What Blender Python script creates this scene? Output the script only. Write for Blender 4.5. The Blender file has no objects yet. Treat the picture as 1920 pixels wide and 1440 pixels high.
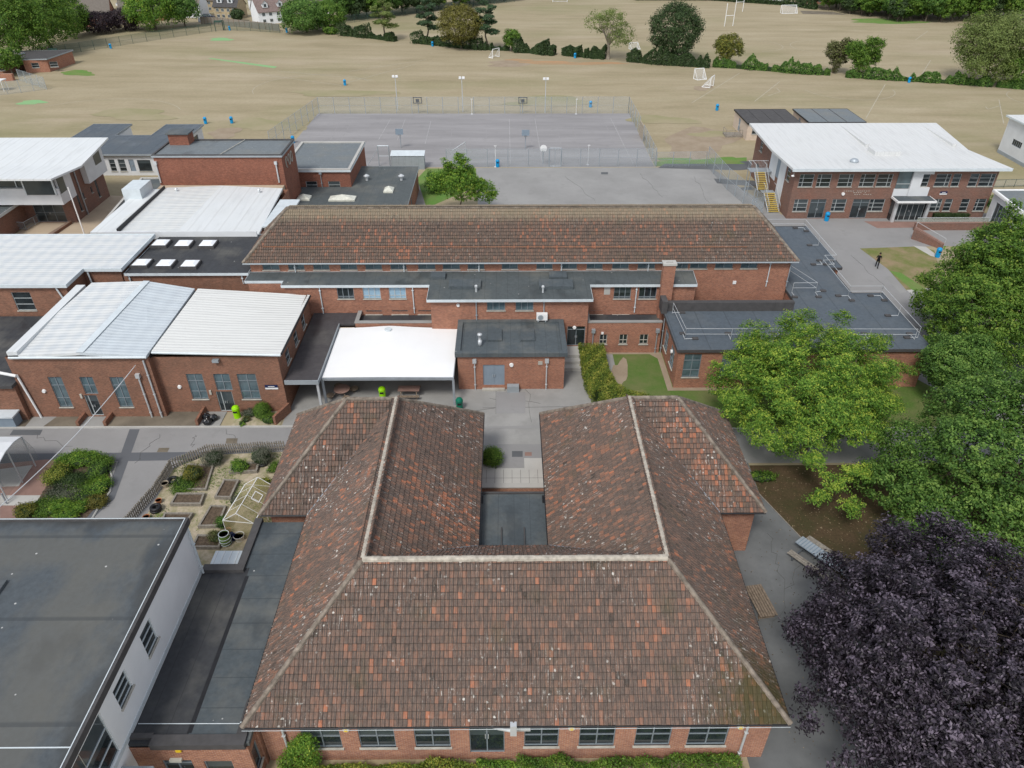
import bpy, bmesh, math, random
import numpy as np
from mathutils import Vector, Matrix
R = math.radians
rnd = random.Random(11)
SC = bpy.context.scene
COL = SC.collection

# ------------------------------------------------------------------ camera
F_PX, CAM_H, PITCH, YAW = 1378.0, 36.0, R(34.67), R(0.41)
cam = bpy.data.cameras.new('camera')
cam.sensor_fit = 'HORIZONTAL'; cam.sensor_width = 36.0
cam.lens = 36.0 * F_PX / 1920.0
cam.clip_start = 0.5; cam.clip_end = 2000
camo = bpy.data.objects.new('camera', cam); COL.objects.link(camo)
camo.location = (0, 0, CAM_H)
camo.rotation_euler = (math.pi / 2 - PITCH, 0, -YAW)
SC.camera = camo
SC.render.resolution_x = 1024; SC.render.resolution_y = 768

# ------------------------------------------------------------------ sky + sun (soft, thin overcast)
SUN_EL, SUN_AZ = 52, 205          # azimuth from +Y clockwise
W = bpy.data.worlds.new('World'); SC.world = W; W.use_nodes = True
nt = W.node_tree; nt.nodes.clear()
sky = nt.nodes.new('ShaderNodeTexSky'); sky.sky_type = 'NISHITA'; sky.sun_disc = False
sky.sun_elevation = R(SUN_EL); sky.sun_rotation = R(SUN_AZ)
sky.air_density = 1.0; sky.dust_density = 1.2; sky.ozone_density = 1.0
hs = nt.nodes.new('ShaderNodeHueSaturation'); hs.inputs['Saturation'].default_value = 0.38
bg = nt.nodes.new('ShaderNodeBackground'); bg.inputs['Strength'].default_value = 0.13
wo = nt.nodes.new('ShaderNodeOutputWorld')
nt.links.new(sky.outputs[0], hs.inputs['Color']); nt.links.new(hs.outputs[0], bg.inputs[0]); nt.links.new(bg.outputs[0], wo.inputs[0])
sl = bpy.data.lights.new('sun', 'SUN'); sl.energy = 1.5; sl.angle = R(14); sl.color = (1.0, 0.97, 0.92)
so = bpy.data.objects.new('sun', sl); COL.objects.link(so)
d = Vector((math.sin(R(SUN_AZ)) * math.cos(R(SUN_EL)), math.cos(R(SUN_AZ)) * math.cos(R(SUN_EL)), math.sin(R(SUN_EL))))
so.rotation_euler = d.to_track_quat('Z', 'Y').to_euler()
vs = SC.view_settings; vs.view_transform = 'Standard'; vs.look = 'None'; vs.exposure = 0.66; vs.gamma = 1.0

# ------------------------------------------------------------------ survey: photo ray -> real point on a known plane
_c, _s = math.cos(PITCH), math.sin(PITCH); _cy, _sy = math.cos(YAW), math.sin(YAW)
def ray(px, py):
    u = (px - 960) / F_PX; v = (720 - py) / F_PX
    y = _c + v * _s; z = -_s + v * _c
    return (u * _cy + y * _sy, -u * _sy + y * _cy, z)
def G(px, py, z=0.0):
    r = ray(px, py); t = (z - CAM_H) / r[2]; return (r[0] * t, r[1] * t)
def WY(px, py, Y):
    r = ray(px, py); t = Y / r[1]; return (r[0] * t, CAM_H + r[2] * t)
def WX(px, py, X):
    r = ray(px, py); t = X / r[0]; return (r[1] * t, CAM_H + r[2] * t)

# ------------------------------------------------------------------ materials
MATS = {}
def lin(c):
    return tuple(((v / 255) / 12.92 if v / 255 <= .04045 else ((v / 255 + .055) / 1.055) ** 2.4) for v in c) + (1,)
class NT:
    def __init__(s, name, rough=.8, spec=.3):
        m = bpy.data.materials.new(name); m.use_nodes = True; s.m = m; s.t = m.node_tree; MATS[name] = m
        s.b = s.t.nodes['Principled BSDF']; s.b.inputs['Roughness'].default_value = rough
        s.b.inputs['Specular IOR Level'].default_value = spec
        s.tc = s.t.nodes.new('ShaderNodeTexCoord')
    def n(s, ty, **k):
        o = s.t.nodes.new(ty)
        for a, b in k.items():
            if a in o.inputs.keys(): o.inputs[a].default_value = b
            else: setattr(o, a, b)
        return o
    def l(s, a, b): s.t.links.new(a, b)
    def noise(s, scale, detail=4, rough=.6, vec=None, stretch=None):
        o = s.n('ShaderNodeTexNoise'); o.inputs['Scale'].default_value = scale; o.inputs['Detail'].default_value = detail
        o.inputs['Roughness'].default_value = rough
        v = vec or s.tc.outputs['Object']
        if stretch:
            mp = s.n('ShaderNodeMapping'); mp.inputs['Scale'].default_value = stretch; s.l(v, mp.inputs[0]); v = mp.outputs[0]
        s.l(v, o.inputs['Vector']); return o.outputs['Fac']
    def ramp(s, fac, stops, interp='LINEAR'):
        o = s.n('ShaderNodeValToRGB'); cr = o.color_ramp; cr.interpolation = interp
        while len(cr.elements) > 1: cr.elements.remove(cr.elements[0])
        for i, (p, c) in enumerate(stops):
            e = cr.elements[0] if i == 0 else cr.elements.new(p)
            e.position = p; e.color = c if len(c) == 4 else tuple(c) + (1,)
        s.l(fac, o.inputs[0]); return o.outputs[0]
    def mix(s, fac, a, b, blend='MIX'):
        o = s.n('ShaderNodeMix'); o.data_type = 'RGBA'; o.blend_type = blend
        if hasattr(fac, 'links'): s.l(fac, o.inputs[0])
        else: o.inputs[0].default_value = fac
        for v, i in ((a, 6), (b, 7)):
            if hasattr(v, 'links'): s.l(v, o.inputs[i])
            else: o.inputs[i].default_value = v if len(v) == 4 else tuple(v) + (1,)
        return o.outputs[2]
    def math(s, op, a, b=0.0):
        o = s.n('ShaderNodeMath'); o.operation = op
        for v, i in ((a, 0), (b, 1)):
            if hasattr(v, 'links'): s.l(v, o.inputs[i])
            else: o.inputs[i].default_value = v
        return o.outputs[0]
    def base(s, c):
        if hasattr(c, 'links'): s.l(c, s.b.inputs['Base Color'])
        else: s.b.inputs['Base Color'].default_value = c if len(c) == 4 else tuple(c) + (1,)
    def bump(s, h, strength=.5, dist=.02):
        o = s.n('ShaderNodeBump'); o.inputs['Strength'].default_value = strength; o.inputs['Distance'].default_value = dist
        s.l(h, o.inputs['Height']); s.l(o.outputs[0], s.b.inputs['Normal'])
def plain(name, c, rough=.7, spec=.3, metal=0, var=.25, scale=1.5):
    m = NT(name, rough, spec)
    n_ = m.noise(scale, 4)
    lo = tuple(v * (1 - var) for v in c[:3]); hi = tuple(min(1, v * (1 + var * .6)) for v in c[:3])
    m.base(m.ramp(n_, [(.3, lo), (.7, hi)])); m.b.inputs['Metallic'].default_value = metal
    return m.m
def brick(name, c1, c2, mortar, tint=(.10, .07, .05), scale=1.0, blotch=.45):
    m = NT(name, .9, .15)
    sp = m.n('ShaderNodeSeparateXYZ'); m.l(m.tc.outputs['Object'], sp.inputs[0])
    u = m.math('ADD', sp.outputs[0], sp.outputs[1])
    cb = m.n('ShaderNodeCombineXYZ'); m.l(u, cb.inputs[0]); m.l(sp.outputs[2], cb.inputs[1])
    b = m.n('ShaderNodeTexBrick'); m.l(cb.outputs[0], b.inputs['Vector'])
    b.inputs['Scale'].default_value = scale; b.inputs['Brick Width'].default_value = .235; b.inputs['Row Height'].default_value = .088
    b.inputs['Mortar Size'].default_value = .009; b.inputs['Mortar Smooth'].default_value = .2; b.inputs['Bias'].default_value = 0
    b.inputs['Color1'].default_value = c1 + (1,); b.inputs['Color2'].default_value = c2 + (1,); b.inputs['Mortar'].default_value = mortar + (1,)
    n1 = m.noise(.55, 5, .65); n2 = m.noise(2.3, 4, .7, stretch=(1, 1, 3))
    f1 = m.ramp(n1, [(.42, (0, 0, 0)), (.68, (1, 1, 1))]); f1 = m.math('MULTIPLY', f1, blotch)
    c = m.mix(f1, b.outputs['Color'], tint)
    n5 = m.noise(5.5, 4, .75, stretch=(1, 1, 2.4)); c = m.mix(m.math('MULTIPLY', m.ramp(n5, [(.38, (1, 1, 1)), (.5, (0, 0, 0))]), .45), c, tuple(v * .5 for v in c2)); c = m.mix(m.math('MULTIPLY', m.ramp(n5, [(.55, (0, 0, 0)), (.68, (1, 1, 1))]), .4), c, tuple(min(1, v * 1.3 + .02) for v in c1))
    f2 = m.math('MULTIPLY', m.ramp(n2, [(.55, (0, 0, 0)), (.75, (1, 1, 1))]), .35)
    c = m.mix(f2, c, tuple(min(1, v * 1.35) for v in c1))
    m.base(c); m.bump(b.outputs['Fac'], -.4, .01)
    return m.m
B_FRONT = brick('brick_front', (.41, .185, .105), (.28, .11, .07), (.40, .33, .27), (.17, .09, .07))
B_MAIN = brick('brick_main', (.385, .160, .094), (.265, .108, .068), (.36, .28, .22), (.17, .085, .065))
B_LEFT = brick('brick_left', (.285, .130, .080), (.20, .092, .060), (.24, .18, .14), (.115, .078, .058))
B_TOWER = brick('brick_tower', (.28, .105, .066), (.205, .078, .052), (.2, .13, .1), (.125, .06, .045))
B_BROWN = brick('brick_brown', (.225, .122, .092), (.165, .098, .078), (.19, .15, .125), (.26, .105, .068), blotch=.35)

def tiles(name, dark, mid, warm, hot, lichen=.5, pale=0, moss=None):
    m = NT(name, .92, .12)
    at = m.n('ShaderNodeAttribute'); at.attribute_name = 'tone'
    tu = m.n('ShaderNodeAttribute'); tu.attribute_name = 'tuv'; tv = tu.outputs['Vector']
    n0 = m.noise(.30, 4, .6)
    t = m.math('ADD', at.outputs['Fac'], m.math('MULTIPLY', m.math('SUBTRACT', n0, .5), .7))
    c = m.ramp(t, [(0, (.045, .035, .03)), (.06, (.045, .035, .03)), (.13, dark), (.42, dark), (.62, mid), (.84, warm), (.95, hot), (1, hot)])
    # weathering runs down each column of tiles
    st = m.noise(1.0, 5, .7, vec=tv, stretch=(3.4, .55, 1)); c = m.mix(m.math('MULTIPLY', m.ramp(st, [(.42, (1, 1, 1)), (.50, (0, 0, 0))]), .55), c, (.060, .052, .047))
    c = m.mix(m.math('MULTIPLY', m.ramp(st, [(.53, (0, 0, 0)), (.61, (1, 1, 1))]), .55), c, (.265, .15, .105))
    g_ = m.noise(11, 5, .75); c = m.mix(m.math('MULTIPLY', m.ramp(g_, [(.40, (0, 0, 0)), (.7, (1, 1, 1))]), .42), c, (.19, .165, .14))
    zone = m.ramp(m.noise(.19, 4), [(.44, (.05, .05, .05)), (.55, (1, 1, 1))])
    v = m.n('ShaderNodeTexVoronoi'); v.inputs['Scale'].default_value = 2.3; m.l(m.tc.outputs['Object'], v.inputs['Vector'])
    dd = m.math('ADD', v.outputs['Distance'], m.math('MULTIPLY', m.noise(9, 4, .8), .55))
    spot = m.ramp(dd, [(.37, (1, 1, 1)), (.43, (0, 0, 0))])
    c = m.mix(m.math('MULTIPLY', m.math('MULTIPLY', spot, zone), lichen), c, (.55, .53, .48))
    s2 = m.noise(1.0, 6, .8, vec=tv, stretch=(1.9, .38, 1)); s2 = m.ramp(m.math('ADD', s2, m.math('MULTIPLY', m.noise(13, 4, .8), .22)), [(.685, (0, 0, 0)), (.74, (1, 1, 1))])
    c = m.mix(m.math('MULTIPLY', m.math('MULTIPLY', s2, zone), lichen), c, (.50, .48, .44))
    n4 = m.noise(.5, 3); c = m.mix(m.math('MULTIPLY', m.ramp(n4, [(.58, (0, 0, 0)), (.78, (1, 1, 1))]), .3), c, (.07, .075, .03))
    # shadow and grime at each course lap, painted in as a dark line
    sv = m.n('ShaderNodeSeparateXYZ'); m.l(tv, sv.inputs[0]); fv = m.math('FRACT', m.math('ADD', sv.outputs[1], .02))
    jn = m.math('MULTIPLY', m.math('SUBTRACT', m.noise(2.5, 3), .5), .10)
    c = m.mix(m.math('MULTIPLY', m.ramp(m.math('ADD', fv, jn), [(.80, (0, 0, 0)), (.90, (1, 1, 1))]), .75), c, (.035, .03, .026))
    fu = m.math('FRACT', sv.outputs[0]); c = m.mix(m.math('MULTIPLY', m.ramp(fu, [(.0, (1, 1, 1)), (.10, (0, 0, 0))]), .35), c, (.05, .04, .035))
    if moss:
        vd = m.n('ShaderNodeVectorMath'); vd.operation = 'DISTANCE'; m.l(m.tc.outputs['Object'], vd.inputs[0]); vd.inputs[1].default_value = moss
        ms = m.math('ADD', m.math('MULTIPLY', vd.outputs['Value'], .28), m.math('MULTIPLY', m.math('SUBTRACT', m.noise(2.2, 5, .8, stretch=(1.6, .5, .5)), .5), 2.0))
        c = m.mix(m.math('MULTIPLY', m.ramp(ms, [(.25, (1, 1, 1)), (.85, (0, 0, 0))]), .8), c, (.055, .05, .018))
    if pale:
        sp = m.n('ShaderNodeSeparateXYZ'); m.l(m.tc.outputs['Object'], sp.inputs[0])
        zz = m.math('ADD', m.math('MULTIPLY', m.math('SUBTRACT', sp.outputs[2], 9.75), .65), m.math('MULTIPLY', m.noise(1.0, 4, .8, vec=tv, stretch=(1.6, .25, 1)), 1.3))
        c = m.mix(m.math('MULTIPLY', m.ramp(zz, [(.62, (0, 0, 0)), (1.0, (1, 1, 1))]), pale), c, (.34, .29, .20))
    m.base(c)
    return m.m
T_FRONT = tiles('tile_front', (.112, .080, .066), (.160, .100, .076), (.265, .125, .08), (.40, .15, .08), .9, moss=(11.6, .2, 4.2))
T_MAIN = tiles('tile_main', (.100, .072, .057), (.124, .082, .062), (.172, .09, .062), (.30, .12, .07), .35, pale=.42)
plain('ridge_cap', (.22, .185, .15), .9, .1, var=.5, scale=3)
plain('ridge_pale', (.42, .38, .32), .9, .1, var=.35, scale=4)
plain('lead', (.22, .25, .28), .5, .4)

def felt(name, c, seam=(1, 0), gap=1.0, stain=(.2, .19, .16), amt=.5, spots=True, puddle=.5, edges=None):
    m = NT(name, .75, .35)
    n1 = m.noise(.28, 5, .6); n2 = m.noise(3.5, 5, .7)
    lo = tuple(v * .78 for v in c); hi = tuple(v * 1.18 for v in c)
    col = m.ramp(n2, [(.25, lo), (.75, hi)])
    col = m.mix(m.math('MULTIPLY', m.ramp(n1, [(.48, (0, 0, 0)), (.7, (1, 1, 1))]), amt), col, stain)
    n3 = m.noise(.45, 4, .6, stretch=(1, .6, 1)); col = m.mix(m.math('MULTIPLY', m.ramp(n3, [(.56, (0, 0, 0)), (.66, (1, 1, 1))]), puddle), col, tuple(v * .5 for v in c))
    sp = m.n('ShaderNodeSeparateXYZ'); m.l(m.tc.outputs['Object'], sp.inputs[0])
    ax = sp.outputs[0] if seam[0] else sp.outputs[1]
    if edges:
        xr, yt = edges; nz = m.math('MULTIPLY', m.math('SUBTRACT', m.noise(.32, 5, .7, stretch=(1, .45, 1)), .5), 9.0)
        dm = m.math('MINIMUM', m.math('MULTIPLY', m.math('SUBTRACT', xr, sp.outputs[0]), 1.0), m.math('MULTIPLY', m.math('SUBTRACT', yt, sp.outputs[1]), 1.5))
        e1 = m.ramp(m.math('MULTIPLY', m.math('ADD', dm, nz), .14), [(.05, (0, 0, 0)), (.28, (1, 1, 1)), (.55, (1, 1, 1)), (.85, (0, 0, 0))])
        col = m.mix(m.math('MULTIPLY', e1, .5), col, stain); e2 = m.ramp(m.math('MULTIPLY', m.math('ADD', dm, m.math('MULTIPLY', nz, .5)), .5), [(.0, (1, 1, 1)), (.35, (0, 0, 0))]); col = m.mix(m.math('MULTIPLY', e2, .65), col, (.045, .045, .042))
    fr = m.math('FRACT', m.math('DIVIDE', ax, gap)); ln = m.ramp(fr, [(.0, (1, 1, 1)), (.03, (1, 1, 1)), (.05, (0, 0, 0))])
    col = m.mix(m.math('MULTIPLY', ln, .45), col, tuple(v * .45 for v in c))
    if spots:
        v = m.n('ShaderNodeTexVoronoi'); v.inputs['Scale'].default_value = .9; m.l(m.tc.outputs['Object'], v.inputs['Vector'])
        col = m.mix(m.math('MULTIPLY', m.ramp(v.outputs['Distance'], [(.035, (1, 1, 1)), (.055, (0, 0, 0))]), .8), col, (.5, .5, .48))
    m.base(col); m.l(m.ramp(n3, [(.5, (.8, .8, .8)), (.66, (.45, .45, .45))]), m.b.inputs['Roughness'])
    return m.m
felt('felt_slate', (.075, .090, .098), (1, 0), 1.0)
felt('felt_slate_y', (.068, .082, .090), (0, 1), 1.6)
felt('felt_hall', (.070, .082, .091), (0, 1), 5.2, stain=(.125, .118, .098), amt=.3, puddle=.6, edges=(0.0, 6.5))
felt('felt_black', (.042, .044, .048), (1, 0), 1.0, amt=.35)
felt('felt_brown', (.062, .057, .060), (0, 1), .9, amt=.2, spots=False)
felt('felt_blue', (.082, .100, .118), (1, 0), 2.6, amt=.15, spots=False, puddle=.2)
felt('felt_green', (.078, .090, .092), (1, 0), 1.0, stain=(.17, .165, .14))
felt('felt_pale', (.15, .17, .18), (0, 1), 1.0, amt=.4)

def metalroof(name, c, grid=.0, rib=.3, axis=0, dirt=.25):
    m = NT(name, .45, .4)
    sp = m.n('ShaderNodeSeparateXYZ'); m.l(m.tc.outputs['Object'], sp.inputs[0])
    a = sp.outputs[axis]; o_ = sp.outputs[1 - axis]
    nd = m.noise(1.0, 5, .7, stretch=((.25, 2.2, 1) if axis else (2.2, .25, 1))); c = m.mix(m.math('MULTIPLY', m.ramp(nd, [(.5, (0, 0, 0)), (.68, (1, 1, 1))]), .4), c, tuple(v * .72 for v in c))
    rf = m.math('FRACT', m.math('DIVIDE', a, rib)); line = m.ramp(rf, [(.0, (1, 1, 1)), (.08, (1, 1, 1)), (.16, (0, 0, 0))])
    col = m.mix(m.math('MULTIPLY', line, .26), c, (.36, .37, .36))
    n1 = m.noise(.5, 5, .65); col = m.mix(m.math('MULTIPLY', m.ramp(n1, [(.4, (0, 0, 0)), (.75, (1, 1, 1))]), dirt), col, (.5, .49, .44))
    if grid:
        g1 = m.math('SINE', m.math('MULTIPLY', a, 4.2)); g2 = m.math('SINE', m.math('MULTIPLY', o_, 5.2))
        g = m.math('MULTIPLY', m.math('ADD', m.math('ADD', g1, g2), m.math('MULTIPLY', m.noise(.9, 3), 3)), .25)
        col = m.mix(m.math('MULTIPLY', m.ramp(g, [(.1, (0, 0, 0)), (.8, (1, 1, 1))]), grid), col, (.43, .47, .50))
    m.base(col)
    wv = m.math('SINE', m.math('MULTIPLY', a, 2 * math.pi / rib)); m.bump(wv, .5, .03)
    return m.m
metalroof('metal_white', (.62, .63, .61), .3, .45, 1, .12)
metalroof('metal_white_b2', (.58, .585, .575), 0, .9, 0, .15)
metalroof('metal_ribbed', (.66, .66, .63), 0, .42, 1, .10)
metalroof('metal_blotch', (.62, .63, .62), .6, .42, 1, .22)
metalroof('metal_blue', (.52, .57, .60), .6, .42, 1, .15)
metalroof('metal_seam', (.62, .64, .64), .0, 1.5, 0, .15)
plain('canopy_white', (.80, .80, .79), .5, .3, var=.03, scale=.4)
plain('render_white', (.60, .615, .625), .8, .2, var=.08, scale=.6)
plain('wall_white', (.76, .775, .785), .8, .2, var=.06, scale=.5)
plain('render_cream', (.55, .45, .36), .85, .2, var=.1)
plain('white_paint', (.75, .75, .74), .5, .4, var=.08)
plain('fascia_grey', (.28, .31, .33), .5, .4, var=.1)
plain('fascia_pale', (.55, .60, .62), .5, .4, var=.1)
plain('frame_grey', (.19, .22, .24), .4, .5, var=.08)
plain('frame_dark', (.09, .10, .11), .4, .5, var=.08)
plain('frame_white', (.40, .43, .43), .4, .5, var=.05)
plain('sill', (.42, .40, .35), .85, .2, var=.2)
plain('door_blue', (.21, .26, .31), .5, .4, var=.08)
plain('steel', (.38, .42, .45), .45, .5, metal=.4, var=.15)
plain('steel_light', (.55, .57, .58), .4, .5, metal=.3, var=.1)
plain('black_rubber', (.015, .015, .017), .5, .4, var=.3)
plain('bin_bag', (.010, .011, .013), .25, .6, var=.3)
plain('bin_blue', (.0, .26, .55), .4, .4, var=.1)
plain('bin_lime', (.28, .62, .0), .4, .4, var=.1)
plain('bin_green', (.0, .14, .085), .4, .4, var=.1)
plain('timber', (.22, .17, .125), .85, .2, var=.35, scale=6)
plain('timber_grey', (.25, .225, .19), .85, .2, var=.35, scale=6)
plain('timber_pale', (.40, .34, .26), .85, .2, var=.3, scale=5)
plain('soil', (.115, .085, .06), .95, .1, var=.5, scale=8)
plain('terracotta', (.42, .17, .08), .8, .2)
plain('bark', (.13, .105, .08), .9, .1, var=.4, scale=8)
plain('bark_pale', (.26, .225, .18), .9, .1, var=.4, scale=8)
plain('yellow', (.46, .34, .09), .7, .2, var=.15)
plain('sign_navy', (.01, .02, .075), .4, .4, var=.1)
plain('sign_yellow', (.75, .5, .02), .5, .3, var=.05)
plain('cloth_black', (.012, .012, .014), .9, .1)
plain('skin', (.45, .25, .17), .6, .3, var=.05)
plain('hair', (.03, .02, .015), .7, .3)
plain('car_dark', (.012, .016, .035), .25, .6)
plain('car_white', (.6, .6, .6), .25, .6)
plain('slate_roof', (.075, .072, .072), .8, .2, var=.2, scale=2)
plain('roof_grey', (.16, .14, .12), .85, .2, var=.15, scale=2)
plain('roof_pinkish', (.20, .15, .135), .85, .2, var=.25, scale=3)
plain('stone_buff', (.42, .34, .22), .9, .1, var=.2, scale=2)
plain('fence_green', (.03, .07, .055), .5, .4)
plain('dome', (.80, .82, .84), .3, .5, var=.04)
plain('dirty_dome', (.6, .6, .52), .4, .4, var=.2, scale=3)
def glass(name, c=(.012, .016, .018), rough=.06, c2=None):
    m = NT(name, rough, .6)
    base_ = m.ramp(m.noise(.9, 3), [(.35, c), (.7, c2 or tuple(v * 2.5 for v in c))])
    oi = m.n('ShaderNodeObjectInfo'); sp = m.n('ShaderNodeSeparateXYZ'); m.l(m.tc.outputs['Object'], sp.inputs[0])
    lim = m.math('MULTIPLY', oi.outputs['Random'], 1.6); bl = m.ramp(m.math('SUBTRACT', sp.outputs[2], m.math('ADD', lim, .45)), [(.0, (0, 0, 0)), (.02, (1, 1, 1))])
    m.base(m.mix(m.math('MULTIPLY', bl,   .32 if c2 is None else 0.0), base_, (.13, .16, .17))); return m.m
glass('pane_dark'); glass('pane_blind', (.20, .33, .44), .2, (.28, .42, .52)); glass('pane_mid', (.05, .075, .085), .1)
def veil(name, c, fac):
    m = NT(name, .6, .2); m.base(c)
    tr = m.n('ShaderNodeBsdfTransparent'); mx = m.n('ShaderNodeMixShader'); mx.inputs[0].default_value = fac
    m.l(tr.outputs[0], mx.inputs[1]); m.l(m.b.outputs[0], mx.inputs[2])
    m.l(mx.outputs[0], m.t.nodes['Material Output'].inputs[0]); return m.m
veil('mesh_grey', (.36, .42, .45), .22); veil('mesh_near', (.34, .38, .40), .32)
veil('mesh_green', (.03, .08, .06), .30); veil('net', (.7, .7, .7), .22)
veil('poly_clear', (.42, .37, .19), .36); veil('perspex', (.42, .44, .38), .42); veil('perspex_side', (.35, .38, .36), .22)

# ground materials
def ground_mat():
    m = NT('dry_grass', .95, .1)
    n1 = m.noise(.018, 6, .62, stretch=(1, 1.6, 1)); n2 = m.noise(.11, 6, .7, stretch=(.35, 1.3, 1)); n3 = m.noise(1.6, 5, .75)
    c = m.ramp(n2, [(.30, (.262, .222, .138)), (.45, (.322, .270, .175)), (.60, (.360, .305, .205)), (.8, (.42, .36, .255))])
    c = m.mix(m.math('MULTIPLY', m.ramp(n1, [(.50, (0, 0, 0)), (.70, (1, 1, 1))]), .6), c, (.205, .205, .095))
    c = m.mix(m.math('MULTIPLY', m.ramp(n3, [(.3, (1, 1, 1)), (.6, (0, 0, 0))]), .28), c, (.17, .145, .09))
    sp = m.n('ShaderNodeSeparateXYZ'); m.l(m.tc.outputs['Object'], sp.inputs[0])
    mow = m.math('SINE', m.math('ADD', m.math('MULTIPLY', sp.outputs[1], 1.15), m.math('ADD', m.math('MULTIPLY', sp.outputs[0], .12), m.math('MULTIPLY', m.noise(.05, 3), 6))))
    c = m.mix(m.math('MULTIPLY', m.ramp(mow, [(.3, (0, 0, 0)), (.9, (1, 1, 1))]), .10), c, (.20, .18, .10))
    n6 = m.noise(.045, 5, .7, stretch=(.5, 1.6, 1)); c = m.mix(m.math('MULTIPLY', m.ramp(n6, [(.56, (0, 0, 0)), (.70, (1, 1, 1))]), .45), c, (.40, .33, .25))
    m.base(c); return m.m
ground_mat()
def turf(name, a, b, dry, dryamt, sc=.35):
    m = NT(name, .95, .1); n1 = m.noise(sc, 5, .65); n2 = m.noise(6, 5, .75)
    c = m.ramp(n2, [(.3, a), (.7, b)]); c = m.mix(m.math('MULTIPLY', m.ramp(n1, [(.40, (0, 0, 0)), (.62, (1, 1, 1))]), dryamt), c, dry)
    m.base(c); m.bump(n2, .5, .05); return m.m
turf('green_grass', (.07, .13, .028), (.105, .165, .04), (.17, .16, .075), .6)
turf('worn_grass', (.12, .14, .045), (.17, .19, .06), (.27, .205, .125), 1.0)
turf('faded_grass', (.245, .23, .125), (.28, .255, .145), (.33, .28, .185), .8, .1)
turf('bright_grass', (.10, .20, .04), (.13, .24, .06), (.19, .20, .08), .6)
turf('strip_green', (.19, .36, .16), (.23, .42, .20), (.26, .34, .17), .4)
turf('bare_earth', (.25, .195, .135), (.29, .23, .165), (.33, .27, .20), .8)
turf('leaf_litter', (.06, .042, .024), (.11, .075, .045), (.045, .05, .02), .6, .6)
turf('gravel', (.36, .30, .215), (.50, .425, .32), (.20, .195, .09), .7, 1.3)
turf('orange_wear', (.36, .21, .11), (.42, .26, .15), (.30, .23, .14), .9, .12)
def tarmac(name, c, patch=.3, sc=.15, stain=None, streak=None):
    m = NT(name, .9, .2); n1 = m.noise(sc, 5, .6, stretch=streak); n2 = m.noise(5, 5, .8)
    col = m.ramp(n1, [(.35, tuple(v * (1 - patch * .5) for v in c)), (.65, tuple(v * (1 + patch * .45) for v in c))])
    col = m.mix(m.math('MULTIPLY', n2, .3), col, tuple(v * .6 for v in c))
    n3 = m.noise(.5, 4, .7); col = m.mix(m.math('MULTIPLY', m.ramp(n3, [(.56, (0, 0, 0)), (.72, (1, 1, 1))]), .35), col, stain or tuple(v * .65 for v in c))
    m.base(col); return m.m
tarmac('court_tarmac', (.278, .268, .268), .35, .12, streak=(.35, 2.2, 1))
tarmac('yard_tarmac', (.285, .28, .27), .25)
tarmac('road_tarmac', (.27, .265, .26), .2)
tarmac('path_dark', (.115, .12, .125), .3)
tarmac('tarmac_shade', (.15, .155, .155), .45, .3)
tarmac('trench_patch', (.12, .125, .135), .15)
tarmac('concrete', (.295, .29, .275), .3, .3)
tarmac('concrete_pale', (.46, .45, .42), .2, .3)
tarmac('sand_paving', (.46, .37, .27), .15, .4)
tarmac('stained_apron', (.17, .145, .11), .6, .4, (.08, .08, .06))
tarmac('brick_paving', (.27, .17, .14), .25, .8)
tarmac('line_white', (.35, .345, .34), .3, .8)
tarmac('line_faint', (.29, .28, .28), .3, .8)
tarmac('grass_line', (.40, .36, .28), .3, .8)
tarmac('crack', (.09, .09, .085), .3)

def leafmat(name, stops, trans=.25, rough=.55):
    m = NT(name, rough, .25)
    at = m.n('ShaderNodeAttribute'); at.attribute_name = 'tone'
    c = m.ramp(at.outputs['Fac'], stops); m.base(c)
    tl = m.n('ShaderNodeBsdfTranslucent'); m.l(c, tl.inputs[0])
    mx = m.n('ShaderNodeMixShader'); mx.inputs[0].default_value = trans
    m.l(m.b.outputs[0], mx.inputs[1]); m.l(tl.outputs[0], mx.inputs[2]); m.l(mx.outputs[0], m.t.nodes['Material Output'].inputs[0])
    return m.m
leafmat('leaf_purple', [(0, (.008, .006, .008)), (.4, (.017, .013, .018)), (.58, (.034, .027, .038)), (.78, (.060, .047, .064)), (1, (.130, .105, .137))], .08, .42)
leafmat('leaf_robinia', [(0, (.055, .125, .018)), (.35, (.115, .24, .034)), (.64, (.215, .37, .05)), (1, (.46, .54, .08))], .45)
leafmat('leaf_mid', [(0, (.035, .085, .013)), (.4, (.10, .195, .028)), (.72, (.18, .30, .045)), (1, (.30, .38, .07))], .42)
leafmat('leaf_deep', [(0, (.03, .075, .015)), (.40, (.085, .178, .034)), (.72, (.155, .275, .055)), (1, (.25, .37, .08))], .4)
leafmat('leaf_dark', [(0, (.022, .042, .013)), (.6, (.045, .08, .025)), (1, (.085, .125, .04))], .2)
leafmat('leaf_conifer', [(0, (.03, .06, .028)), (.6, (.055, .10, .045)), (1, (.09, .15, .06))], .15)
leafmat('leaf_olive', [(0, (.08, .08, .018)), (.6, (.15, .14, .028)), (1, (.24, .21, .05))], .25)
leafmat('leaf_gold', [(0, (.07, .09, .02)), (.6, (.16, .17, .03)), (1, (.33, .27, .04))], .3)
leafmat('leaf_pale', [(0, (.09, .13, .035)), (.6, (.17, .22, .06)), (1, (.27, .31, .10))], .3)
leafmat('leaf_hedge', [(0, (.06, .10, .014)), (.4, (.14, .20, .03)), (.7, (.30, .32, .05)), (1, (.50, .44, .10))], .3)
leafmat('leaf_browning', [(0, (.08, .07, .035)), (.6, (.13, .14, .05)), (1, (.16, .21, .05))], .25)
leafmat('leaf_copper', [(0, (.018, .012, .016)), (.6, (.038, .024, .03)), (1, (.06, .045, .04))], .1)
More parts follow.
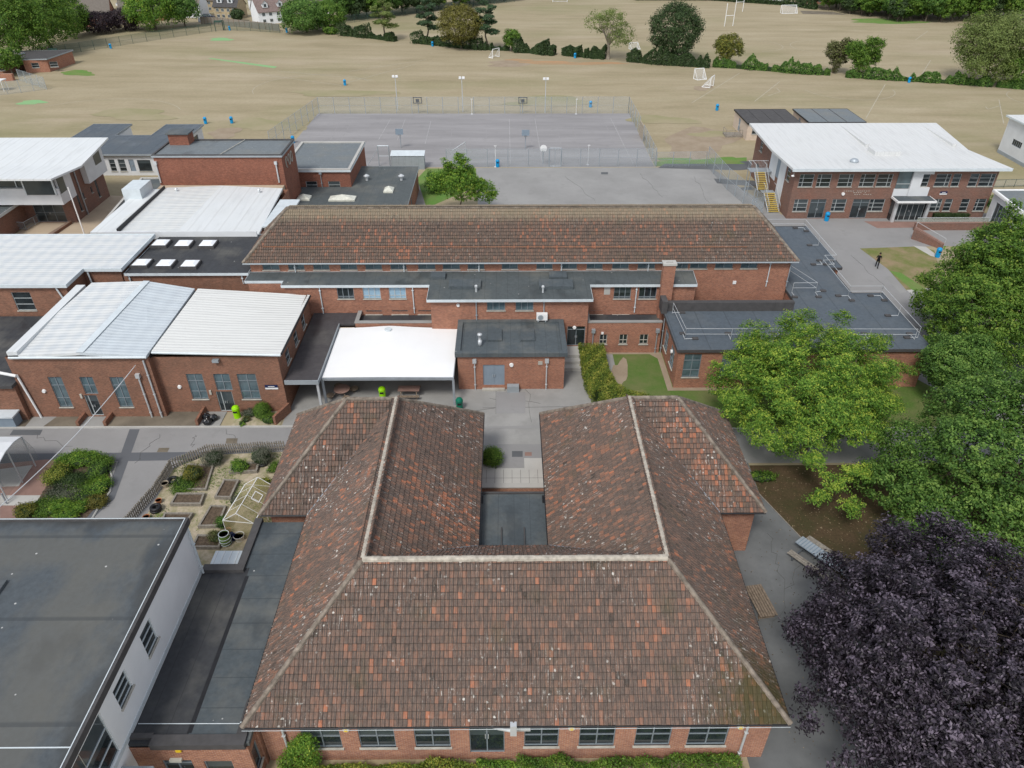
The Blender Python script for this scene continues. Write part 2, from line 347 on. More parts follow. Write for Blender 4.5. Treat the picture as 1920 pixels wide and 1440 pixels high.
leafmat('leaf_grey', [(0, (.07, .08, .055)), (.6, (.12, .13, .09)), (1, (.2, .2, .15))], .2)

# ------------------------------------------------------------------ object helpers
ORG = {}
def setp(o, label=None, cat=None, group=None, kind=None):
    if label: o['label'] = label
    if cat: o['category'] = cat
    if group: o['group'] = group
    if kind: o['kind'] = kind
    return o
def thing(name, label, cat, loc=(0, 0, 0), group=None, rz=0):
    o = bpy.data.objects.new(name, None); COL.objects.link(o); o.location = loc; o.rotation_euler = (0, 0, rz)
    o.empty_display_size = .3
    ORG[o.name] = Vector(loc); return setp(o, label, cat, group)
def copy_tree(src, loc, rz=0, label=None, scale=None):
    def rec(s, par):
        c = s.copy(); COL.objects.link(c)
        if par: c.parent = par
        for k in s.children: rec(k, c)
        return c
    c = rec(src, None); c.location = loc; c.rotation_euler = (0, 0, rz)
    if label: c['label'] = label
    if scale: c.scale = scale
    return c
def offset(poly, dd):
    n = len(poly); out = []
    for i in range(n):
        p0 = Vector(poly[i - 1][:2]); p1 = Vector(poly[i][:2]); p2 = Vector(poly[(i + 1) % n][:2])
        d1 = (p1 - p0).normalized(); d2 = (p2 - p1).normalized()
        n1 = Vector((-d1.y, d1.x)); n2 = Vector((-d2.y, d2.x))
        k = 1 + n1.dot(n2); m = (n1 + n2) / max(k, .2)
        out.append((p1.x + m.x * dd, p1.y + m.y * dd))
    return out
class MB:
    def __init__(s): s.v = []; s.f = []
    def quad(s, *p):
        b = len(s.v); s.v += [tuple(q) for q in p]; s.f.append(tuple(range(b, b + len(p)))); return s
    def box(s, x0, y0, z0, x1, y1, z1):
        b = len(s.v)
        s.v += [(x0, y0, z0), (x1, y0, z0), (x1, y1, z0), (x0, y1, z0), (x0, y0, z1), (x1, y0, z1), (x1, y1, z1), (x0, y1, z1)]
        s.f += [tuple(b + i for i in q) for q in ((0, 3, 2, 1), (4, 5, 6, 7), (0, 1, 5, 4), (1, 2, 6, 5), (2, 3, 7, 6), (3, 0, 4, 7))]; return s
    def prism(s, poly, z0, z1, top=True, bottom=True):
        n = len(poly); b = len(s.v)
        s.v += [(p[0], p[1], z0) for p in poly] + [(p[0], p[1], z1) for p in poly]
        for i in range(n): s.f.append((b + i, b + (i + 1) % n, b + n + (i + 1) % n, b + n + i))
        if top: s.f.append(tuple(b + n + i for i in range(n)))
        if bottom: s.f.append(tuple(b + i for i in reversed(range(n))))
        return s
    def rim(s, poly, w, z0, z1):
        q = offset(poly, w); n = len(poly)
        for i in range(n):
            j = (i + 1) % n; a, b_, c, d_ = poly[i], poly[j], q[j], q[i]
            s.quad((a[0], a[1], z1), (b_[0], b_[1], z1), (c[0], c[1], z1), (d_[0], d_[1], z1))
            s.quad((a[0], a[1], z0), (b_[0], b_[1], z0), (b_[0], b_[1], z1), (a[0], a[1], z1))
            s.quad((c[0], c[1], z0), (d_[0], d_[1], z0), (d_[0], d_[1], z1), (c[0], c[1], z1))
        return s
    def tube(s, p0, p1, r, n=8, r1=None, cap=True):
        p0 = Vector(p0); p1 = Vector(p1); r1 = r if r1 is None else r1; dd = (p1 - p0)
        if dd.length < 1e-6: return s
        dd.normalize(); a = dd.orthogonal().normalized(); c = dd.cross(a); b = len(s.v)
        for p, rr in ((p0, r), (p1, r1)):
            for i in range(n):
                t = 2 * math.pi * i / n; s.v.append(tuple(p + a * math.cos(t) * rr + c * math.sin(t) * rr))
        for i in range(n): s.f.append((b + i, b + (i + 1) % n, b + n + (i + 1) % n, b + n + i))
        if cap: s.f += [tuple(b + i for i in reversed(range(n))), tuple(b + n + i for i in range(n))]
        return s
    def path(s, pts, r, n=6):
        for a, b in zip(pts[:-1], pts[1:]): s.tube(a, b, r, n)
        return s
    def lathe(s, c, prof, n=16, cap=True):
        b = len(s.v)
        for r, z in prof:
            for i in range(n):
                t = 2 * math.pi * i / n; s.v.append((c[0] + r * math.cos(t), c[1] + r * math.sin(t), c[2] + z))
        for k in range(len(prof) - 1):
            for i in range(n):
                j = (i + 1) % n; s.f.append((b + k * n + i, b + k * n + j, b + (k + 1) * n + j, b + (k + 1) * n + i))
        if cap: s.f += [tuple(b + i for i in reversed(range(n))), tuple(b + (len(prof) - 1) * n + i for i in range(n))]
        return s
    def build(s, name, mat, parent=None, smooth=False, local=False):
        me = bpy.data.meshes.new(name)
        v = s.v
        if parent is not None:
            o0 = ORG[parent.name] if not local else Vector((0, 0, 0))
        elif local: o0 = Vector((0, 0, 0))
        else:
            a = np.array(v); mn = a.min(0); mx = a.max(0); o0 = Vector(((mn[0] + mx[0]) / 2, (mn[1] + mx[1]) / 2, mn[2]))
        v = [(p[0] - o0.x, p[1] - o0.y, p[2] - o0.z) for p in v]
        me.from_pydata(v, [], s.f); me.update()
        me.materials.append(MATS[mat] if isinstance(mat, str) else mat)
        if smooth: me.polygons.foreach_set('use_smooth', [True] * len(me.polygons))
        ob = bpy.data.objects.new(name, me); COL.objects.link(ob)
        if parent is not None: ob.parent = parent; ORG[ob.name] = o0
        else: ob.location = o0; ORG[ob.name] = o0
        return ob
def seed_box_bevel(ob, w=.01, seg=2):
    m = ob.modifiers.new('bevel', 'BEVEL'); m.width = w; m.segments = seg; m.limit_method = 'ANGLE'; return ob

# wall with real openings; outward side is to the right of p0->p1
def wall(mb, p0, p1, z0, z1, holes=(), depth=.12):
    p0 = Vector(p0[:2]); p1 = Vector(p1[:2]); L = (p1 - p0).length; dd = (p1 - p0) / L; nn = Vector((dd.y, -dd.x))
    xs = sorted({0, L} | {min(max(h[0], 0), L) for h in holes} | {min(max(h[2], 0), L) for h in holes})
    zs = sorted({z0, z1} | {min(max(h[1], z0), z1) for h in holes} | {min(max(h[3], z0), z1) for h in holes})
    P = lambda s_, z, o=0: (p0.x + dd.x * s_ - nn.x * o, p0.y + dd.y * s_ - nn.y * o, z)
    for i in range(len(xs) - 1):
        for j in range(len(zs) - 1):
            cx = (xs[i] + xs[i + 1]) / 2; cz = (zs[j] + zs[j + 1]) / 2
            if any(h[0] < cx < h[2] and h[1] < cz < h[3] for h in holes): continue
            mb.quad(P(xs[i], zs[j]), P(xs[i + 1], zs[j]), P(xs[i + 1], zs[j + 1]), P(xs[i], zs[j + 1]))
    for a, b, c, e in [h[:4] for h in holes]:
        mb.quad(P(a, b), P(c, b), P(c, b, depth), P(a, b, depth)); mb.quad(P(a, e, depth), P(c, e, depth), P(c, e), P(a, e))
        mb.quad(P(a, b), P(a, b, depth), P(a, e, depth), P(a, e)); mb.quad(P(c, b, depth), P(c, b), P(c, e), P(c, e, depth))
STY = {  # vertical bar fractions, horizontal bar fractions, frame, pane, sill
    'cas': ((.5,), (.36,), 'frame_grey', 'pane_dark', 1), 'tri': ((.33, .67), (.14,), 'frame_grey', 'pane_dark', 1),
    'trib': ((.33, .67), (.22,), 'frame_white', 'pane_blind', 1), 'clr': ((.5,), (), 'frame_grey', 'pane_mid', 1),
    'clr2': ((.33, .67), (), 'frame_grey', 'pane_mid', 1), 'tall': ((.5,), (.3, .72), 'frame_grey', 'pane_mid', 1),
    'top': ((.5,), (.5,), 'frame_grey', 'pane_mid', 0), 'door2': ((.5,), (.82,), 'frame_grey', 'pane_dark', 0),
    'b2': ((.28,), (.33, .66), 'frame_white', 'pane_dark', 1), 'b2r': ((.72,), (.33, .66), 'frame_white', 'pane_dark', 1),
    'b2n': ((), (.33, .66), 'frame_white', 'pane_dark', 1), 'one': ((), (), 'frame_grey', 'pane_dark', 1),
    'h3': ((), (.33, .66), 'frame_white', 'pane_dark', 1), 'h2': ((), (.5,), 'frame_white', 'pane_dark', 1),
    'strip': ((.2, .4, .6, .8), (), 'frame_grey', 'pane_dark', 0), 'fdoor': ((.32, .66), (.5,), 'frame_grey', 'pane_dark', 0),
    'solid': ((.5,), (), 'door_blue', 'door_blue', 0), 'solid1': ((), (), 'door_blue', 'door_blue', 0), 'ent': ((.2, .4, .6, .8), (.78,), 'frame_white', 'pane_dark', 0),
    'cdoor': ((.3,), (), 'frame_white', 'pane_dark', 0), 'small': ((.5,), (.4,), 'sill', 'pane_dark', 1),
    'k': ((), (.33, .66), 'fascia_pale', 'pane_dark', 1), 'kk': ((.12,), (.3, .62), 'fascia_pale', 'pane_dark', 0),
}
WM = {}
def win_mesh(w, h, sty):
    key = (round(w, 2), round(h, 2), sty)
    if key in WM: return WM[key]
    vb, hb, fm, pm, sl_ = STY[sty]; fw = .045; f = MB()
    f.box(0, -.05, 0, fw, .03, h).box(w - fw, -.05, 0, w, .03, h).box(fw, -.05, 0, w - fw, .03, fw).box(fw, -.05, h - fw, w - fw, .03, h)
    for a in vb: f.box(w * a - .03, -.045, fw, w * a + .03, .02, h - fw)
    for a in hb: f.box(fw, -.043, h * a - .025, w - fw, .018, h * a + .025)
    def me(mb, nm, mat):
        m = bpy.data.meshes.new(nm); m.from_pydata(mb.v, [], mb.f); m.materials.append(MATS[mat]); return m
    isdoor = 'door' in sty or sty in ('solid', 'solid1', 'ent')
    out = [(('door' if isdoor else 'window'), me(f, 'door_frame' if isdoor else 'window_frame', fm))]
    off = -.02 if sty in ('solid', 'solid1') else 0
    p = MB().quad((fw / 2, off, fw / 2), (w - fw / 2, off, fw / 2), (w - fw / 2, off, h - fw / 2), (fw / 2, off, h - fw / 2))
    out.append(('leaf_panel' if sty[:5] == 'solid' else 'pane', me(p, 'pane', pm)))
    if isdoor:
        hd = MB().box(w / 2 - .09, -.12, h * .42, w / 2 - .06, -.05, h * .52).box(w / 2 + .06, -.12, h * .42, w / 2 + .09, -.05, h * .52)
        out.append(('handle', me(hd, 'handle', 'steel_light')))
    if sl_: out.append(('sill', me(MB().box(-.06, -.19, -.07, w + .06, .0, 0), 'sill', 'sill')))
    WM[key] = out; return out
def add_window(parent, p, ang, w, h, sty):
    parts = win_mesh(w, h, sty); root = None
    for nm, me in parts:
        o = bpy.data.objects.new(nm, me); COL.objects.link(o)
        if root is None:
            root = o; o.parent = parent; o.location = Vector(p) - ORG[parent.name]; o.rotation_euler = (0, 0, ang); o.scale = (1, 1, 1)
        else: o.parent = root
    return root
def walls(root, foot, z0, z1, mat, holes=None, name='wall', skip=()):
    mb = MB(); holes = holes or {}
    for i in range(len(foot)):
        if i in skip: continue
        a = foot[i]; b = foot[(i + 1) % len(foot)]; hl = holes.get(i, [])
        wall(mb, a, b, z0, z1, hl)
        ang = math.atan2(b[1] - a[1], b[0] - a[0]); dx, dy = math.cos(ang), math.sin(ang); nx, ny = dy, -dx
        for h in hl:
            add_window(root, (a[0] + dx * h[0] - nx * .10, a[1] + dy * h[0] - ny * .10, h[1]), ang, h[2] - h[0], h[3] - h[1], h[4])
    return mb.build(name, mat, root)
def FW(Y, x0, rects, sty, zt=None, zb=None):      # openings in a wall facing the road (-Y)
    out = []
    for r in rects:
        st = r[4] if len(r) > 4 else sty
        my = (r[1] + r[3]) / 2; mx = (r[0] + r[2]) / 2
        a = WY(r[0], my, Y)[0] - x0; b = WY(r[2], my, Y)[0] - x0
        t = zt if zt is not None else WY(mx, r[1], Y)[1]; q = zb if zb is not None else WY(mx, r[3], Y)[1]
        out.append((round(a, 2), round(q, 2), round(b, 2), round(t, 2), st))
    return out
def downpipe(root, x, y, z0, z1, r=.055, mat='steel', hopper=False):
    m = MB().tube((x, y, z0), (x, y, z1), r, 8)
    if hopper: m.box(x - .16, y - .14, z1, x + .16, y + .14, z1 + .35)
    for zz in np.arange(z0 + .5, z1, 1.8): m.box(x - .09, y - .07, zz, x + .09, y + .07, zz + .05)
    return m.build('downpipe', mat, root)
def flat_roof(root, poly, z, mat, th=.25, fascia='fascia_grey', rim=None, rimmat=None, name='roof'):
    MB().prism(poly, z - th, z).build(name, mat, root)
    if fascia: MB().rim(offset(poly, -.03), .028, z - th - .02, z + .03).build('fascia', fascia, root)
    if rim: MB().rim(poly, rim[0], z, z + rim[1]).build('parapet', rimmat or mat, root)

# ------------------------------------------------------------------ tiled slopes: every tile is a curved shape of its own
def tile_slope(name, pts, parent, mat, e_dir, tw=.205, gauge=.33, seed=0, hot=None):
    """pts: convex polygon in a sloping plane, e_dir: horizontal direction along the eave"""
    rg = np.random.default_rng(seed)
    P = [Vector(p) for p in pts]; e = Vector(e_dir).normalized()
    nrm = (P[1] - P[0]).cross(P[2] - P[1]).normalized()
    if nrm.z < 0: nrm = -nrm
    up = nrm.cross(e); 
    if up.z < 0: up = -up
    o = P[0]
    uv = [((p - o).dot(e), (p - o).dot(up)) for p in P]
    u0 = min(a for a, b in uv) - tw; u1 = max(a for a, b in uv) + tw; v0 = min(b for a, b in uv); v1 = max(b for a, b in uv)
    nr = int((v1 - v0) / gauge) + 1; nc = int((u1 - u0) / tw) + 1
    I, J = np.meshgrid(np.arange(nc), np.arange(nr)); I = I.ravel(); J = J.ravel()
    uc = u0 + I * tw + (J % 2) * 0.0; vc = v0 + J * gauge
    # cull tiles far outside the polygon
    keep = np.ones(len(I), bool); n = len(uv)
    area = sum(uv[i][0] * uv[(i + 1) % n][1] - uv[(i + 1) % n][0] * uv[i][1] for i in range(n)); sg = 1 if area > 0 else -1
    for i in range(n):
        a = uv[i]; b = uv[(i + 1) % n]; ex, ey = b[0] - a[0], b[1] - a[1]; L = math.hypot(ex, ey)
        dist = sg * ((ex * (vc + gauge / 2 - a[1]) - ey * (uc + tw / 2 - a[0])) / L); keep &= dist > -.36
    uc, vc = uc[keep], vc[keep]; N = len(uc)
    jit = rg.normal(0, .004, N)
    prof = [(0, .0), (.55, .004), (.66, .028), (.84, .034), (.97, .006)]   # pan and roll
    K = len(prof)
    V = np.zeros((N, K * 3, 3))
    en = np.array(e); un = np.array(up); nn = np.array(nrm); on = np.array(o)
    for k, (fu, h) in enumerate(prof):
        for q, (dv, hh) in enumerate(((0., .002), (0., .055), (gauge + .03, .006))):
            uu = uc + fu * tw; vv = vc + dv + jit; hz = (h if q else 0) + hh + jit * .8
            V[:, q * K + k, :] = on + uu[:, None] * en + vv[:, None] * un + (hz[:, None]) * nn
    base = (np.arange(N) * K * 3)[:, None]
    fl = []
    for k in range(K - 1):
        fl.append([k, k + 1, K + k + 1, K + k]); fl.append([K + k, K + k + 1, 2 * K + k + 1, 2 * K + k])
    Fq = (base[:, None, :] + np.array(fl)[None, :, :]).reshape(-1, 4)
    tone = rg.beta(2.2, 3.0, N); w = rg.random(N); tone = np.where(w > .975, tone + .35, tone)
    if hot is not None:
        for (cu, cv, rr, amt) in hot:
            p_ = on + uc[:, None] * en + vc[:, None] * un
            g_ = np.exp(-(((p_[:, 0] - cu) ** 2 + (p_[:, 1] - cv) ** 2) / rr ** 2)); tone = tone + amt * g_ * rg.random(N)
    tone = np.clip(tone, 0, 1)
    # smooth drift along courses
    bm = bmesh.new(); me = bpy.data.meshes.new(name)
    me.from_pydata(V.reshape(-1, 3), [], Fq)
    at = me.attributes.new('tone', 'FLOAT', 'FACE'); tt = np.repeat(tone, 2 * (K - 1)).reshape(N, 2 * (K - 1)); tt[:, 0::2] = 0.0; tt[:, 1::2] = np.maximum(tt[:, 1::2], .14)  # butt faces take the darkest tone: painted shadow line plus edge grime
    at.data.foreach_set('value', tt.ravel().astype(np.float32))
    tuv = np.zeros((N, K * 3, 3), np.float32); tuv[:, :, 0] = (I[keep] + seed * 37)[:, None] + np.tile([q[0] for q in prof], 3)[None, :]; tuv[:, :, 1] = J[keep][:, None] + np.repeat([0, .02, 1.0], K)[None, :]
    au = me.attributes.new('tuv', 'FLOAT_VECTOR', 'POINT'); au.data.foreach_set('vector', tuv.ravel())
    bm.from_mesh(me)
    cen = sum(P, Vector()) / len(P)
    for i in range(n):
        a = P[i]; b = P[(i + 1) % n]; ed = (b - a)
        if abs(ed.z) < 1e-4: continue       # eave / ridge stay whole
        pn = ed.cross(nrm).normalized()
        if (cen - a).dot(pn) > 0: pn = -pn
        bmesh.ops.bisect_plane(bm, geom=bm.verts[:] + bm.edges[:] + bm.faces[:], plane_co=a, plane_no=pn, clear_outer=True)
    vs_ = [bm.verts.new(p - nrm * .03) for p in P]; bm.faces.new(vs_)
    o0 = ORG[parent.name]
    bmesh.ops.translate(bm, verts=bm.verts, vec=-o0)
    bm.to_mesh(me); bm.free(); me.materials.append(MATS[mat])
    ob = bpy.data.objects.new(name, me); COL.objects.link(ob); ob.parent = parent; ORG[ob.name] = o0
    return ob
def ridge(parent, a, b, r=.13, mat='ridge_cap', seg=.42, lift=.05, name='ridge'):
    a = Vector(a); b = Vector(b); L = (b - a).length; n = max(1, int(L / seg)); dd = (b - a) / L
    side = dd.cross(Vector((0, 0, 1))).normalized(); up = side.cross(dd); mb = MB(); K = 7
    for i in range(n):
        rr = r * rnd.uniform(.93, 1.07); p0 = a + dd * (i * L / n) + up * (lift + rnd.uniform(-.012, .012)); p1 = a + dd * ((i + 1) * L / n + .02) + up * lift
        base = len(mb.v)
        for p, q in ((p0, rr * 1.06), (p1, rr)):
            for k in range(K):
                t = math.pi * k / (K - 1); mb.v.append(tuple(p + side * math.cos(t) * q + up * math.sin(t) * q * .8 - up * (.06 if k in (0, K - 1) else 0)))
        for k in range(K - 1): mb.f.append((base + k, base + k + 1, base + K + k + 1, base + K + k))
        mb.f.append(tuple(base + k for k in range(K)))
    return mb.build(name, mat, parent)

# ------------------------------------------------------------------ foliage
def leaf_mesh(name, C, Nn, size, tone, rg, aspect=.55, droop=0):
    N = len(C); Nn = Nn / np.linalg.norm(Nn, axis=1)[:, None]
    t = rg.normal(size=(N, 3)); t[:, 2] -= droop; t -= (t * Nn).sum(1)[:, None] * Nn; t /= np.linalg.norm(t, axis=1)[:, None]
    b = np.cross(Nn, t); s_ = size * rg.uniform(.65, 1.3, N)[:, None]
    V = np.stack([C - t * s_ * .5, C + b * s_ * aspect * .5 + Nn * s_ * .06, C + t * s_ * .5, C - b * s_ * aspect * .5 + Nn * s_ * .06], 1).reshape(-1, 3)
    me = bpy.data.meshes.new(name); me.from_pydata(V, [], np.arange(N * 4).reshape(-1, 4))
    at = me.attributes.new('tone', 'FLOAT', 'FACE'); at.data.foreach_set('value', np.clip(tone, 0, 1).astype(np.float32)); return me
def cloud(blobs, n, size, seed, per=28, crad=.45, outward=1.0, upb=.5, shell=.16, flat=.6, tonetop=.25, minz=None, csd=.16):
    """leaf positions in clumps over the surface and in the depth of the lobes"""
    rg = np.random.default_rng(seed); B = np.array(blobs, float)
    wgt = (B[:, 3] * B[:, 4] + B[:, 3] * B[:, 5] + B[:, 4] * B[:, 5]); wgt /= wgt.sum()
    M = int(n / per * 1.25); k = rg.choice(len(B), M, p=wgt)
    dv = rg.normal(size=(M, 3)); dv[:, 2] = dv[:, 2] + .35; dv /= np.linalg.norm(dv, axis=1)[:, None]
    rr = 1 - np.abs(rg.normal(0, shell, M)); deep = rg.random(M) < .18; rr = np.where(deep, rg.uniform(.35, .9, M), rr)
    CC = B[k, :3] + dv * B[k, 3:6] * rr[:, None]
    inside = np.zeros(M, bool)
    for i in range(len(B)):
        q = (((CC - B[i, :3]) / (B[i, 3:6] * .72)) ** 2).sum(1) < 1; inside |= q & (k != i)
    CC = CC[~inside | (rg.random(M) < .12)]; dsel = (~inside | False)
    M = len(CC)
    cen = B[:, :3].mean(0)
    cs = crad * rg.uniform(.6, 1.4, M); ct = rg.normal(.45, csd, M)
    L = rg.normal(size=(M * per, 3)); L /= np.maximum(np.linalg.norm(L, axis=1)[:, None], 1e-6); L *= rg.random(M * per)[:, None] ** (1 / 2.2)
    L[:, 2] *= flat; ci = np.repeat(np.arange(M), per)
    P = CC[ci] + L * cs[ci][:, None]
    od = P - cen; od /= np.maximum(np.linalg.norm(od, axis=1)[:, None], 1e-6)
    Nn = od * outward * .7 + L * .6 + rg.normal(size=P.shape) * .55; Nn[:, 2] += upb
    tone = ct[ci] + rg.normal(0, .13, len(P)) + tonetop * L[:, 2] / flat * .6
    if minz is not None: kz = P[:, 2] > minz; P, Nn, tone = P[kz], Nn[kz], tone[kz]
    return P, Nn, tone, rg
def foliage(name, blobs, n, size, mat, seed, parent, aspect=.55, droop=0, **k):
    P, Nn, tone, rg = cloud(blobs, n, size, seed, **k)
    me = leaf_mesh(name, P, Nn, size, tone, rg, aspect, droop); me.materials.append(MATS[mat])
    ob = bpy.data.objects.new(name, me); COL.objects.link(ob)
    if parent is not None: ob.parent = parent; ORG[ob.name] = ORG[parent.name]
    return ob
def limbs(name, h, r, tips, mat, parent, seed=0):
    rg = random.Random(seed); mb = MB(); p = Vector((0, 0, -.1)); segs = []
    fork = h
    prev = p; pr = r * 1.25
    for i in range(1, 5):
        q = Vector((rg.uniform(-.04, .04) * h, rg.uniform(-.04, .04) * h, fork * i / 4)); nr = r * (1 - .12 * i); mb.tube(prev, q, pr, 9, nr, False); prev = q; pr = nr
    for t in tips:
        t = Vector(t); a = prev * 1.0; ra = pr * .62; st = Vector((prev.x, prev.y, prev.z * rg.uniform(.75, 1)))
        a = st; m1 = a.lerp(t, .35) + Vector((rg.uniform(-.3, .3), rg.uniform(-.3, .3), .25)); m2 = a.lerp(t, .7) + Vector((rg.uniform(-.3, .3), rg.uniform(-.3, .3), .15))
        mb.tube(a, m1, ra, 6, ra * .7, False); mb.tube(m1, m2, ra * .7, 5, ra * .45, False); mb.tube(m2, t, ra * .45, 5, ra * .12, False)
        for _ in range(3):
            b0 = m1.lerp(m2, rg.random()); e_ = b0 + Vector((rg.uniform(-1, 1), rg.uniform(-1, 1), rg.uniform(.1, .8))) * (t - a).length * .35
            mb.tube(b0, e_, ra * .3, 5, ra * .08, False)
    return mb.build(name, mat, parent, local=True)
def make_tree(label, x, y, blobs, n, size, leaf, seed, trunk_h, trunk_r, bark='bark', cat='tree', name='broadleaf_tree', group=None, **k):
    """blobs in local coordinates"""
    t = thing(name, label, cat, (x, y, 0), group)
    foliage('crown', blobs, n, size, leaf, seed, t, **k)
    tips = [(b[0] * .85, b[1] * .85, b[2] + b[5] * .3) for b in blobs]
    limbs('trunk', trunk_h, trunk_r, tips[:14], bark, t, seed)
    return t
def lobes(rx, ry, z0, z1, n, seed, lr=.42, top=1.0):
    """crown lobes around an ellipsoid between z0 and z1"""
    rg = random.Random(seed); cz = (z0 + z1) / 2; rz = (z1 - z0) / 2; out = [(0, 0, cz, rx * .72, ry * .72, rz * .8)]
    for i in range(n):
        t = i * 2.399 + rg.uniform(-.3, .3); ph = math.acos(1 - 1.75 * (i + .5) / n); f = rg.uniform(.52, .74)
        s_ = lr * rg.uniform(.7, 1.25)
        out.append((math.cos(t) * math.sin(ph) * rx * f, math.sin(t) * math.sin(ph) * ry * f, cz + math.cos(ph) * rz * f * top, rx * s_, ry * s_, rz * s_))
    return out

# ================================================================== SETTING
def sheet(name, pts, z, mat):
    o = MB().quad(*[(p[0], p[1], z) for p in pts]).build(name, mat); o['kind'] = 'structure'; return o
def pxs(*l): return [G(a, b) for a, b in l]
g = MB()
for i in range(24):
    for j in range(24):
        x0 = -700 + i * 1400 / 24; y0 = -100 + j * 1100 / 24; g.quad((x0, y0, 0), (x0 + 1400 / 24, y0, 0), (x0 + 1400 / 24, y0 + 1100 / 24, 0), (x0, y0 + 1100 / 24, 0))
o = g.build('ground', 'dry_grass'); o['kind'] = 'structure'
# shift origin of the ground so that its noise uses world coordinates
def worldorg(o):
    l = o.location.copy()
    for v in o.data.vertices: v.co += l
    o.location = (0, 0, 0)
worldorg(o)
sheet('hardcourt', [(-35.2, 109.4), (22.2, 109.2), (22.6, 139.5), (-34.7, 139.8)], .008, 'court_tarmac')
sheet('playground', [(-12, 60), (45, 60), (44, 80), (36, 88), (30.6, 109.0), (-4.6, 109.0), (-3.8, 92.5), (-12, 90)], .006, 'yard_tarmac')
sheet('forecourt', [(30, 62), (33, 90.2), (70, 90.6), (70, 79.7), (50.2, 80.3), (40.8, 79.1), (44.5, 67.5), (47.5, 60), (52, 47), (40, 45)], .010, 'road_tarmac')
sheet('path', [(22.6, 108.7), (24, 110.7), (37, 110.5), (37, 108.2), (34.5, 107.6)], .012, 'path_dark')
sheet('path', [(36, 100.5), (29.9, 102), (29.9, 104), (36, 103)], .012, 'path_dark')
sheet('brick_forecourt', pxs((1620, 415), (1830, 417), (1830, 425), (1645, 428)), .016, 'brick_paving')
sheet('lawn', [(8.2, 45.7), (75, 45.7), (75, 62), (8.2, 60)], .004, 'green_grass')
sheet('grass_patch', pxs((1612, 466), (1725, 462), (1752, 470), (1760, 500), (1740, 545), (1700, 545), (1665, 505)), .016, 'worn_grass')
sheet('grass_patch', pxs((1668, 508), (1690, 512), (1745, 548), (1712, 545)), .020, 'bright_grass')
sheet('paving', pxs((1700, 544), (1745, 540), (1760, 560), (1718, 560)), .018, 'concrete_pale')
sheet('paving', pxs((1712, 461), (1736, 463), (1765, 485), (1745, 480)), .020, 'concrete_pale')
sheet('road', [(-75, 28), (-16.6, 28), (-16.6, 46.1), (-75, 46.1)], .006, 'road_tarmac')
sheet('yard', [(-16.6, 38), (9.6, 38), (9.6, 57.6), (-18, 57.6), (-18, 46.1), (-16.6, 46.1)], .006, 'concrete')
sheet('path', [(9.6, 41.6), (70, 41.3), (70, 45.6), (9.6, 45.6)], .008, 'yard_tarmac')
sheet('kerb_line', [(9.6, 45.62), (70, 45.62), (70, 45.78), (9.6, 45.78)], .05, 'concrete_pale')
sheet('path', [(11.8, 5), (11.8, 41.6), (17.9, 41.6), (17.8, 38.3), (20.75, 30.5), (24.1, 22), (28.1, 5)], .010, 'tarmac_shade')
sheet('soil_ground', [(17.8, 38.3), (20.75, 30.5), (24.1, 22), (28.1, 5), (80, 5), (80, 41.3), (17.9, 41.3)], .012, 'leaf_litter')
o = MB().path([(17.75, 38.3, .02), (20.7, 30.5, .02), (24.1, 22.1, .02)], .035, 5).build('kerb', 'timber_grey'); o['kind'] = 'structure'
sheet('sand_paving', [(-60, 64), (-43, 64), (-43, 84), (-47.5, 97), (-56, 98), (-60, 98)], .006, 'sand_paving')
sheet('apron', [(-40, 46.25), (-30.3, 46.25), (-30.3, 48.3), (-40, 48.3)], .05, 'stained_apron')
sheet('apron', [(-30.3, 46.25), (-24.6, 46.25), (-24.6, 48.3), (-30.3, 48.3)], .052, 'stained_apron')
sheet('doorstep_paving', [(-24.6, 46.25), (-22.9, 46.25), (-22.9, 48.3), (-24.6, 48.3)], .054, 'concrete')
sheet('doorstep_paving', [(-34.0, 46.25), (-32.0, 46.25), (-32.0, 48.3), (-34.0, 48.3)], .056, 'concrete')
sheet('doorstep_paving', [(-38.3, 46.25), (-36.9, 46.25), (-36.2, 48.3), (-38.3, 48.3)], .056, 'concrete')
sheet('flower_bed_soil', [(-22.0, 46.25), (-18.1, 46.25), (-18.1, 48.3), (-21.7, 48.3)], .058, 'gravel')
k = MB()
k.box(-60, 46.1, 0, -16.8, 46.24, .11); o = k.build('kerb', 'concrete_pale'); o['kind'] = 'structure'
# darker trench repairs in the road
sheet('road_patch', pxs((243, 805), (262, 805), (215, 935), (160, 985), (150, 985), (200, 925)), .012, 'trench_patch')
sheet('road_patch', pxs((0, 851), (540, 846), (530, 858), (390, 862), (0, 869)), .010, 'trench_patch')
sheet('road_patch', pxs((25, 806), (80, 806), (75, 816), (18, 816)), .014, 'path_dark')
sheet('manhole', pxs((425, 822), (446, 822), (444, 832), (423, 832)), .016, 'stained_apron')
sheet('manhole', pxs((298, 840), (318, 840), (314, 848), (294, 848)), .016, 'stained_apron')
sheet('yard_patch', pxs((905, 833), (1016, 833), (1016, 878), (905, 878)), .012, 'road_tarmac')
sheet('manhole', pxs((960, 846), (980, 846), (980, 857), (960, 857)), .018, 'path_dark')
sheet('manhole', pxs((984, 848), (997, 848), (997, 855), (984, 855)), .018, 'brick_paving')
for a in (((905, 765), (1100, 762)), ((930, 733), (930, 776)), ((880, 772), (928, 765))):
    p = [G(*q) for q in a]; MB().tube((p[0][0], p[0][1], .0), (p[1][0], p[1][1], .0), .022, 4).build('yard_joint', 'crack')['kind'] = 'structure'
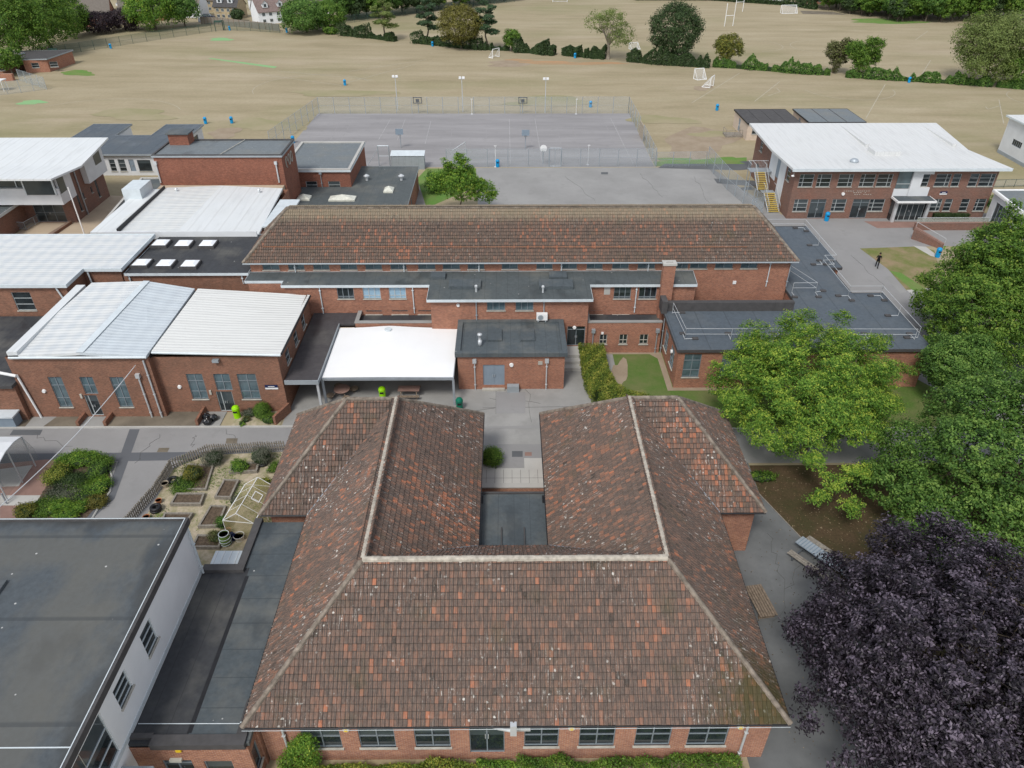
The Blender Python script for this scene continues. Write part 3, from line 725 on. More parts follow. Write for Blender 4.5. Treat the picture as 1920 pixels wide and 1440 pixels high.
for nm, l, mt in (('playground_patch', ((1385, 303), (1408, 302), (1425, 313), (1410, 312)), 'path_dark'), ('playground_patch', ((1388, 352), (1408, 350), (1412, 356), (1392, 357)), 'path_dark'), ('manhole', ((1127, 323), (1140, 323), (1140, 327), (1127, 327)), 'path_dark'), ('yard_patch', ((930, 735), (985, 735), (985, 775), (930, 775)), 'road_tarmac'),
        ('road_patch', ((600, 800), (615, 800), (560, 850), (545, 850)), 'trench_patch'), ('road_patch', ((1660, 520), (1672, 520), (1700, 548), (1688, 550)), 'yard_tarmac'), ('yard_patch', ((905, 800), (1012, 798), (1012, 803), (905, 805)), 'yard_tarmac')):
    sheet(nm, pxs(*l), .021, mt)
def crackline(a, b, n=9, w=.012, jit=.25, z=.012):
    a = Vector(G(*a)); b = Vector(G(*b)); m_ = MB(); pr = None
    for i in range(n + 1):
        q = a.lerp(b, i / n) + Vector((rnd.uniform(-jit, jit), rnd.uniform(-jit, jit)))
        if pr is not None: m_.tube((pr.x, pr.y, z), (q.x, q.y, z), w, 4)
        pr = q
    m_.build('surface_crack', 'crack')['kind'] = 'structure'
for a, b in (((300, 815), (250, 870)), ((372, 812), (355, 840)), ((920, 745), (1010, 755)), ((985, 700), (1000, 790)), ((1500, 1060), (1450, 1180)), ((1440, 1000), (1470, 1100)), ((1600, 480), (1660, 540)), ((1060, 330), (1120, 380)), ((1200, 325), (1240, 370)), ((1300, 330), (1330, 380)), ((60, 812), (130, 840)), ((420, 805), (460, 846))):
    crackline(a, b)
sheet('gravel_bed', [(-26.6, 27), (-24.75, 36), (-24.7, 41.2), (-22.7, 42.75), (-16.7, 43.15), (-13, 43), (-13, 32), (-17, 27)], .014, 'gravel')
sheet('brick_paving', pxs((0, 1010), (0, 870), (84, 862), (128, 862), (104, 915), (60, 1010)), .012, 'brick_paving')
sheet('paving', pxs((0, 948), (0, 929), (85, 929), (66, 948)), .018, 'concrete_pale')
sheet('paving', pxs((0, 913), (0, 880), (62, 872), (35, 912)), .020, 'concrete_pale')
bedp = [(-31.6, 36.1), (-33.0, 39.0), (-33.5, 41.5), (-31.9, 42.4), (-29.6, 42.0), (-28.6, 40.6), (-28.55, 38.9), (-30.2, 35.2), (-33.6, 32.5), (-35.8, 32.5)]
sheet('flower_bed_soil', pxs((40, 985), (105, 885), (118, 858), (180, 853), (208, 892), (206, 922), (150, 985)), .020, 'soil')
pth = pxs((180, 853), (200, 870), (210, 892), (207, 922), (190, 945), (172, 975))
kk = MB(); kk.path([(a, b, .05) for a, b in pth], .07, 5); kk.build('kerb', 'concrete_pale')['kind'] = 'structure'
# field: wear, greens, painted lines
sheet('grass_patch', pxs((800, 316), (900, 316), (905, 345), (800, 390), (782, 335)), .004, 'bright_grass')
sheet('path', pxs((765, 335), (782, 335), (800, 392), (760, 400)), .014, 'concrete')
sheet('cricket_strip', pxs((390, 110), (397, 109), (520, 125), (514, 128)), .010, 'strip_green')
sheet('grass_patch', pxs((1225, 303), (1400, 295), (1400, 311), (1228, 312)), .007, 'bright_grass')
def blot(nm, cpx, cpy, rx, ry, mt, z, n=22):
    ph = [rnd.uniform(0, 6.28) for _ in range(4)]
    pts = []
    for k_ in range(n):
        t = -k_ * 2 * math.pi / n; q = 1 + .22 * math.sin(2 * t + ph[0]) + .14 * math.sin(3 * t + ph[1]) + .12 * math.sin(5 * t + ph[2]) + rnd.uniform(-.07, .07)
        pts.append((cpx + rx * math.cos(t) * q, cpy + ry * math.sin(t) * q))
    return sheet(nm, list(reversed(pxs(*pts))), z, mt)
for i_, (cpx, cpy, rx, ry, mt) in enumerate(((1020, 117, 60, 3.5, 'orange_wear'), (1120, 119, 50, 2.6, 'orange_wear'), (975, 113, 26, 2.2, 'orange_wear'), (952, 120, 44, 5, 'bare_earth'), (103, 117, 7, 2, 'orange_wear'), (146, 137, 36, 4.5, 'bright_grass'), (60, 192, 26, 4, 'strip_green'), (415, 74, 26, 2.4, 'strip_green'),
        (1660, 40, 70, 4.5, 'bright_grass'), (1310, 268, 70, 26, 'bare_earth'), (1345, 252, 42, 7, 'faded_grass'), (1270, 300, 36, 4, 'bright_grass'), (1360, 300, 30, 6, 'bright_grass'), (1318, 165, 20, 4, 'bare_earth'), (420, 250, 30, 10, 'bare_earth'), (500, 235, 60, 12, 'faded_grass'), (1030, 190, 90, 9, 'faded_grass'), (640, 175, 80, 7, 'faded_grass'), (1240, 225, 60, 8, 'faded_grass'), (250, 215, 80, 10, 'faded_grass'))):
    blot('worn_ground', cpx, cpy, rx, ry, mt, .005 + .0015 * i_)
def stripe(mb, a, b, w, z):
    a = Vector(a); b = Vector(b); dd = (b - a).normalized(); nn = Vector((-dd.y, dd.x)) * w / 2
    mb.quad((a.x - nn.x, a.y - nn.y, z), (b.x - nn.x, b.y - nn.y, z), (b.x + nn.x, b.y + nn.y, z), (a.x + nn.x, a.y + nn.y, z))
m = MB()
for a, b in (((760, 223), (745, 263)), ((808, 227), (797, 270)), ((955, 223), (957, 307)), ((1003, 223), (1017, 307)), ((1145, 222), (1187, 307)), ((733, 222), (710, 262))):
    stripe(m, G(*a), G(*b), .10, .014)
m.build('court_lines', 'line_white')['kind'] = 'structure'
m = MB()
for a, b in (((993, 227), (1000, 297)), ((1045, 240), (1057, 300)), ((1133, 227), (1163, 297)), ((1149, 222), (1178, 297)), ((770, 223), (763, 240)), ((849, 228), (842, 290)), ((912, 230), (911, 290)), ((1075, 240), (1090, 297)),
             ((700, 227), (1120, 227)), ((640, 262), (700, 262)), ((1033, 268), (1150, 268)), ((640, 222), (620, 262)), ((663, 222), (640, 262))):
    stripe(m, G(*a), G(*b), .07, .012)
m.build('court_lines', 'line_faint')['kind'] = 'structure'
m = MB()
for a, b in (((1387, 137), (1297, 193)), ((1462, 153), (1415, 190)), ((1660, 158), (1623, 223)), ((1873, 187), (1882, 232)), ((1745, 113), (1728, 140)), ((640, 158), (780, 120)), ((655, 134), (800, 112)), ((470, 137), (640, 160)), ((520, 133), (700, 150)),
             ((1560, 123), (1545, 128)), ((1740, 58), (1716, 75)), ((995, 183), (1040, 188)), ((1852, 205), (1876, 198)), ((1848, 200), (1852, 205)), ((1456, 165), (1463, 172)), ((1463, 172), (1440, 180))):
    stripe(m, G(*a), G(*b), .16, .012)
for cx, cy, r, t0, t1 in ((108, 149, 9, 2.2, 5.0), (82, 203, 9, 1.5, 4.7), (63, 205, 8, -1.5, 1.6), (-40, 160, 12, .5, 3.6), (70, 158, 9, 3.2, 6.2), (-75, 135, 16, .5, 2.5)):
    pp = [(cx + r * math.cos(t0 + (t1 - t0) * i / 14), cy + r * math.sin(t0 + (t1 - t0) * i / 14)) for i in range(15)]
    for a, b in zip(pp[:-1], pp[1:]): stripe(m, a, b, .13, .012)
m.build('pitch_lines', 'grass_line')['kind'] = 'structure'

# ================================================================== U-SHAPED TILED BLOCK
ZE, ZR = 3.86, 8.9
XL0, XL1, XR1, XR0 = -12.25, -1.78, 2.37, 12.95
YF, YB, YC0, YC1 = 18.86, 29.85, 32.5, 42.65
XCL, XCR = -15.2, 15.8
XRL, XRR, YRF, YRC = (XL0 + XL1) / 2, (XR0 + XR1) / 2, (YF + YB) / 2, (YC0 + YC1) / 2
U = thing('tiled_block', 'brick block with mossy clay tiled hip roofs in a U, nearest the viewer', 'school building', (.35, 19.4, 0))
foot = [(-11.8, 19.4), (12.5, 19.4), (12.5, 32.95), (15.35, 32.95), (15.35, 42.2), (2.85, 42.2), (2.85, 29.4), (-2.25, 29.4), (-2.25, 42.2), (-14.75, 42.2), (-14.75, 32.95), (-11.8, 32.95)]
ff = []
for a, b, st in ((566, 638, 'cas'), (672, 740, 'cas'), (777, 844, 'cas'), (880, 946, 'fd'), (983, 1048, 'cas'), (1086, 1153, 'cas'), (1191, 1258, 'cas'), (1290, 1364, 'cas')):
    x0 = WY(a, 1380, 19.4)[0] + 11.8; x1 = WY(b, 1380, 19.4)[0] + 11.8
    ff.append((round(x0, 2), 1.12 if st == 'cas' else .55, round(x1, 2), 3.62, st if st == 'cas' else 'door2'))
walls(U, foot, 0, ZE - .08, 'brick_front', {0: ff})
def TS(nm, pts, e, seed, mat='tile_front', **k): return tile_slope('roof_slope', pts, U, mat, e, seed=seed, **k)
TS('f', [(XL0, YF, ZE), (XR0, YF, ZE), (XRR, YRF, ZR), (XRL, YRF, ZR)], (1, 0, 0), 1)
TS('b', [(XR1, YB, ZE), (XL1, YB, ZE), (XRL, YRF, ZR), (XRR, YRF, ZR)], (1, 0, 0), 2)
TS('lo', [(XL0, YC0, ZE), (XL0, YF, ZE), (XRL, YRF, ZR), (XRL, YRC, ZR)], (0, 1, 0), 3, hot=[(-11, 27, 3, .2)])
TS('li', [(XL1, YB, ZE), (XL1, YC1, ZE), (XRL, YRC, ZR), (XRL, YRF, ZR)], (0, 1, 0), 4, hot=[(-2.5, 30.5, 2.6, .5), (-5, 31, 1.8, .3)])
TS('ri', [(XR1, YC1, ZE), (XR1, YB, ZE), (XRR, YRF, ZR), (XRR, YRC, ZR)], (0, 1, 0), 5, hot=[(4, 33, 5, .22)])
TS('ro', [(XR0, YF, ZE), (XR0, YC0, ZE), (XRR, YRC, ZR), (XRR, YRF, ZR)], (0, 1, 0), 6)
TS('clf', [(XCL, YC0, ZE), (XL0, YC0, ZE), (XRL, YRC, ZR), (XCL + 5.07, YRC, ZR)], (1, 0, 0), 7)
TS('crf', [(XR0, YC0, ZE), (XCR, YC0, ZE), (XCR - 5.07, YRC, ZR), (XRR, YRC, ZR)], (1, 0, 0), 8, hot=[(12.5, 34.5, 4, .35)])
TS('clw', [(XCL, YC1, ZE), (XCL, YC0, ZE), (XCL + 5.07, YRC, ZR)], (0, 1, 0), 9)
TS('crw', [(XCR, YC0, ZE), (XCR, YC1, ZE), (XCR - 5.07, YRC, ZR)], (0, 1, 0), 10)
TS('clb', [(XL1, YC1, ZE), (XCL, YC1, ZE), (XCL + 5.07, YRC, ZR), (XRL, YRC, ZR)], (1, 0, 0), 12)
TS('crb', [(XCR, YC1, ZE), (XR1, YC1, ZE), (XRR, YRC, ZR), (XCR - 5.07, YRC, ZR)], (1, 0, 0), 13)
for a, b, mt in (((XRL, YRF, ZR), (XRR, YRF, ZR), 'ridge_pale'), ((XRL, YRF, ZR), (XRL, YRC, ZR), 'ridge_pale'), ((XRR, YRF, ZR), (XRR, YRC, ZR), 'ridge_pale'),
                 ((XL0, YF, ZE), (XRL, YRF, ZR), 'ridge_cap'), ((XR0, YF, ZE), (XRR, YRF, ZR), 'ridge_cap'), ((XCL, YC0, ZE), (XCL + 5.07, YRC, ZR), 'ridge_cap'), ((XCR, YC0, ZE), (XCR - 5.07, YRC, ZR), 'ridge_cap'),
                 ((XCL, YC1, ZE), (XCL + 5.07, YRC, ZR), 'ridge_cap'), ((XCR, YC1, ZE), (XCR - 5.07, YRC, ZR), 'ridge_cap'), ((XCL + 5.07, YRC, ZR), (XRL, YRC, ZR), 'ridge_cap'), ((XRR, YRC, ZR), (XCR - 5.07, YRC, ZR), 'ridge_cap'),
                 ((XL1, YC1, ZE), (XRL, YRC, ZR), 'ridge_cap'), ((XR1, YC1, ZE), (XRR, YRC, ZR), 'ridge_cap')):
    ridge(U, a, b, .15 if mt == 'ridge_pale' else .12, mt)
for a, b in (((XL0, YC0, ZE), (XRL, YRC, ZR)), ((XR0, YC0, ZE), (XRR, YRC, ZR)), ((XL1, YB, ZE), (XRL, YRF, ZR)), ((XR1, YB, ZE), (XRR, YRF, ZR))):
    v = MB(); v.tube((a[0], a[1], a[2] + .03), (b[0], b[1], b[2] - .05), .07, 6); v.build('valley_gutter', 'lead', U)
gt = MB()
for a, b in (((XL0, YF - .06), (XR0, YF - .06)), ((XR0 + .06, YF), (XR0 + .06, YC0)), ((XL0 - .06, YF), (XL0 - .06, YC0)), ((XCL, YC0 - .06), (XL0, YC0 - .06)), ((XR0, YC0 - .06), (XCR, YC0 - .06)), ((XL1 + .06, YB), (XL1 + .06, YC1)), ((XR1 - .06, YB), (XR1 - .06, YC1))):
    gt.tube((a[0], a[1], ZE - .03), (b[0], b[1], ZE - .03), .045, 6)
gt.build('gutter', 'black_rubber', U)
MB().box(XL0 - .0, YF - .135, ZE - .10, XR0, YF - .12, ZE - .075).build('lightning_conductor', 'fascia_pale', U)
sf = MB()
sf.prism([(p[0], p[1]) for p in [(XL0 + .05, YF + .05), (XR0 - .05, YF + .05), (XR0 - .05, YC0 + .05), (XCR - .05, YC0 + .05), (XCR - .05, YC1 - .05), (XR1 + .05, YC1 - .05), (XR1 + .05, YB - .05), (XL1 - .05, YB - .05), (XL1 - .05, YC1 - .05), (XCL + .05, YC1 - .05), (XCL + .05, YC0 + .05), (XL0 + .05, YC0 + .05)]], ZE - .10, ZE - .06)
sf.build('soffit', 'frame_dark', U)
downpipe(U, -10.7, 19.28, .1, 3.5, .06, 'steel_light'); downpipe(U, 11.3, 19.28, .1, 3.5, .06, 'steel_light')
MB().box(.05, 18.72, 3.2, .35, 19.3, 4.0).tube((.2, 18.95, 3.3), (-.5, 19.2, 3.1), .11, 10).tube((-.5, 19.2, 3.1), (-.85, 19.25, 3.2), .1, 10).box(.35, 19.1, 2.95, 1.0, 19.38, 3.3).build('flue_pipe', 'steel_light', U)
for px in (650, 1071, 1385):
    x = WY(px, 1367, 19.4)[0]; MB().tube((x, 19.4, 2.88), (x, 19.24, 2.88), .19, 14, .15).build('bulkhead_lamp', 'dirty_dome', U)
    MB().tube((x, 19.24, 2.88), (x, 19.22, 2.88), .1, 10).build('lamp_glass', 'sign_yellow', bpy.data.objects[-1] if False else U)
# small flat roof inside the U
MB().prism([(-2.25, 29.4), (2.85, 29.4), (2.85, 35.4), (-2.25, 35.4)], 0, 2.9).build('court_roof', 'felt_slate', U)
for b6 in ((-2.25, 35.25, 2.9, 2.85, 35.42, 2.98), (-.45, 29.6, 2.9, -.38, 32.2, 3.02), (.95, 29.6, 2.9, 1.02, 32.2, 3.02)): MB().box(*b6).build('roof_upstand', 'slate_roof', U)
for b6 in ((-2.2, 34.4, 2.905, -1.6, 35.1, 2.93), (2.2, 34.4, 2.905, 2.8, 35.1, 2.93)): MB().box(*b6).build('roof_outlet', 'black_rubber', U)
# planter terrace north of it
t = thing('terrace_wall', 'low brick wall with pale stone coping closing the gap between the two tiled wings', 'wall', (.35, 38.7, 0))
MB().box(-2.4, 38.55, 0, 2.95, 38.85, .42).build('wall', 'brick_front', t)
MB().box(-2.4, 38.5, .42, 2.95, 38.95, .5).build('coping', 'concrete_pale', t)
t = thing('stone_terrace', 'pale stone slab terrace with a step, between the tiled wings', 'terrace', (.35, 40, 0))
MB().box(-2.25, 38.86, 0, 2.85, 40.6, .3).build('slabs', 'paving' if 'paving' in MATS else 'concrete_pale', t)
MB().box(1.2, 40.6, 0, 2.85, 41.9, .3).box(-1.0, 40.6, 0, 1.2, 40.95, .15).box(-2.25, 40.6, 0, -1.0, 41.9, .3).build('step', 'concrete_pale', t)
j = MB()
for x in np.arange(-2.2, 2.8, .62): j.box(x, 38.87, .3, x + .02, 40.6, .304)
j.box(-2.25, 39.7, .3, 2.85, 39.72, .305).build('slab_joint', 'crack', t)

# ================================================================== BOTTOM-LEFT HALL (K) AND ITS LINK
K = thing('white_hall', 'tall white rendered hall with big stained grey flat roof at the bottom left', 'school building', (-17.35, 22, 0))
kw = []
for a, b in (((261.7, 1195), (295, 1190)), ((212, 1300), (250, 1285))): pass
def KWIN(yl, yh, zb, zt, st): kw.append((yl, zb, yh, zt, st))
KX = -17.35
q1 = WX(280, 1157, KX); q2 = WX(262, 1195, KX); q3 = WX(278, 1235, KX)
r1 = WX(233, 1253, KX); r2 = WX(211, 1298, KX); r3 = WX(229, 1328, KX)
s1 = WX(186, 1335, KX); s2 = WX(130, 1437, KX); s3 = WX(221, 1376, KX)
kfoot = [(KX, 3), (KX, 28.35), (-60, 28.35), (-60, 3)]
kh = [(q2[0] - 3, q3[1], q1[0] - 3, q1[1], 'k'), (r2[0] - 3, r3[1], r1[0] - 3, r1[1], 'k'), (13.0 - 3, 3.9, s1[0] - 3, s1[1], 'kk')]
walls(K, kfoot, 0, 7.3, 'wall_white', {0: kh})
MB().prism([(KX + .12, 3), (KX + .12, 28.5), (-60, 28.5), (-60, 3)], 7.3, 7.5).build('roof', 'felt_hall', K)
MB().rim([(KX + .16, 3), (KX + .16, 28.55), (-60, 28.55), (-60, 3)], .16, 7.2, 7.62).build('fascia', 'slate_roof', K)
MB().box(KX - .02, 3, 7.622, KX + .02, 28.5, 7.65).box(-60, 28.46, 7.622, KX, 28.5, 7.65).box(-60, 15.9, 7.51, KX - .05, 15.95, 7.53).build('lightning_conductor', 'fascia_pale', K)
for b6 in ((-27.5, 20.9, 7.5, -24.55, 24.3, 7.66), (-28, 16.9, 7.5, -26.2, 19.0, 7.62)): MB().box(*b6).build('roof_hatch', 'felt_hall', K)
downpipe(K, KX + .12, 28.2, 3.6, 7.2, .06, 'fascia_pale'); MB().box(KX + .002, 10, 3.6, KX + .03, 28.3, 3.85).build('flashing', 'fascia_pale', K)
MB().tube((KX + .03, 15.95, 3.9), (KX + .03, 15.95, 7.2), .015, 5).build('conductor_drop', 'sill', K)
L_ = thing('link_building', 'low brick link with puddled dark felt roof between the white hall and the tiled block', 'school building', (-14.8, 20, 0))
lf = [(KX + .01, 18.25), (-11.95, 18.25), (-11.95, 19.2), (-11.85, 19.2), (-11.85, 32.2), (-15.2, 32.2), (-15.2, 28.6), (KX + .01, 28.6)]
lh = []
for a, b, c, d_, st in ((305, 1420, 360, 1450, 'door2'), (382, 1428, 435, 1450, 'one')):
    x0 = WY(a, 1430, 18.25)[0]; x1 = WY(c, 1430, 18.25)[0]; lh.append((max(.8, x0 - KX), .3, x1 - KX, 2.2 if st == 'door2' else 2.1, st))
walls(L_, lf, 0, 3.3, 'brick_front', {0: lh, 1: [(.15, .9, .8, 2.6, 'one')]})
MB().prism([(KX + .01, 18.3), (-14.75, 18.3), (-14.75, 28.6), (KX + .01, 28.6)], 3.3, 3.5).build('roof', 'felt_black', L_)
MB().prism([(-14.75, 18.3), (-11.85, 18.3), (-11.85, 32.2), (-15.2, 32.2), (-15.2, 28.6), (-14.75, 28.6)], 3.3, 3.54).build('roof', 'felt_slate_y', L_)
MB().box(-14.83, 18.8, 3.505, -14.62, 28.0, 3.545).build('gully', 'black_rubber', L_)
for b6 in ((-16.3, 18.12, 3.3, -12.0, 18.65, 3.68), (-12.5, 18.65, 3.3, -12.02, 20.4, 3.66), (KX + .02, 18.5, 3.3, -16.3, 18.75, 3.66), (-15.45, 28.75, 3.3, -15.0, 32.4, 3.72), (KX + .02, 28.3, 3.3, -15.0, 28.75, 3.72)):
    MB().box(*b6).build('parapet', 'slate_roof', L_)
MB().box(KX + .02, 28.76, 3.0, -15.46, 30.3, 3.12).build('lean_to_roof', 'fascia_pale', L_)
for x in np.arange(-17.2, -15.6, .42): MB().box(x, 28.77, 3.12, x + .03, 30.28, 3.15).build('glazing_bar', 'white_paint', L_)
MB().path([(KX + .1, 19.25, 3.56), (-12.5, 19.2, 3.6), (-12.45, 19.2, 3.72), (-11.9, 19.2, 3.72)], .02, 5).build('lightning_conductor', 'fascia_pale', L_)
x = WY(335, 1405, 18.25); MB().box(x[0] - .12, 18.16, x[1] - .12, x[0] + .12, 18.25, x[1] + .12).build('alarm_box', 'sign_yellow', L_)
x = WY(332, 1423, 18.25); MB().box(x[0] - .3, 18.1, x[1] - .05, x[0] + .25, 18.25, x[1] + .1).build('bulkhead_lamp', 'dirty_dome', L_)
PL = thing('porch_canopy', 'small grey metal porch roof tucked against the white hall, bottom left', 'canopy', (-16.9, 16.6, 0))
MB().quad((KX + .03, 15.2, 2.95), (-15.9, 15.2, 2.75), (-15.9, 17.4, 2.75), (KX + .03, 17.4, 2.95)).quad((KX + .03, 15.2, 2.9), (KX + .03, 17.4, 2.9), (-15.9, 17.4, 2.7), (-15.9, 15.2, 2.7)).build('roof', 'felt_pale', PL)
MB().box(-15.92, 15.2, 2.5, -15.82, 17.4, 2.8).box(KX + .03, 17.35, 2.75, -15.9, 17.43, 3.25).build('fascia', 'fascia_grey', PL)
MB().tube((-15.95, 15.3, 0), (-15.95, 15.3, 2.6), .05).build('post', 'steel', PL)

# ================================================================== LONG MAIN BLOCK
M = thing('main_block', 'long two-storey brick block under a brown clay tiled hip roof, across the middle', 'school building', (1.2, 61.8, 0))
mf = [(-23.6, 61.85), (26.2, 61.85), (26.2, 68.6), (-23.6, 68.6)]
MZ, MR = 7.0, 10.75; MX0, MX1, MY0, MY1 = -24.05, 26.65, 61.4, 69.05; MYR = (MY0 + MY1) / 2
cl = []
for a, b in ((492, 523), (540, 570), (587, 617), (638, 669), (685, 716), (732, 762), (784, 816), (830, 862), (877, 908), (941, 971), (1006, 1036), (1052, 1082), (1100, 1130), (1148, 1179), (1196, 1228), (1268, 1290), (1294, 1326), (1341, 1374), (1389, 1420)):
    x0 = WY(a, 499, 61.85)[0] + 23.6; x1 = WY(b, 499, 61.85)[0] + 23.6; cl.append((round(x0, 2), 6.12, round(x1, 2), 6.75, 'clr'))
walls(M, mf, 0, 6.9, 'brick_main', {0: cl})
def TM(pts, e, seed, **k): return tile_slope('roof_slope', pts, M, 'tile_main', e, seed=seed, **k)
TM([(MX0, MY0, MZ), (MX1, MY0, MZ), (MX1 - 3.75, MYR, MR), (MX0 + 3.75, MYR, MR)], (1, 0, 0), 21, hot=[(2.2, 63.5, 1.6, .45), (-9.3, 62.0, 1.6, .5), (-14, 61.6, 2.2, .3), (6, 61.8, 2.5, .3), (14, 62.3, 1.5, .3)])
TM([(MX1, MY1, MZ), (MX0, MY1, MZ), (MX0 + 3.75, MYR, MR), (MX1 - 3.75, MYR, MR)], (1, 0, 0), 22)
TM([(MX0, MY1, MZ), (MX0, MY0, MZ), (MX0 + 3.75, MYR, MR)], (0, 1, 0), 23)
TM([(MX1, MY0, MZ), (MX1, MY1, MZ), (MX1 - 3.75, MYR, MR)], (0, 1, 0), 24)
for a, b in (((MX0 + 3.75, MYR, MR), (MX1 - 3.75, MYR, MR)), ((MX0, MY0, MZ), (MX0 + 3.75, MYR, MR)), ((MX1, MY0, MZ), (MX1 - 3.75, MYR, MR)), ((MX0, MY1, MZ), (MX0 + 3.75, MYR, MR)), ((MX1, MY1, MZ), (MX1 - 3.75, MYR, MR))):
    ridge(M, a, b, .13, 'ridge_cap')
MB().tube((MX0, MY0 - .07, MZ - .05), (MX1, MY0 - .07, MZ - .05), .075, 6).build('gutter', 'fascia_grey', M)
MB().prism([(MX0 + .05, MY0 + .05), (MX1 - .05, MY0 + .05), (MX1 - .05, MY1 - .05), (MX0 + .05, MY1 - .05)], MZ - .13, MZ - .09).build('soffit', 'frame_dark', M)
MB().path([(-22.3, MY0 + 1.0, MZ + 1.16), (22, MY0 + .9, MZ + 1.06)], .02, 5).build('lightning_conductor', 'terracotta', M)
for px in (1440, 1478): 
    x = WY(px, 520, 61.7)[0]; downpipe(M, x, 61.75, 4.3, 6.85, .045, 'fascia_pale' if px == 1440 else 'steel')
for x in (-19.5, -9.5, -2.6, 5.0, 13.0): downpipe(M, x, 61.7, 5.95, 6.9, .05, 'fascia_pale')
MB().box(21.1, 61.75, 4.55, 21.4, 61.85, 4.85).build('vent_box', 'white_paint', M)
# corridor range in front of it, roof at 5.9
Cn = thing('corridor_range', 'brick range with long grey felt roof and deep central bay before the main block', 'school building', (0, 57, 0))
YS, YC = 59.3, 56.7
cf = [(-23.4, YS + .6), (-20.0, YS + .6), (-20.0, YS), (-6.7, YS), (-6.7, YC), (7.1, YC), (7.1, YS), (16.2, YS), (16.2, 61.84), (-23.4, 61.84)]
h1 = FW(YS, -20.0, [(632, 533.5, 663, 560, 'tri'), (680, 534, 713, 560, 'trib'), (729, 534, 761, 560, 'trib')], 'tri') + FW(YS, -20.0, [(686, 582, 716, 589), (735, 582, 765, 589), (784, 582, 812, 589)], 'clr')
h2 = FW(YC, -6.7, [(913, 565, 947, 582, 'clr2'), (967, 565, 1000, 582, 'clr2')], 'clr2') + [(12.05, 1.0, 13.65, 3.0, 'door2')]
h3 = FW(YS, 7.1, [(1151, 537, 1183, 560, 'tri'), (1198, 537, 1231, 560, 'tri')], 'tri') + FW(YS, 7.1, [(1101, 582, 1130, 589), (1149, 583, 1179, 589), (1197, 583, 1228, 589)], 'clr')
walls(Cn, cf, 0, 5.7, 'brick_main', {2: h1, 4: h2, 6: h3})
flat_roof(Cn, [(-23.7, 60.0), (-20.2, 60.0), (-20.2, 59.1), (-6.95, 59.1), (-6.95, 56.3), (7.4, 56.3), (7.4, 59.05), (17.0, 59.05), (17.2, 61.84), (-23.7, 61.84)], 5.9, 'felt_green', .2, 'fascia_pale')
for px0, py0, px1, py1 in ((806, 509, 836, 519), (841, 523, 902, 537), (1030, 508, 1062, 519), (1011, 523, 1073, 537)):
    a = G(px0, py1, 6.2); b = G(px1, py0, 6.2); MB().box(a[0], a[1], 5.9, b[0], b[1], 6.2).build('roof_box', 'felt_slate', Cn)
for px, py in ((893, 547), (1018, 548)):
    a = G(px, py, 5.9); MB().lathe((a[0], a[1], 5.9), [(.09, 0), (.09, .45), (.14, .46), (.14, .6), (.04, .68)], 10).build('vent_pipe', 'steel_light', Cn)
for px in (602, 775): x = WY(px, 560, YS - .1)[0]; downpipe(Cn, x, YS - .1, 3.0, 5.65, .05, 'fascia_pale')
for px in (893, 1020): x = WY(px, 575, YC - .1)[0]; downpipe(Cn, x, YC - .1, 3.7, 5.65, .05, 'steel')
x = WY(1192, 560, YS - .1)[0]; downpipe(Cn, x, YS - .1, 3.0, 5.65, .05, 'fascia_pale')
a = WY(1138, 543, YS); MB().box(a[0] - .25, YS - .012, a[1] - .5, a[0] + .3, YS - .002, a[1] + .25).build('render_repair', 'concrete_pale', Cn)
for px, py in ((859, 572), (1077, 614)):
    a = WY(px, py, YC); MB().tube((a[0], YC, a[1]), (a[0], YC - .12, a[1]), .17, 12, .13).build('bulkhead_lamp', 'white_paint', Cn)
# single-storey parapeted strips either side
for nm, fp, lb, hol, cop in (('wash_room', [(-13.6, 57.15), (-6.72, 57.15), (-6.72, 59.28), (-13.6, 59.28)], 'small parapeted brick strip with wet dark roof behind the white fabric canopy', {}, 'concrete'),
                        ('wash_room', [(7.12, 57.05), (13.85, 57.05), (13.85, 59.28), (7.12, 59.28)], 'small parapeted brick strip with three little windows above the lawn', {0: FW(57.05, 7.12, [(1124, 627, 1138, 645, 'small'), (1161, 627, 1176, 645, 'small'), (1199, 627, 1215, 645, 'small')], 'small')}, 'concrete')):
    t = thing(nm, lb, 'outbuilding', (fp[0][0], fp[0][1], 0))
    walls(t, fp, 0, 3.15, 'brick_main', hol)
    MB().prism([(fp[0][0] + .2, fp[0][1] + .2), (fp[1][0] - .0, fp[1][1] + .2), (fp[2][0], fp[2][1]), (fp[3][0] + .2, fp[3][1])], 2.6, 2.75).build('roof', 'felt_black', t)
    MB().box(fp[0][0] - .05, fp[0][1] - .05, 3.15, fp[1][0] + .02, fp[1][1] + .3, 3.25).box(fp[0][0] - .05, fp[0][1] + .3, 3.15, fp[0][0] + .3, fp[3][1] - .01, 3.25).build('coping', cop, t)
    MB().box(fp[0][0] + .02, fp[0][1] + .21, 0, fp[1][0] - .02, fp[1][1] + .3, 3.14).build('inner_wall', 'brick_main', t)
    if hol:
        downpipe(t, fp[0][0] - .1, fp[0][1] - .08, 0, 3.0, .06, 'steel'); downpipe(t, fp[0][0] + .6, fp[0][1] - .12, 0, 2.2, .05, 'steel', True); downpipe(t, fp[1][0] - .35, fp[1][1] - .12, 0, 2.2, .05, 'steel', True)
        MB().box(8.45, 56.95, 2.0, 8.65, 57.05, 2.2).build('vent_box', 'white_paint', t)
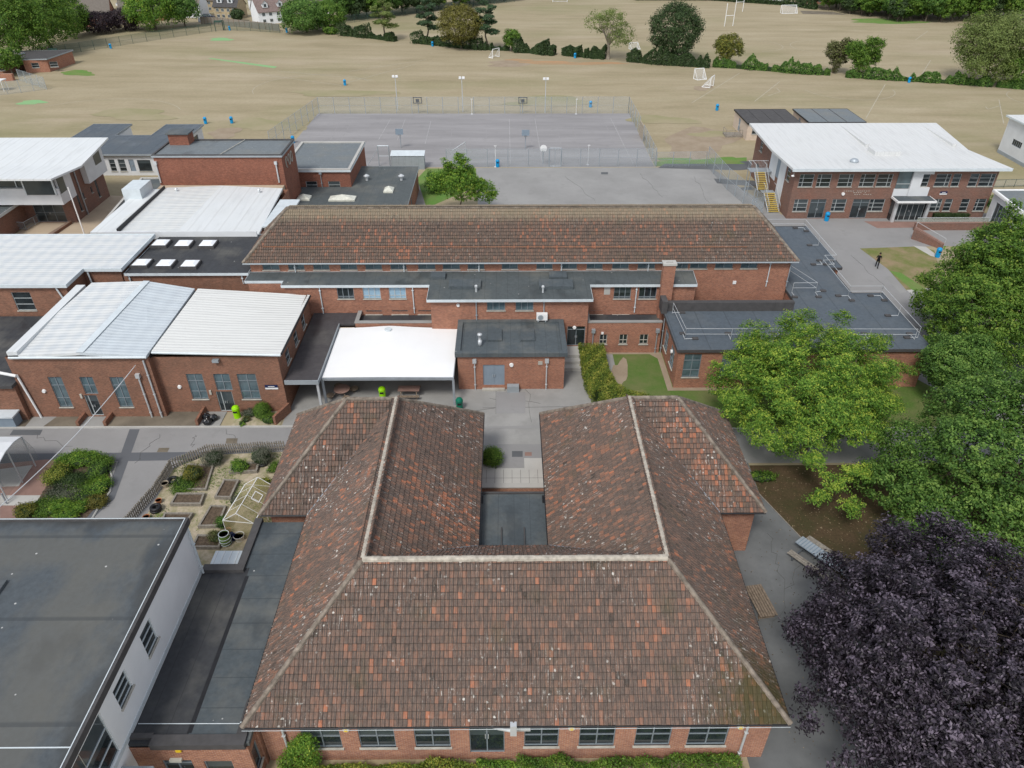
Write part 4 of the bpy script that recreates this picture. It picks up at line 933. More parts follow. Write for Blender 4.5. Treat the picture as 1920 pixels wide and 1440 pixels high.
# chimney
t = thing('brick_chimney', 'square brick chimney stack with pale cap rising beside the dark flat roof', 'chimney', (14.2, 58.9, 0))
MB().box(13.7, 58.55, 0, 14.75, 59.2, 8.0).build('stack', 'brick_main', t)
MB().rim([(13.62, 58.47), (14.83, 58.47), (14.83, 59.28), (13.62, 59.28)], .3, 8.0, 8.18).build('cap', 'concrete_pale', t)
MB().box(13.9, 58.7, 8.0, 14.55, 59.05, 8.05).build('flue', 'black_rubber', t)
t = thing('boiler_room', 'low brick infill under the chimney next to the grey annexe', 'outbuilding', (15.8, 60, 0))
walls(t, [(14.75, 59.4), (17.0, 59.4), (17.0, 61.8), (14.75, 61.8)], 3.9, 5.6, 'brick_main')

# ================================================================== PLANT SHED
S = thing('boiler_shed', 'flat-roofed brick plant shed with blue-grey double doors', 'outbuilding', (.25, 51.3, 0))
sfp = [(-4.15, 51.3), (4.75, 51.3), (4.75, 56.68), (-4.15, 56.68)]
walls(S, sfp, 0, 3.4, 'brick_main', {0: FW(51.3, -4.15, [(906, 684, 946, 722, 'solid')], 'solid')})
MB().prism([(-4.3, 51.1), (4.9, 51.1), (4.9, 56.68), (-4.3, 56.68)], 3.4, 3.55).build('roof', 'felt_slate', S)
MB().rim([(-4.35, 51.05), (4.95, 51.05), (4.95, 56.68), (-4.35, 56.68)], .45, 3.38, 3.75).build('parapet', 'felt_slate', S)
for px in (928, 989):
    a = G(px, 628, 3.65); MB().box(a[0] - .6, a[1] - .95, 3.55, a[0] + .6, a[1] + .95, 3.72).build('roof_hatch', 'felt_slate_y', S)
a = G(900, 648, 3.55); MB().lathe((a[0], a[1], 3.55), [(.17, 0), (.17, .5), (.12, .52), (.12, .95), (.2, 1.0), (.2, 1.15), (.05, 1.2)], 14).build('flue', 'steel_light', S, True)
for px in (890, 1025):
    x = WY(px, 690, 51.2)[0]; downpipe(S, x, 51.2, 0, 2.75, .055, 'steel_light', True)
MB().box(-2.15, 51.0, 0, -.25, 51.28, .16).build('doorstep', 'sill', S)
a = WY(959, 684, 51.3); MB().tube((a[0], 51.3, a[1]), (a[0], 51.18, a[1]), .19, 14, .15).build('bulkhead_lamp', 'white_paint', S)
a = WY(1013, 680, 51.3); MB().box(a[0] - .18, 51.2, a[1] - .15, a[0] + .18, 51.3, a[1] + .15).build('vent_box', 'sill', S)
a = WY(960, 722, 50.9); t = MB().box(-.05, 50.75, 0, .95, 51.2, .62).build('grit_cabinet', 'fascia_grey'); setp(t, 'grey metal cabinet standing beside the shed double doors', 'cabinet')
t = thing('air_conditioner', 'white air-conditioning unit on the back edge of the plant shed roof', 'air conditioner', (3.0, 56.3, 3.75))
MB().box(2.55, 56.1, 3.95, 3.5, 56.5, 4.55).build('casing', 'white_paint', t)
MB().tube((2.9, 56.09, 4.25), (2.9, 56.06, 4.25), .24, 16).build('fan_grille', 'steel', t)
MB().box(2.65, 56.15, 3.75, 2.75, 56.45, 3.95).box(3.3, 56.15, 3.75, 3.4, 56.45, 3.95).build('bracket', 'steel', t)
# entrance steps right of the shed
t = thing('entrance_steps', 'concrete steps and ramp up to the dark entrance doors beside the shed', 'steps', (6.0, 55, 0))
MB().box(4.8, 55.2, 0, 6.95, 56.68, .95).box(4.8, 54.6, 0, 6.95, 55.2, .63).box(4.8, 54.0, 0, 6.95, 54.6, .32).build('tread', 'concrete_pale', t)
MB().box(6.95, 53.8, 0, 7.1, 56.9, 1.1).build('side_wall', 'brick_main', t)

# ================================================================== WHITE FABRIC CANOPY
t = thing('fabric_canopy', 'large bright white fabric canopy on grey posts over picnic tables', 'canopy', (-9.6, 52.5, 0))
cx0, cx1, cy0, cy1 = -14.95, -4.4, 49.1, 56.9; nn_ = 24; mb = MB(); ap = (-10.5, 56.0)
def chz(x, y):
    u = (x - cx0) / (cx1 - cx0); v = (y - cy0) / (cy1 - cy0); dx = (x - ap[0]) / 5.5; dy = (y - ap[1]) / 7
    return 2.72 + .34 * math.exp(-2.2 * math.hypot(dx, dy)) * 1.1 + .12 * math.sin(math.pi * v) * math.sin(math.pi * u)
for i in range(nn_ + 1):
    for j_ in range(nn_ + 1):
        x = cx0 + (cx1 - cx0) * i / nn_; y = cy0 + (cy1 - cy0) * j_ / nn_; mb.v.append((x, y, chz(x, y)))
for i in range(nn_):
    for j_ in range(nn_): b = i * (nn_ + 1) + j_; mb.f.append((b, b + nn_ + 1, b + nn_ + 2, b + 1))
mb.build('fabric', 'canopy_white', t, True)
MB().rim([(cx0 - .1, cy0 - .1), (cx1 + .05, cy0 - .1), (cx1 + .05, cy1), (cx0 - .1, cy1)], .12, 2.5, 2.72).build('frame', 'steel', t)
for x, y in ((cx0, cy0), (cx1, cy0), (cx0, cy1 - .2), (cx1, cy1 - .2)): MB().box(x - .09, y - .09, 0, x + .09, y + .09, 2.5).build('post', 'steel', t)
MB().lathe((ap[0], ap[1], 3.06), [(.28, 0), (.32, .08), (.3, .16)], 20).build('cone_ring', 'fascia_pale', t)
# dark felt covered way
t = thing('covered_way', 'dark brown felt roofed covered way between the white-roofed workshop and the canopy', 'covered walkway', (-16.3, 50, 0))
MB().prism([(-17.75, 48.3), (-15.1, 48.3), (-15.1, 57.3), (-13.65, 57.3), (-13.65, 59.8), (-17.75, 59.8)], 2.8, 3.0).build('roof', 'felt_brown', t)
MB().box(-17.75, 48.22, 2.66, -15.05, 48.3, 3.04).box(-15.1, 48.3, 2.66, -15.02, 57.3, 3.04).build('fascia', 'fascia_grey', t)
MB().box(-15.3, 48.35, 0, -15.12, 48.55, 2.7).build('post', 'steel_light', t)
MB().box(-17.7, 56.9, 0, -13.7, 57.1, 2.75).build('back_wall', 'render_cream', t)

# ================================================================== GREY ANNEXE, RIGHT OF THE SHED
def slab(root, top, th, mat, name='roof'):
    mb = MB(); n = len(top); lo = [(p[0], p[1], p[2] - th) for p in top]
    mb.quad(*top); mb.quad(*reversed(lo))
    for i in range(n): j_ = (i + 1) % n; mb.quad(lo[i], lo[j_], top[j_], top[i])
    return mb.build(name, mat, root)
A = thing('grey_annexe', 'single-storey brick annexe with blue-grey seamed flat roof and guard rails', 'school building', (14.1, 51.3, 0))
af = [(14.15, 51.4), (34.9, 51.4), (34.9, 60.9), (32.0, 60.9), (32.0, 66.7), (33.1, 66.7), (33.1, 76.8), (26.3, 76.8), (26.3, 58.3), (14.15, 58.3)]
w1 = WX(1228 + 25, 0, 14.15)
ah0 = FW(51.4, 14.15, [(1281, 664, 1313, 707, 'tall'), (1352, 664, 1384, 705, 'tall')], 'tall')
walls(A, af, 0, 3.7, 'brick_main', {0: ah0, 9: [(1.6, 1.0, 3.0, 2.9, 'tall'), (4.3, 1.0, 5.7, 2.9, 'tall')]})
flat_roof(A, [(14.0, 51.2), (35.1, 51.2), (35.1, 61.1), (32.2, 61.1), (32.2, 66.5), (33.35, 66.5), (33.35, 77), (26.3, 77), (26.3, 59.3), (14.0, 59.3)], 3.9, 'felt_blue', .22, 'slate_roof')
MB().box(13.95, 57.75, 3.9, 25.6, 58.25, 4.75).box(13.7, 57.3, 3.9, 14.2, 58.55, 5.1).build('roof_upstand', 'slate_roof', A)
WT = []
def rail(pts, z, h=1.05, posts=3.6, nm='guard_rail'):
    mb = MB()
    for hh in (h, h * .5): mb.path([(p[0], p[1], z + hh) for p in pts], .02, 5)
    for a, b in zip(pts[:-1], pts[1:]):
        L = math.hypot(b[0] - a[0], b[1] - a[1]); n = max(1, int(L / posts))
        for i in range(n + 1):
            x = a[0] + (b[0] - a[0]) * i / n; y = a[1] + (b[1] - a[1]) * i / n
            mb.tube((x, y, z), (x, y, z + h), .02, 5); dx, dy = (b[0] - a[0]) / L, (b[1] - a[1]) / L
            mb.tube((x, y, z + .06), (x - dy * .9, y + dx * .9, z + .06), .03, 5); WT.append((x - dy * .9, y + dx * .9, z))
    return mb
rail([(14.7, 57.4), (14.9, 52.9), (34.2, 52.7)], 3.9).build('guard_rail', 'steel_light', A)
rail([(34.6, 53), (34.6, 60.5), (31.6, 60.5), (31.6, 67.2), (32.8, 67.2), (32.8, 76.5), (27.5, 76.5)], 3.9).build('guard_rail', 'steel_light', A)
rail([(27.0, 66.2), (28.8, 61.2), (26.6, 61.2)], 3.9).build('guard_rail', 'steel_light', A)
for x, y, z in WT: MB().box(x - .25, y - .16, z + .01, x + .25, y + .16, z + .12).build('counterweight', 'slate_roof', A)
downpipe(A, 14.0, 57.0, 0, 3.6, .05, 'steel')
MB().tube((14.15, 53.4, 2.4), (14.0, 53.4, 2.4), .17, 12).build('bulkhead_lamp', 'white_paint', A)
sheet('border_paving', [(13.6, 50.95), (22, 50.95), (22, 51.4), (14.1, 51.4), (14.1, 57.05), (8.5, 57.05), (8.5, 56.75), (13.0, 56.75), (13.6, 56.0)], .010, 'bare_earth')
blot('worn_ground', 1160, 705, 16, 30, 'bare_earth', .009)
blot('worn_ground', 1190, 745, 26, 12, 'worn_grass', .011)

# ================================================================== WHITE-ROOFED WORKSHOP (C)
Cw = thing('workshop_block', 'brick workshop block with two ribbed white metal roofs facing the road', 'school building', (-28, 48, 0))
cwh = FW(47.6, -38.4, [(100.6, 707, 126, 763, 'tall'), (154, 707, 179, 739, 'top'), (164, 741, 188, 779, 'cdoor'), (214.7, 707, 241, 763, 'tall')], 'tall')
cwr = FW(48.2, -27.55, [(354.7, 701, 385, 748, 'tall'), (403, 701, 433, 732, 'top'), (409, 734, 439, 771, 'cdoor'), (449, 701, 484, 748, 'tall')], 'tall')
walls(Cw, [(-38.4, 47.6), (-27.55, 47.6), (-27.55, 48.2), (-17.85, 48.2), (-17.85, 58.5), (-38.4, 58.5)], 0, 5.35, 'brick_left',
      {0: cwh, 2: cwr, 3: [(1.8, 3.35, 2.9, 4.5, 'h2'), (4.6, 3.35, 5.7, 4.5, 'h2'), (7.4, 3.35, 8.5, 4.5, 'h2')]})
walls(Cw, [(-38.4, 47.6), (-27.55, 47.6), (-27.55, 58.5), (-38.4, 58.5)], 5.35, 5.75, 'brick_left')
def q3(px, py, Y): x, z = WY(px, py, Y); return (x, Y, z)
a, b, c, d_, e_, f_ = q3(15, 667, 47.4), q3(148, 660, 47.4), q3(274, 667, 47.4), q3(365, 541, 58.6), q3(275, 527, 58.6), q3(172, 530, 58.6)
b = (b[0], b[1], 6.25); 
slab(Cw, [a, b, e_, f_], .22, 'metal_blotch'); slab(Cw, [b, c, d_, e_], .22, 'metal_blue')
s0, s1, s2, s3 = q3(284, 658, 48.0), q3(526, 663, 48.0), q3(581, 553, 58.6), q3(371, 541, 58.6)
slab(Cw, [s0, s1, s2, s3], .22, 'metal_ribbed')
MB().box(-27.9, 47.9, 5.4, -27.5, 58.5, 5.72).build('valley_gutter', 'black_rubber', Cw)
bb = Vector(b); ee = Vector(e_); v = MB(); off_ = Vector((.28, 0, .03)); v.quad(tuple(bb - off_ + Vector((0, 0, .07))), tuple(bb + off_), tuple(ee + off_), tuple(ee - off_ + Vector((0, 0, .07)))); v.build('ridge_flashing', 'fascia_pale', Cw)
MB().tube((a[0], 47.36, 5.85), (c[0], 47.36, 5.85), .1, 6).build('gutter', 'fascia_pale', Cw); MB().tube((s0[0], 47.95, s0[2] - .12), (s1[0], 47.95, s1[2] - .12), .1, 6).build('gutter', 'fascia_pale', Cw)
MB().tube((s1[0] + .05, 48, s1[2] - .05), (s2[0] + .05, 58.5, s2[2] - .05), .09, 6).build('gutter', 'black_rubber', Cw)
MB().box(a[0] - .02, 47.4, 5.7, a[0] + .75, 58.5, 6.35).build('parapet', 'metal_seam', Cw)
MB().path([(-39.4, 47.3, 4.6), (-38.0, 47.35, 4.2)], .12, 8).path([(-38.0, 47.45, 4.2), (-37.6, 47.5, 0)], .085, 8).build('downpipe', 'white_paint', Cw)
for x, mt in ((-28.7, 'steel_light'), (-27.9, 'steel_light')): downpipe(Cw, x, 47.48, 0, 3.9 if x < -28 else 5.5, .07, mt, x < -28)
for px, py, Y in ((83, 733, 47.6), (337, 725, 48.2)):
    q = WY(px, py, Y); MB().tube((q[0], Y, q[1]), (q[0], Y - .12, q[1]), .17, 12, .13).build('bulkhead_lamp', 'white_paint', Cw)
q = WY(406, 674, 48.2); MB().box(q[0] - .25, 47.85, q[1] - .1, q[0] + .25, 48.15, q[1] + .12).build('security_lamp', 'steel', Cw)
q = WY(153, 742, 47.6); MB().box(q[0] - .08, 47.5, q[1] - .2, q[0] + .08, 47.6, q[1] + .2).build('alarm_box', 'sill', Cw)
q = WY(395, 735, 48.2); MB().box(q[0] - .08, 48.1, q[1] - .2, q[0] + .08, 48.2, q[1] + .2).build('alarm_box', 'sill', Cw)
def sign_board(x0, x1, Y, z, lab):
    t = thing('sign_board', lab, 'sign', ((x0 + x1) / 2, Y, z))
    MB().box(x0, Y - .05, z, x1, Y - .01, z + .3).build('backing', 'white_paint', t)
    MB().box(x0, Y - .055, z + .16, x1, Y - .051, z + .42).build('name_band', 'sign_navy', t)
    MB().box(x0 + (x1 - x0) * .25, Y - .06, z + .24, x0 + (x1 - x0) * .75, Y - .0555, z + .30).build('lettering', 'white_paint', t)
q0 = WY(497, 726, 48.15); q1_ = WY(521, 726, 48.15); sign_board(q0[0], q1_[0], 48.19, q0[1] - .2, 'small navy and white name board on the workshop wall by the round bush')
for x in (-34.1, -31.95):
    t = setp(MB().box(x - .1, 46.3, .05, x + .12, 48.2, .5).build('dwarf_wall', 'brick_left'), 'low brick wall on the %s side of the open workshop doorway' % ('left' if x < -33 else 'right'), 'wall')
t = setp(MB().box(-24.75, 46.3, .05, -24.55, 48.2, .6).build('dwarf_wall', 'brick_left'), 'low brick wall stub beside the black rubbish sacks', 'wall')
t = setp(MB().prism([(-17.9, 48.2), (-18.6, 46.4), (-18.4, 46.35), (-17.65, 48.2)], 0, .9).build('dwarf_wall', 'brick_left'), 'low brick wall at the right end of the round bush bed', 'wall')
# rear low building left (dark roof) and hall D
D2 = thing('low_store', 'low brick store with black felt roof at the left edge beside the workshop', 'outbuilding', (-42, 47.5, 0))
walls(D2, [(-60, 47.2), (-38.45, 47.2), (-38.45, 57.9), (-60, 57.9)], 0, 3.3, 'brick_left', {0: [(16.9, 1.0, 18.6, 2.6, 'tall'), (13.5, 1.0, 15.2, 2.6, 'tall')]})
flat_roof(D2, [(-60, 46.95), (-38.42, 46.95), (-38.42, 57.9), (-60, 57.9)], 3.5, 'felt_black', .2, 'slate_roof')
t = thing('metal_chest', 'blue-grey metal store chest with pale lid at the foot of the left wall', 'storage box', (-39.6, 46.8, 0))
MB().box(-41.3, 46.2, 0, -38.9, 47.1, 1.0).build('body', 'door_blue', t); MB().box(-41.4, 46.1, 1.0, -38.8, 47.15, 1.12).build('lid', 'fascia_pale', t)
D = thing('assembly_hall', 'brick hall with wide pale patchwork metal roof at the left edge', 'school building', (-42, 58.3, 0))
df = [(-66, 58.4), (-38.9, 58.4), (-38.9, 61.6), (-35.5, 61.6), (-35.5, 69), (-66, 69)]
walls(D, df, 0, 6.3, 'brick_left', {0: FW(58.4, -66, [(27, 548, 62, 582, 'h3')], 'h3')})
MB().prism([(-66, 58.1), (-38.65, 58.1), (-38.65, 61.3), (-35.2, 61.3), (-35.2, 69.1), (-66, 69.1)], 6.3, 6.52).build('roof', 'metal_blotch', D)
MB().rim([(-66, 58.05), (-38.6, 58.05), (-38.6, 61.25), (-35.15, 61.25), (-35.15, 69.15), (-66, 69.15)], .12, 6.28, 6.6).build('fascia', 'fascia_pale', D)
MB().path([(-38.4, 61.4, 6.2), (-38.3, 61.3, 5.0), (-38.9, 60.2, 4.2), (-39.0, 58.3, 4.0)], .08, 6).build('downpipe', 'fascia_pale', D); MB().path([(-39.7, 58.25, 6.2), (-39.3, 58.2, 4.9)], .08, 6).build('downpipe', 'fascia_pale', D)
E_ = thing('skylight_block', 'flat-roofed brick block with black felt roof carrying six white square skylights', 'school building', (-30, 61.6, 0))
walls(E_, [(-35.4, 61.65), (-24.0, 61.65), (-24.0, 70.3), (-35.4, 70.3)], 0, 5.8, 'brick_left')
flat_roof(E_, [(-35.1, 61.4), (-23.8, 61.4), (-23.8, 70.3), (-35.1, 70.3)], 6.0, 'felt_black', .2, 'fascia_pale')
for px in (244, 455 ): q = WY(px, 525, 61.5); downpipe(E_, q[0], 61.5, 4.9, 5.8, .05, 'fascia_pale')
sk = None
for i, (px, py) in enumerate(((302, 456), (345, 457), (390, 457), (266, 493), (311, 494), (357, 495))):
    q = G(px, py, 6.2)
    if sk is None:
        sk = thing('skylight', '', 'skylight', (q[0], q[1], 6.0), 'skylights on the black felt roof')
        MB().box(q[0] - .8, q[1] - .8, 6.0, q[0] + .8, q[1] + .8, 6.28).build('kerb', 'slate_roof', sk)
        n_ = MB(); n_.quad((q[0] - .7, q[1] - .7, 6.3), (q[0] + .7, q[1] - .7, 6.3), (q[0] + .7, q[1] + .7, 6.3), (q[0] - .7, q[1] + .7, 6.3))
        n_ = MB(); n_.v = [(q[0] + x, q[1] + y, z) for x, y, z in ((-.68, -.68, 6.29), (.68, -.68, 6.29), (.68, .68, 6.29), (-.68, .68, 6.29), (-.4, -.4, 6.42), (.4, -.4, 6.42), (.4, .4, 6.42), (-.4, .4, 6.42))]
        n_.f = [(4, 5, 6, 7), (0, 1, 5, 4), (1, 2, 6, 5), (2, 3, 7, 6), (3, 0, 4, 7)]; n_.build('dome', 'dome', sk); o = sk
    else: o = copy_tree(sk, (q[0], q[1], 6.0))
    o['label'] = ('back' if i < 3 else 'front') + '-row skylight on the black felt roof, ' + ('left', 'middle', 'right')[i % 3] + ' of three'
# hall F
F_ = thing('sports_hall', 'brick hall with gently pitched off-white metal roof behind the six skylights', 'school building', (-34, 70, 0))
walls(F_, [(-42.0, 70.2), (-25.4, 70.2), (-25.4, 83.3), (-42.0, 83.3)], 0, 6.0, 'brick_main')
a, b, c, d_, e_, f_ = q3(196, 437, 69.9), q3(330, 436, 69.9), q3(483, 442, 69.9), q3(530, 353, 82.6), q3(415, 348, 82.6), q3(308, 352, 82.6)
slab(F_, [a, b, e_, f_], .2, 'metal_white'); slab(F_, [b, c, d_, e_], .2, 'metal_seam')
MB().box(a[0], 69.75, 5.75, c[0], 69.9, 6.55).build('fascia', 'render_white', F_)
MB().box(a[0] + 1.3, 69.9, 6.1, a[0] + 1.42, 82.4, 6.8).build('parapet', 'black_rubber', F_); MB().box(-42.1, 70.0, 5.9, a[0] + 1.3, 82.4, 6.4).build('parapet', 'metal_seam', F_)
MB().box(-42.6, 79.3, 6.0, -40.6, 82.4, 7.5).build('roof_plant', 'fascia_pale', F_)
q = q3(495, 400, 74.5); MB().box(-25.3, 72.2, 4.4, -23.5, 79.5, 6.0).build('clerestory_box', 'render_white', F_); MB().box(-25.4, 72.0, 6.0, -23.2, 79.7, 6.15).build('clerestory_roof', 'fascia_pale', F_)
for px, py in ((331, 358), (486, 359)):
    q = G(px, py, 6.6); MB().lathe((q[0], q[1], 6.4), [(.12, 0), (.12, .35), (.2, .4), (.1, .55)], 10).build('vent_cowl', 'steel_light', F_)
LA = thing('side_annexe', 'narrow flat-roofed brick strip between the hall and the sandy path', 'outbuilding', (-45.5, 75, 0))
walls(LA, [(-45.6, 76.6), (-42.6, 76.6), (-42.6, 94.6), (-47.7, 94.6)], 0, 3.3, 'brick_left')
flat_roof(LA, [(-45.8, 76.4), (-42.5, 76.4), (-42.5, 94.8), (-47.9, 94.8)], 3.4, 'felt_green', .15, 'concrete_pale', (.3, .15), 'concrete_pale')
# tower G
Tn = thing('brick_tower', 'tall windowless red brick hall with dark felt roof behind the white roofs', 'school building', (-34, 84.5, 0))
gl = WY(286, 292, 84.4); gr = WY(527, 292, 84.4); gz = gl[1]
walls(Tn, [(gl[0], 84.4), (gr[0], 84.4), (gr[0], 90.2), (gl[0], 90.2)], 0, gz - .1, 'brick_tower')
flat_roof(Tn, [(gl[0] - .1, 84.25), (gr[0] + .1, 84.25), (gr[0] + .1, 90.4), (gl[0] - .1, 90.4)], gz, 'felt_pale', .15, 'fascia_grey', (.22, .14), 'slate_roof')
MB().box(gl[0] + .5, 88.4, gz, gl[0] + 2.8, 90.2, gz + 1.25).build('stair_head', 'brick_tower', Tn); MB().box(gl[0] + .3, 88.2, gz + 1.25, gl[0] + 3.0, 90.4, gz + 1.38).build('stair_head_roof', 'felt_slate', Tn)
for px in (290, 516): q = WY(px, 300, 84.3); downpipe(Tn, q[0], 84.28, 6.5, q[1] - .5, .09, 'steel_light', True)
for i, (yy, zz) in enumerate(((86.0, 8.35), (87.1, 8.35), (88.2, 8.35))):
    pts = [(gr[0] + .05, yy + .38 * math.cos(t * .5236), zz + .62 * math.sin(t * .5236)) for t in range(13 if i else 10)]
    MB().path(pts, .06, 5).build('wall_numeral', 'sill', Tn)
MB().box(gl[0], 82.65, 5.6, gr[0] - .2, 84.38, 6.15).build('gutter_roof', 'sand_paving', Tn)
MB().path([(gl[0] + 7.7, 84.4, gz + .1), (gl[0] + 8.9, 90.2, gz + .1)], .05, 5).build('roof_seam', 'sill', Tn)
# H blocks
H2 = thing('low_classrooms', 'low flat-roofed brick classrooms with two pyramid skylights behind the long tiled roof', 'school building', (-18, 86, 0))
walls(H2, [(-26.8, 82), (-12.2, 82), (-12.2, 99.5), (-26.8, 99.5)], 0, 3.15, 'brick_main', {1: [(1.5, 1.2, 3, 2.3, 'h2'), (4.5, 1.2, 6, 2.3, 'h2'), (8, .1, 9.2, 2.2, 'h2')]})
flat_roof(H2, [(-26.8, 81.8), (-12.0, 81.8), (-12.0, 99.7), (-26.8, 99.7)], 3.3, 'felt_green', .15, 'fascia_grey')
for px, py, s_ in ((642, 371, (1.6, .7)), (729, 355, (.6, .8)), (570, 370, (.8, .7))):
    q = G(px, py, 3.5); n_ = MB(); a_, b_ = s_; n_.v = [(q[0] - a_, q[1] - b_, 3.3), (q[0] + a_, q[1] - b_, 3.3), (q[0] + a_, q[1] + b_, 3.3), (q[0] - a_, q[1] + b_, 3.3)] + [(q[0] - a_, q[1] - b_, 3.5), (q[0] + a_, q[1] - b_, 3.5), (q[0] + a_, q[1] + b_, 3.5), (q[0] - a_, q[1] + b_, 3.5), (q[0], q[1], 3.95)]
    n_.f = [(0, 1, 5, 4), (1, 2, 6, 5), (2, 3, 7, 6), (3, 0, 4, 7), (4, 5, 8), (5, 6, 8), (6, 7, 8), (7, 4, 8)]; n_.build('rooflight', 'dirty_dome', H2)
for px, py in ((688, 338), (753, 338)):
    q = G(px, py, 3.3); MB().lathe((q[0], q[1], 3.3), [(.18, 0), (.18, .5), (.38, .52), (.38, .62), (.1, .8)], 12).build('vent_cowl', 'steel_light', H2)
H1 = thing('raised_block', 'taller flat-roofed brick block with stone-edged parapet beside the brick tower', 'school building', (-24, 92, 0))
walls(H1, [(-28.5, 91.7), (-19.85, 91.7), (-19.85, 103.2), (-28.5, 103.2)], 0, 5.5, 'brick_tower', {0: FW(91.7, -28.5, [(574, 340, 595, 354, 'h2'), (616, 340, 638, 354, 'h2')], 'h2')})
flat_roof(H1, [(-28.5, 91.5), (-19.7, 91.5), (-19.7, 103.3), (-28.5, 103.3)], 5.5, 'felt_pale', .2, 'fascia_pale', (.35, .16), 'concrete_pale')
q = WY(602, 335, 91.6); downpipe(H1, q[0], 91.58, 3.3, 5.0, .05, 'steel', True)
# I far left
I_ = thing('clad_block', 'two-storey block with white upper cladding, dark window band and white seamed roof, far left', 'school building', (-56, 84, 0))
walls(I_, [(-75, 88.3), (-54.2, 88.3), (-54.2, 97.6), (-75, 97.6)], 0, 7.1, 'brick_brown', {0: [(15.9, .1, 19.6, 2.5, 'fdoor')], 1: [(1.6, .8, 2.1, 3.0, 'one'), (3.0, 1.9, 3.4, 2.7, 'one'), (5.2, 1.9, 5.6, 2.7, 'one'), (6.6, .8, 7.1, 3.1, 'one')]})
for b6 in ((-75, 85.7, 3.3, -53.5, 88.29, 5.3), (-75, 86.3, 5.3, -53.9, 88.29, 7.05), (-54.19, 88.3, 3.3, -53.5, 89.0, 7.05), (-54.19, 92.6, 3.5, -53.5, 97.7, 7.05)): MB().box(*b6).build('white_cladding', 'render_white', I_)
MB().box(-53.89, 86.0, 5.3, -53.5, 88.29, 7.05).build('white_cladding', 'render_white', I_)
MB().box(-75, 86.1, 5.35, -57.5, 86.29, 6.7).build('window_band', 'pane_dark', I_); MB().box(-57.4, 85.55, 4.6, -53.95, 85.68, 6.75).build('corner_window', 'pane_dark', I_); MB().box(-53.49, 85.9, 4.6, -53.44, 87.3, 6.75).build('corner_window', 'pane_dark', I_)
for x in np.arange(-74, -57.6, 2.2): MB().box(x, 86.0, 5.35, x + .1, 86.08, 6.7).build('window_bar', 'fascia_pale', I_)
for b6 in ((-57.5, 85.5, 4.55, -57.35, 85.69, 6.85), (-53.95, 85.48, 4.55, -53.8, 85.7, 6.85)): MB().box(*b6).build('window_bar', 'fascia_pale', I_)
MB().box(-53.49, 95.2, 5.0, -53.45, 96.9, 7.0).build('side_window', 'pane_dark', I_)
slab(I_, [(-76, 83.2, 7.35), (-52.4, 83.2, 7.35), (-51.3, 88.2, 7.25), (-76, 88.2, 7.25)], .22, 'metal_seam'); slab(I_, [(-76, 88.2, 7.25), (-51.3, 88.2, 7.25), (-52.2, 97.9, 7.8), (-76, 97.9, 7.8)], .22, 'metal_seam')
downpipe(I_, -54.1, 91.0, 0, 7.0, .09, 'steel', True)
t = thing('porch_block', 'small flat-roofed brick porch with railing in front of the clad block', 'outbuilding', (-61, 82, 0))
walls(t, [(-72, 82.2), (-60.2, 82.2), (-60.2, 88.25), (-72, 88.25)], 0, 2.9, 'brick_brown'); flat_roof(t, [(-72.2, 82), (-60.0, 82), (-60.0, 88.25), (-72.2, 88.25)], 3.0, 'felt_slate', .3, 'fascia_pale')
def railing(name, lab, pts, h=1.05, mat='steel'):
    t = thing(name, lab, 'railing', (pts[0][0], pts[0][1], 0)); mb = MB()
    for hh in (h, .15): mb.path([(p[0], p[1], hh) for p in pts], .03, 5)
    for a, b in zip(pts[:-1], pts[1:]):
        L = math.hypot(b[0] - a[0], b[1] - a[1]); n = max(1, int(L / 1.3))
        for i in range(n + 1): x = a[0] + (b[0] - a[0]) * i / n; y = a[1] + (b[1] - a[1]) * i / n; mb.tube((x, y, 0), (x, y, h), .03, 5)
    mb.build('rail', mat, t)
    pm = MB()
    for a, b in zip(pts[:-1], pts[1:]): pm.quad((a[0], a[1], .15), (b[0], b[1], .15), (b[0], b[1], h), (a[0], a[1], h))
    pm.build('infill', 'mesh_grey', t)
railing('ramp_railing', 'grey ramp railing in front of the far-left clad block', [G(0, 430), G(50, 432), G(84, 412), G(86, 402)])

t = setp(MB().prism(pxs((92, 443), (101, 443), (136, 419), (131, 419)), 0, .35).build('dwarf_wall', 'brick_left'), 'low red brick edging beside the sandy path, far left', 'wall')
def tall_pole(nm, lab, px, py, h, r, mat, cat='pole'):
    q = G(px, py); return setp(MB().tube((q[0], q[1], 0), (q[0], q[1], h), r, 10, r * .7).build(nm, mat), lab, cat)
tall_pole('flagpole', 'slim white flagpole standing on the sandy path', 159, 441, 6.0, .09, 'white_paint')
# J
J = thing('nursery_block', 'low cream-walled building with two blue-grey roofed wings at the field edge', 'school building', (-57, 106, 0))
jf = [(-70, 106), (-48.9, 106), (-48.9, 120.6), (-54.3, 120.6), (-54.3, 114.8), (-60.5, 114.8), (-60.5, 120.9), (-66, 120.9), (-66, 114), (-70, 114)]
walls(J, jf, 0, 3.0, 'render_white', {0: FW(106, -70, [(206, 299, 217, 321, 'h3'), (223, 299, 236, 321, 'h3'), (243, 299, 253, 321, 'solid1'), (259, 300, 284, 321, 'one')], 'h3'), 1: [(10, .6, 12.5, 2.4, 'h2')]})
flat_roof(J, [(-70.2, 105.6), (-48.6, 105.6), (-48.6, 121), (-54.6, 121), (-54.6, 115), (-60.2, 115), (-60.2, 121.3), (-66.3, 121.3), (-66.3, 113), (-70.2, 113)], 3.2, 'felt_blue', .2, 'fascia_grey')
MB().box(-60.22, 115.0, .3, -60.15, 120.5, 2.9).build('white_panel', 'render_white', J)

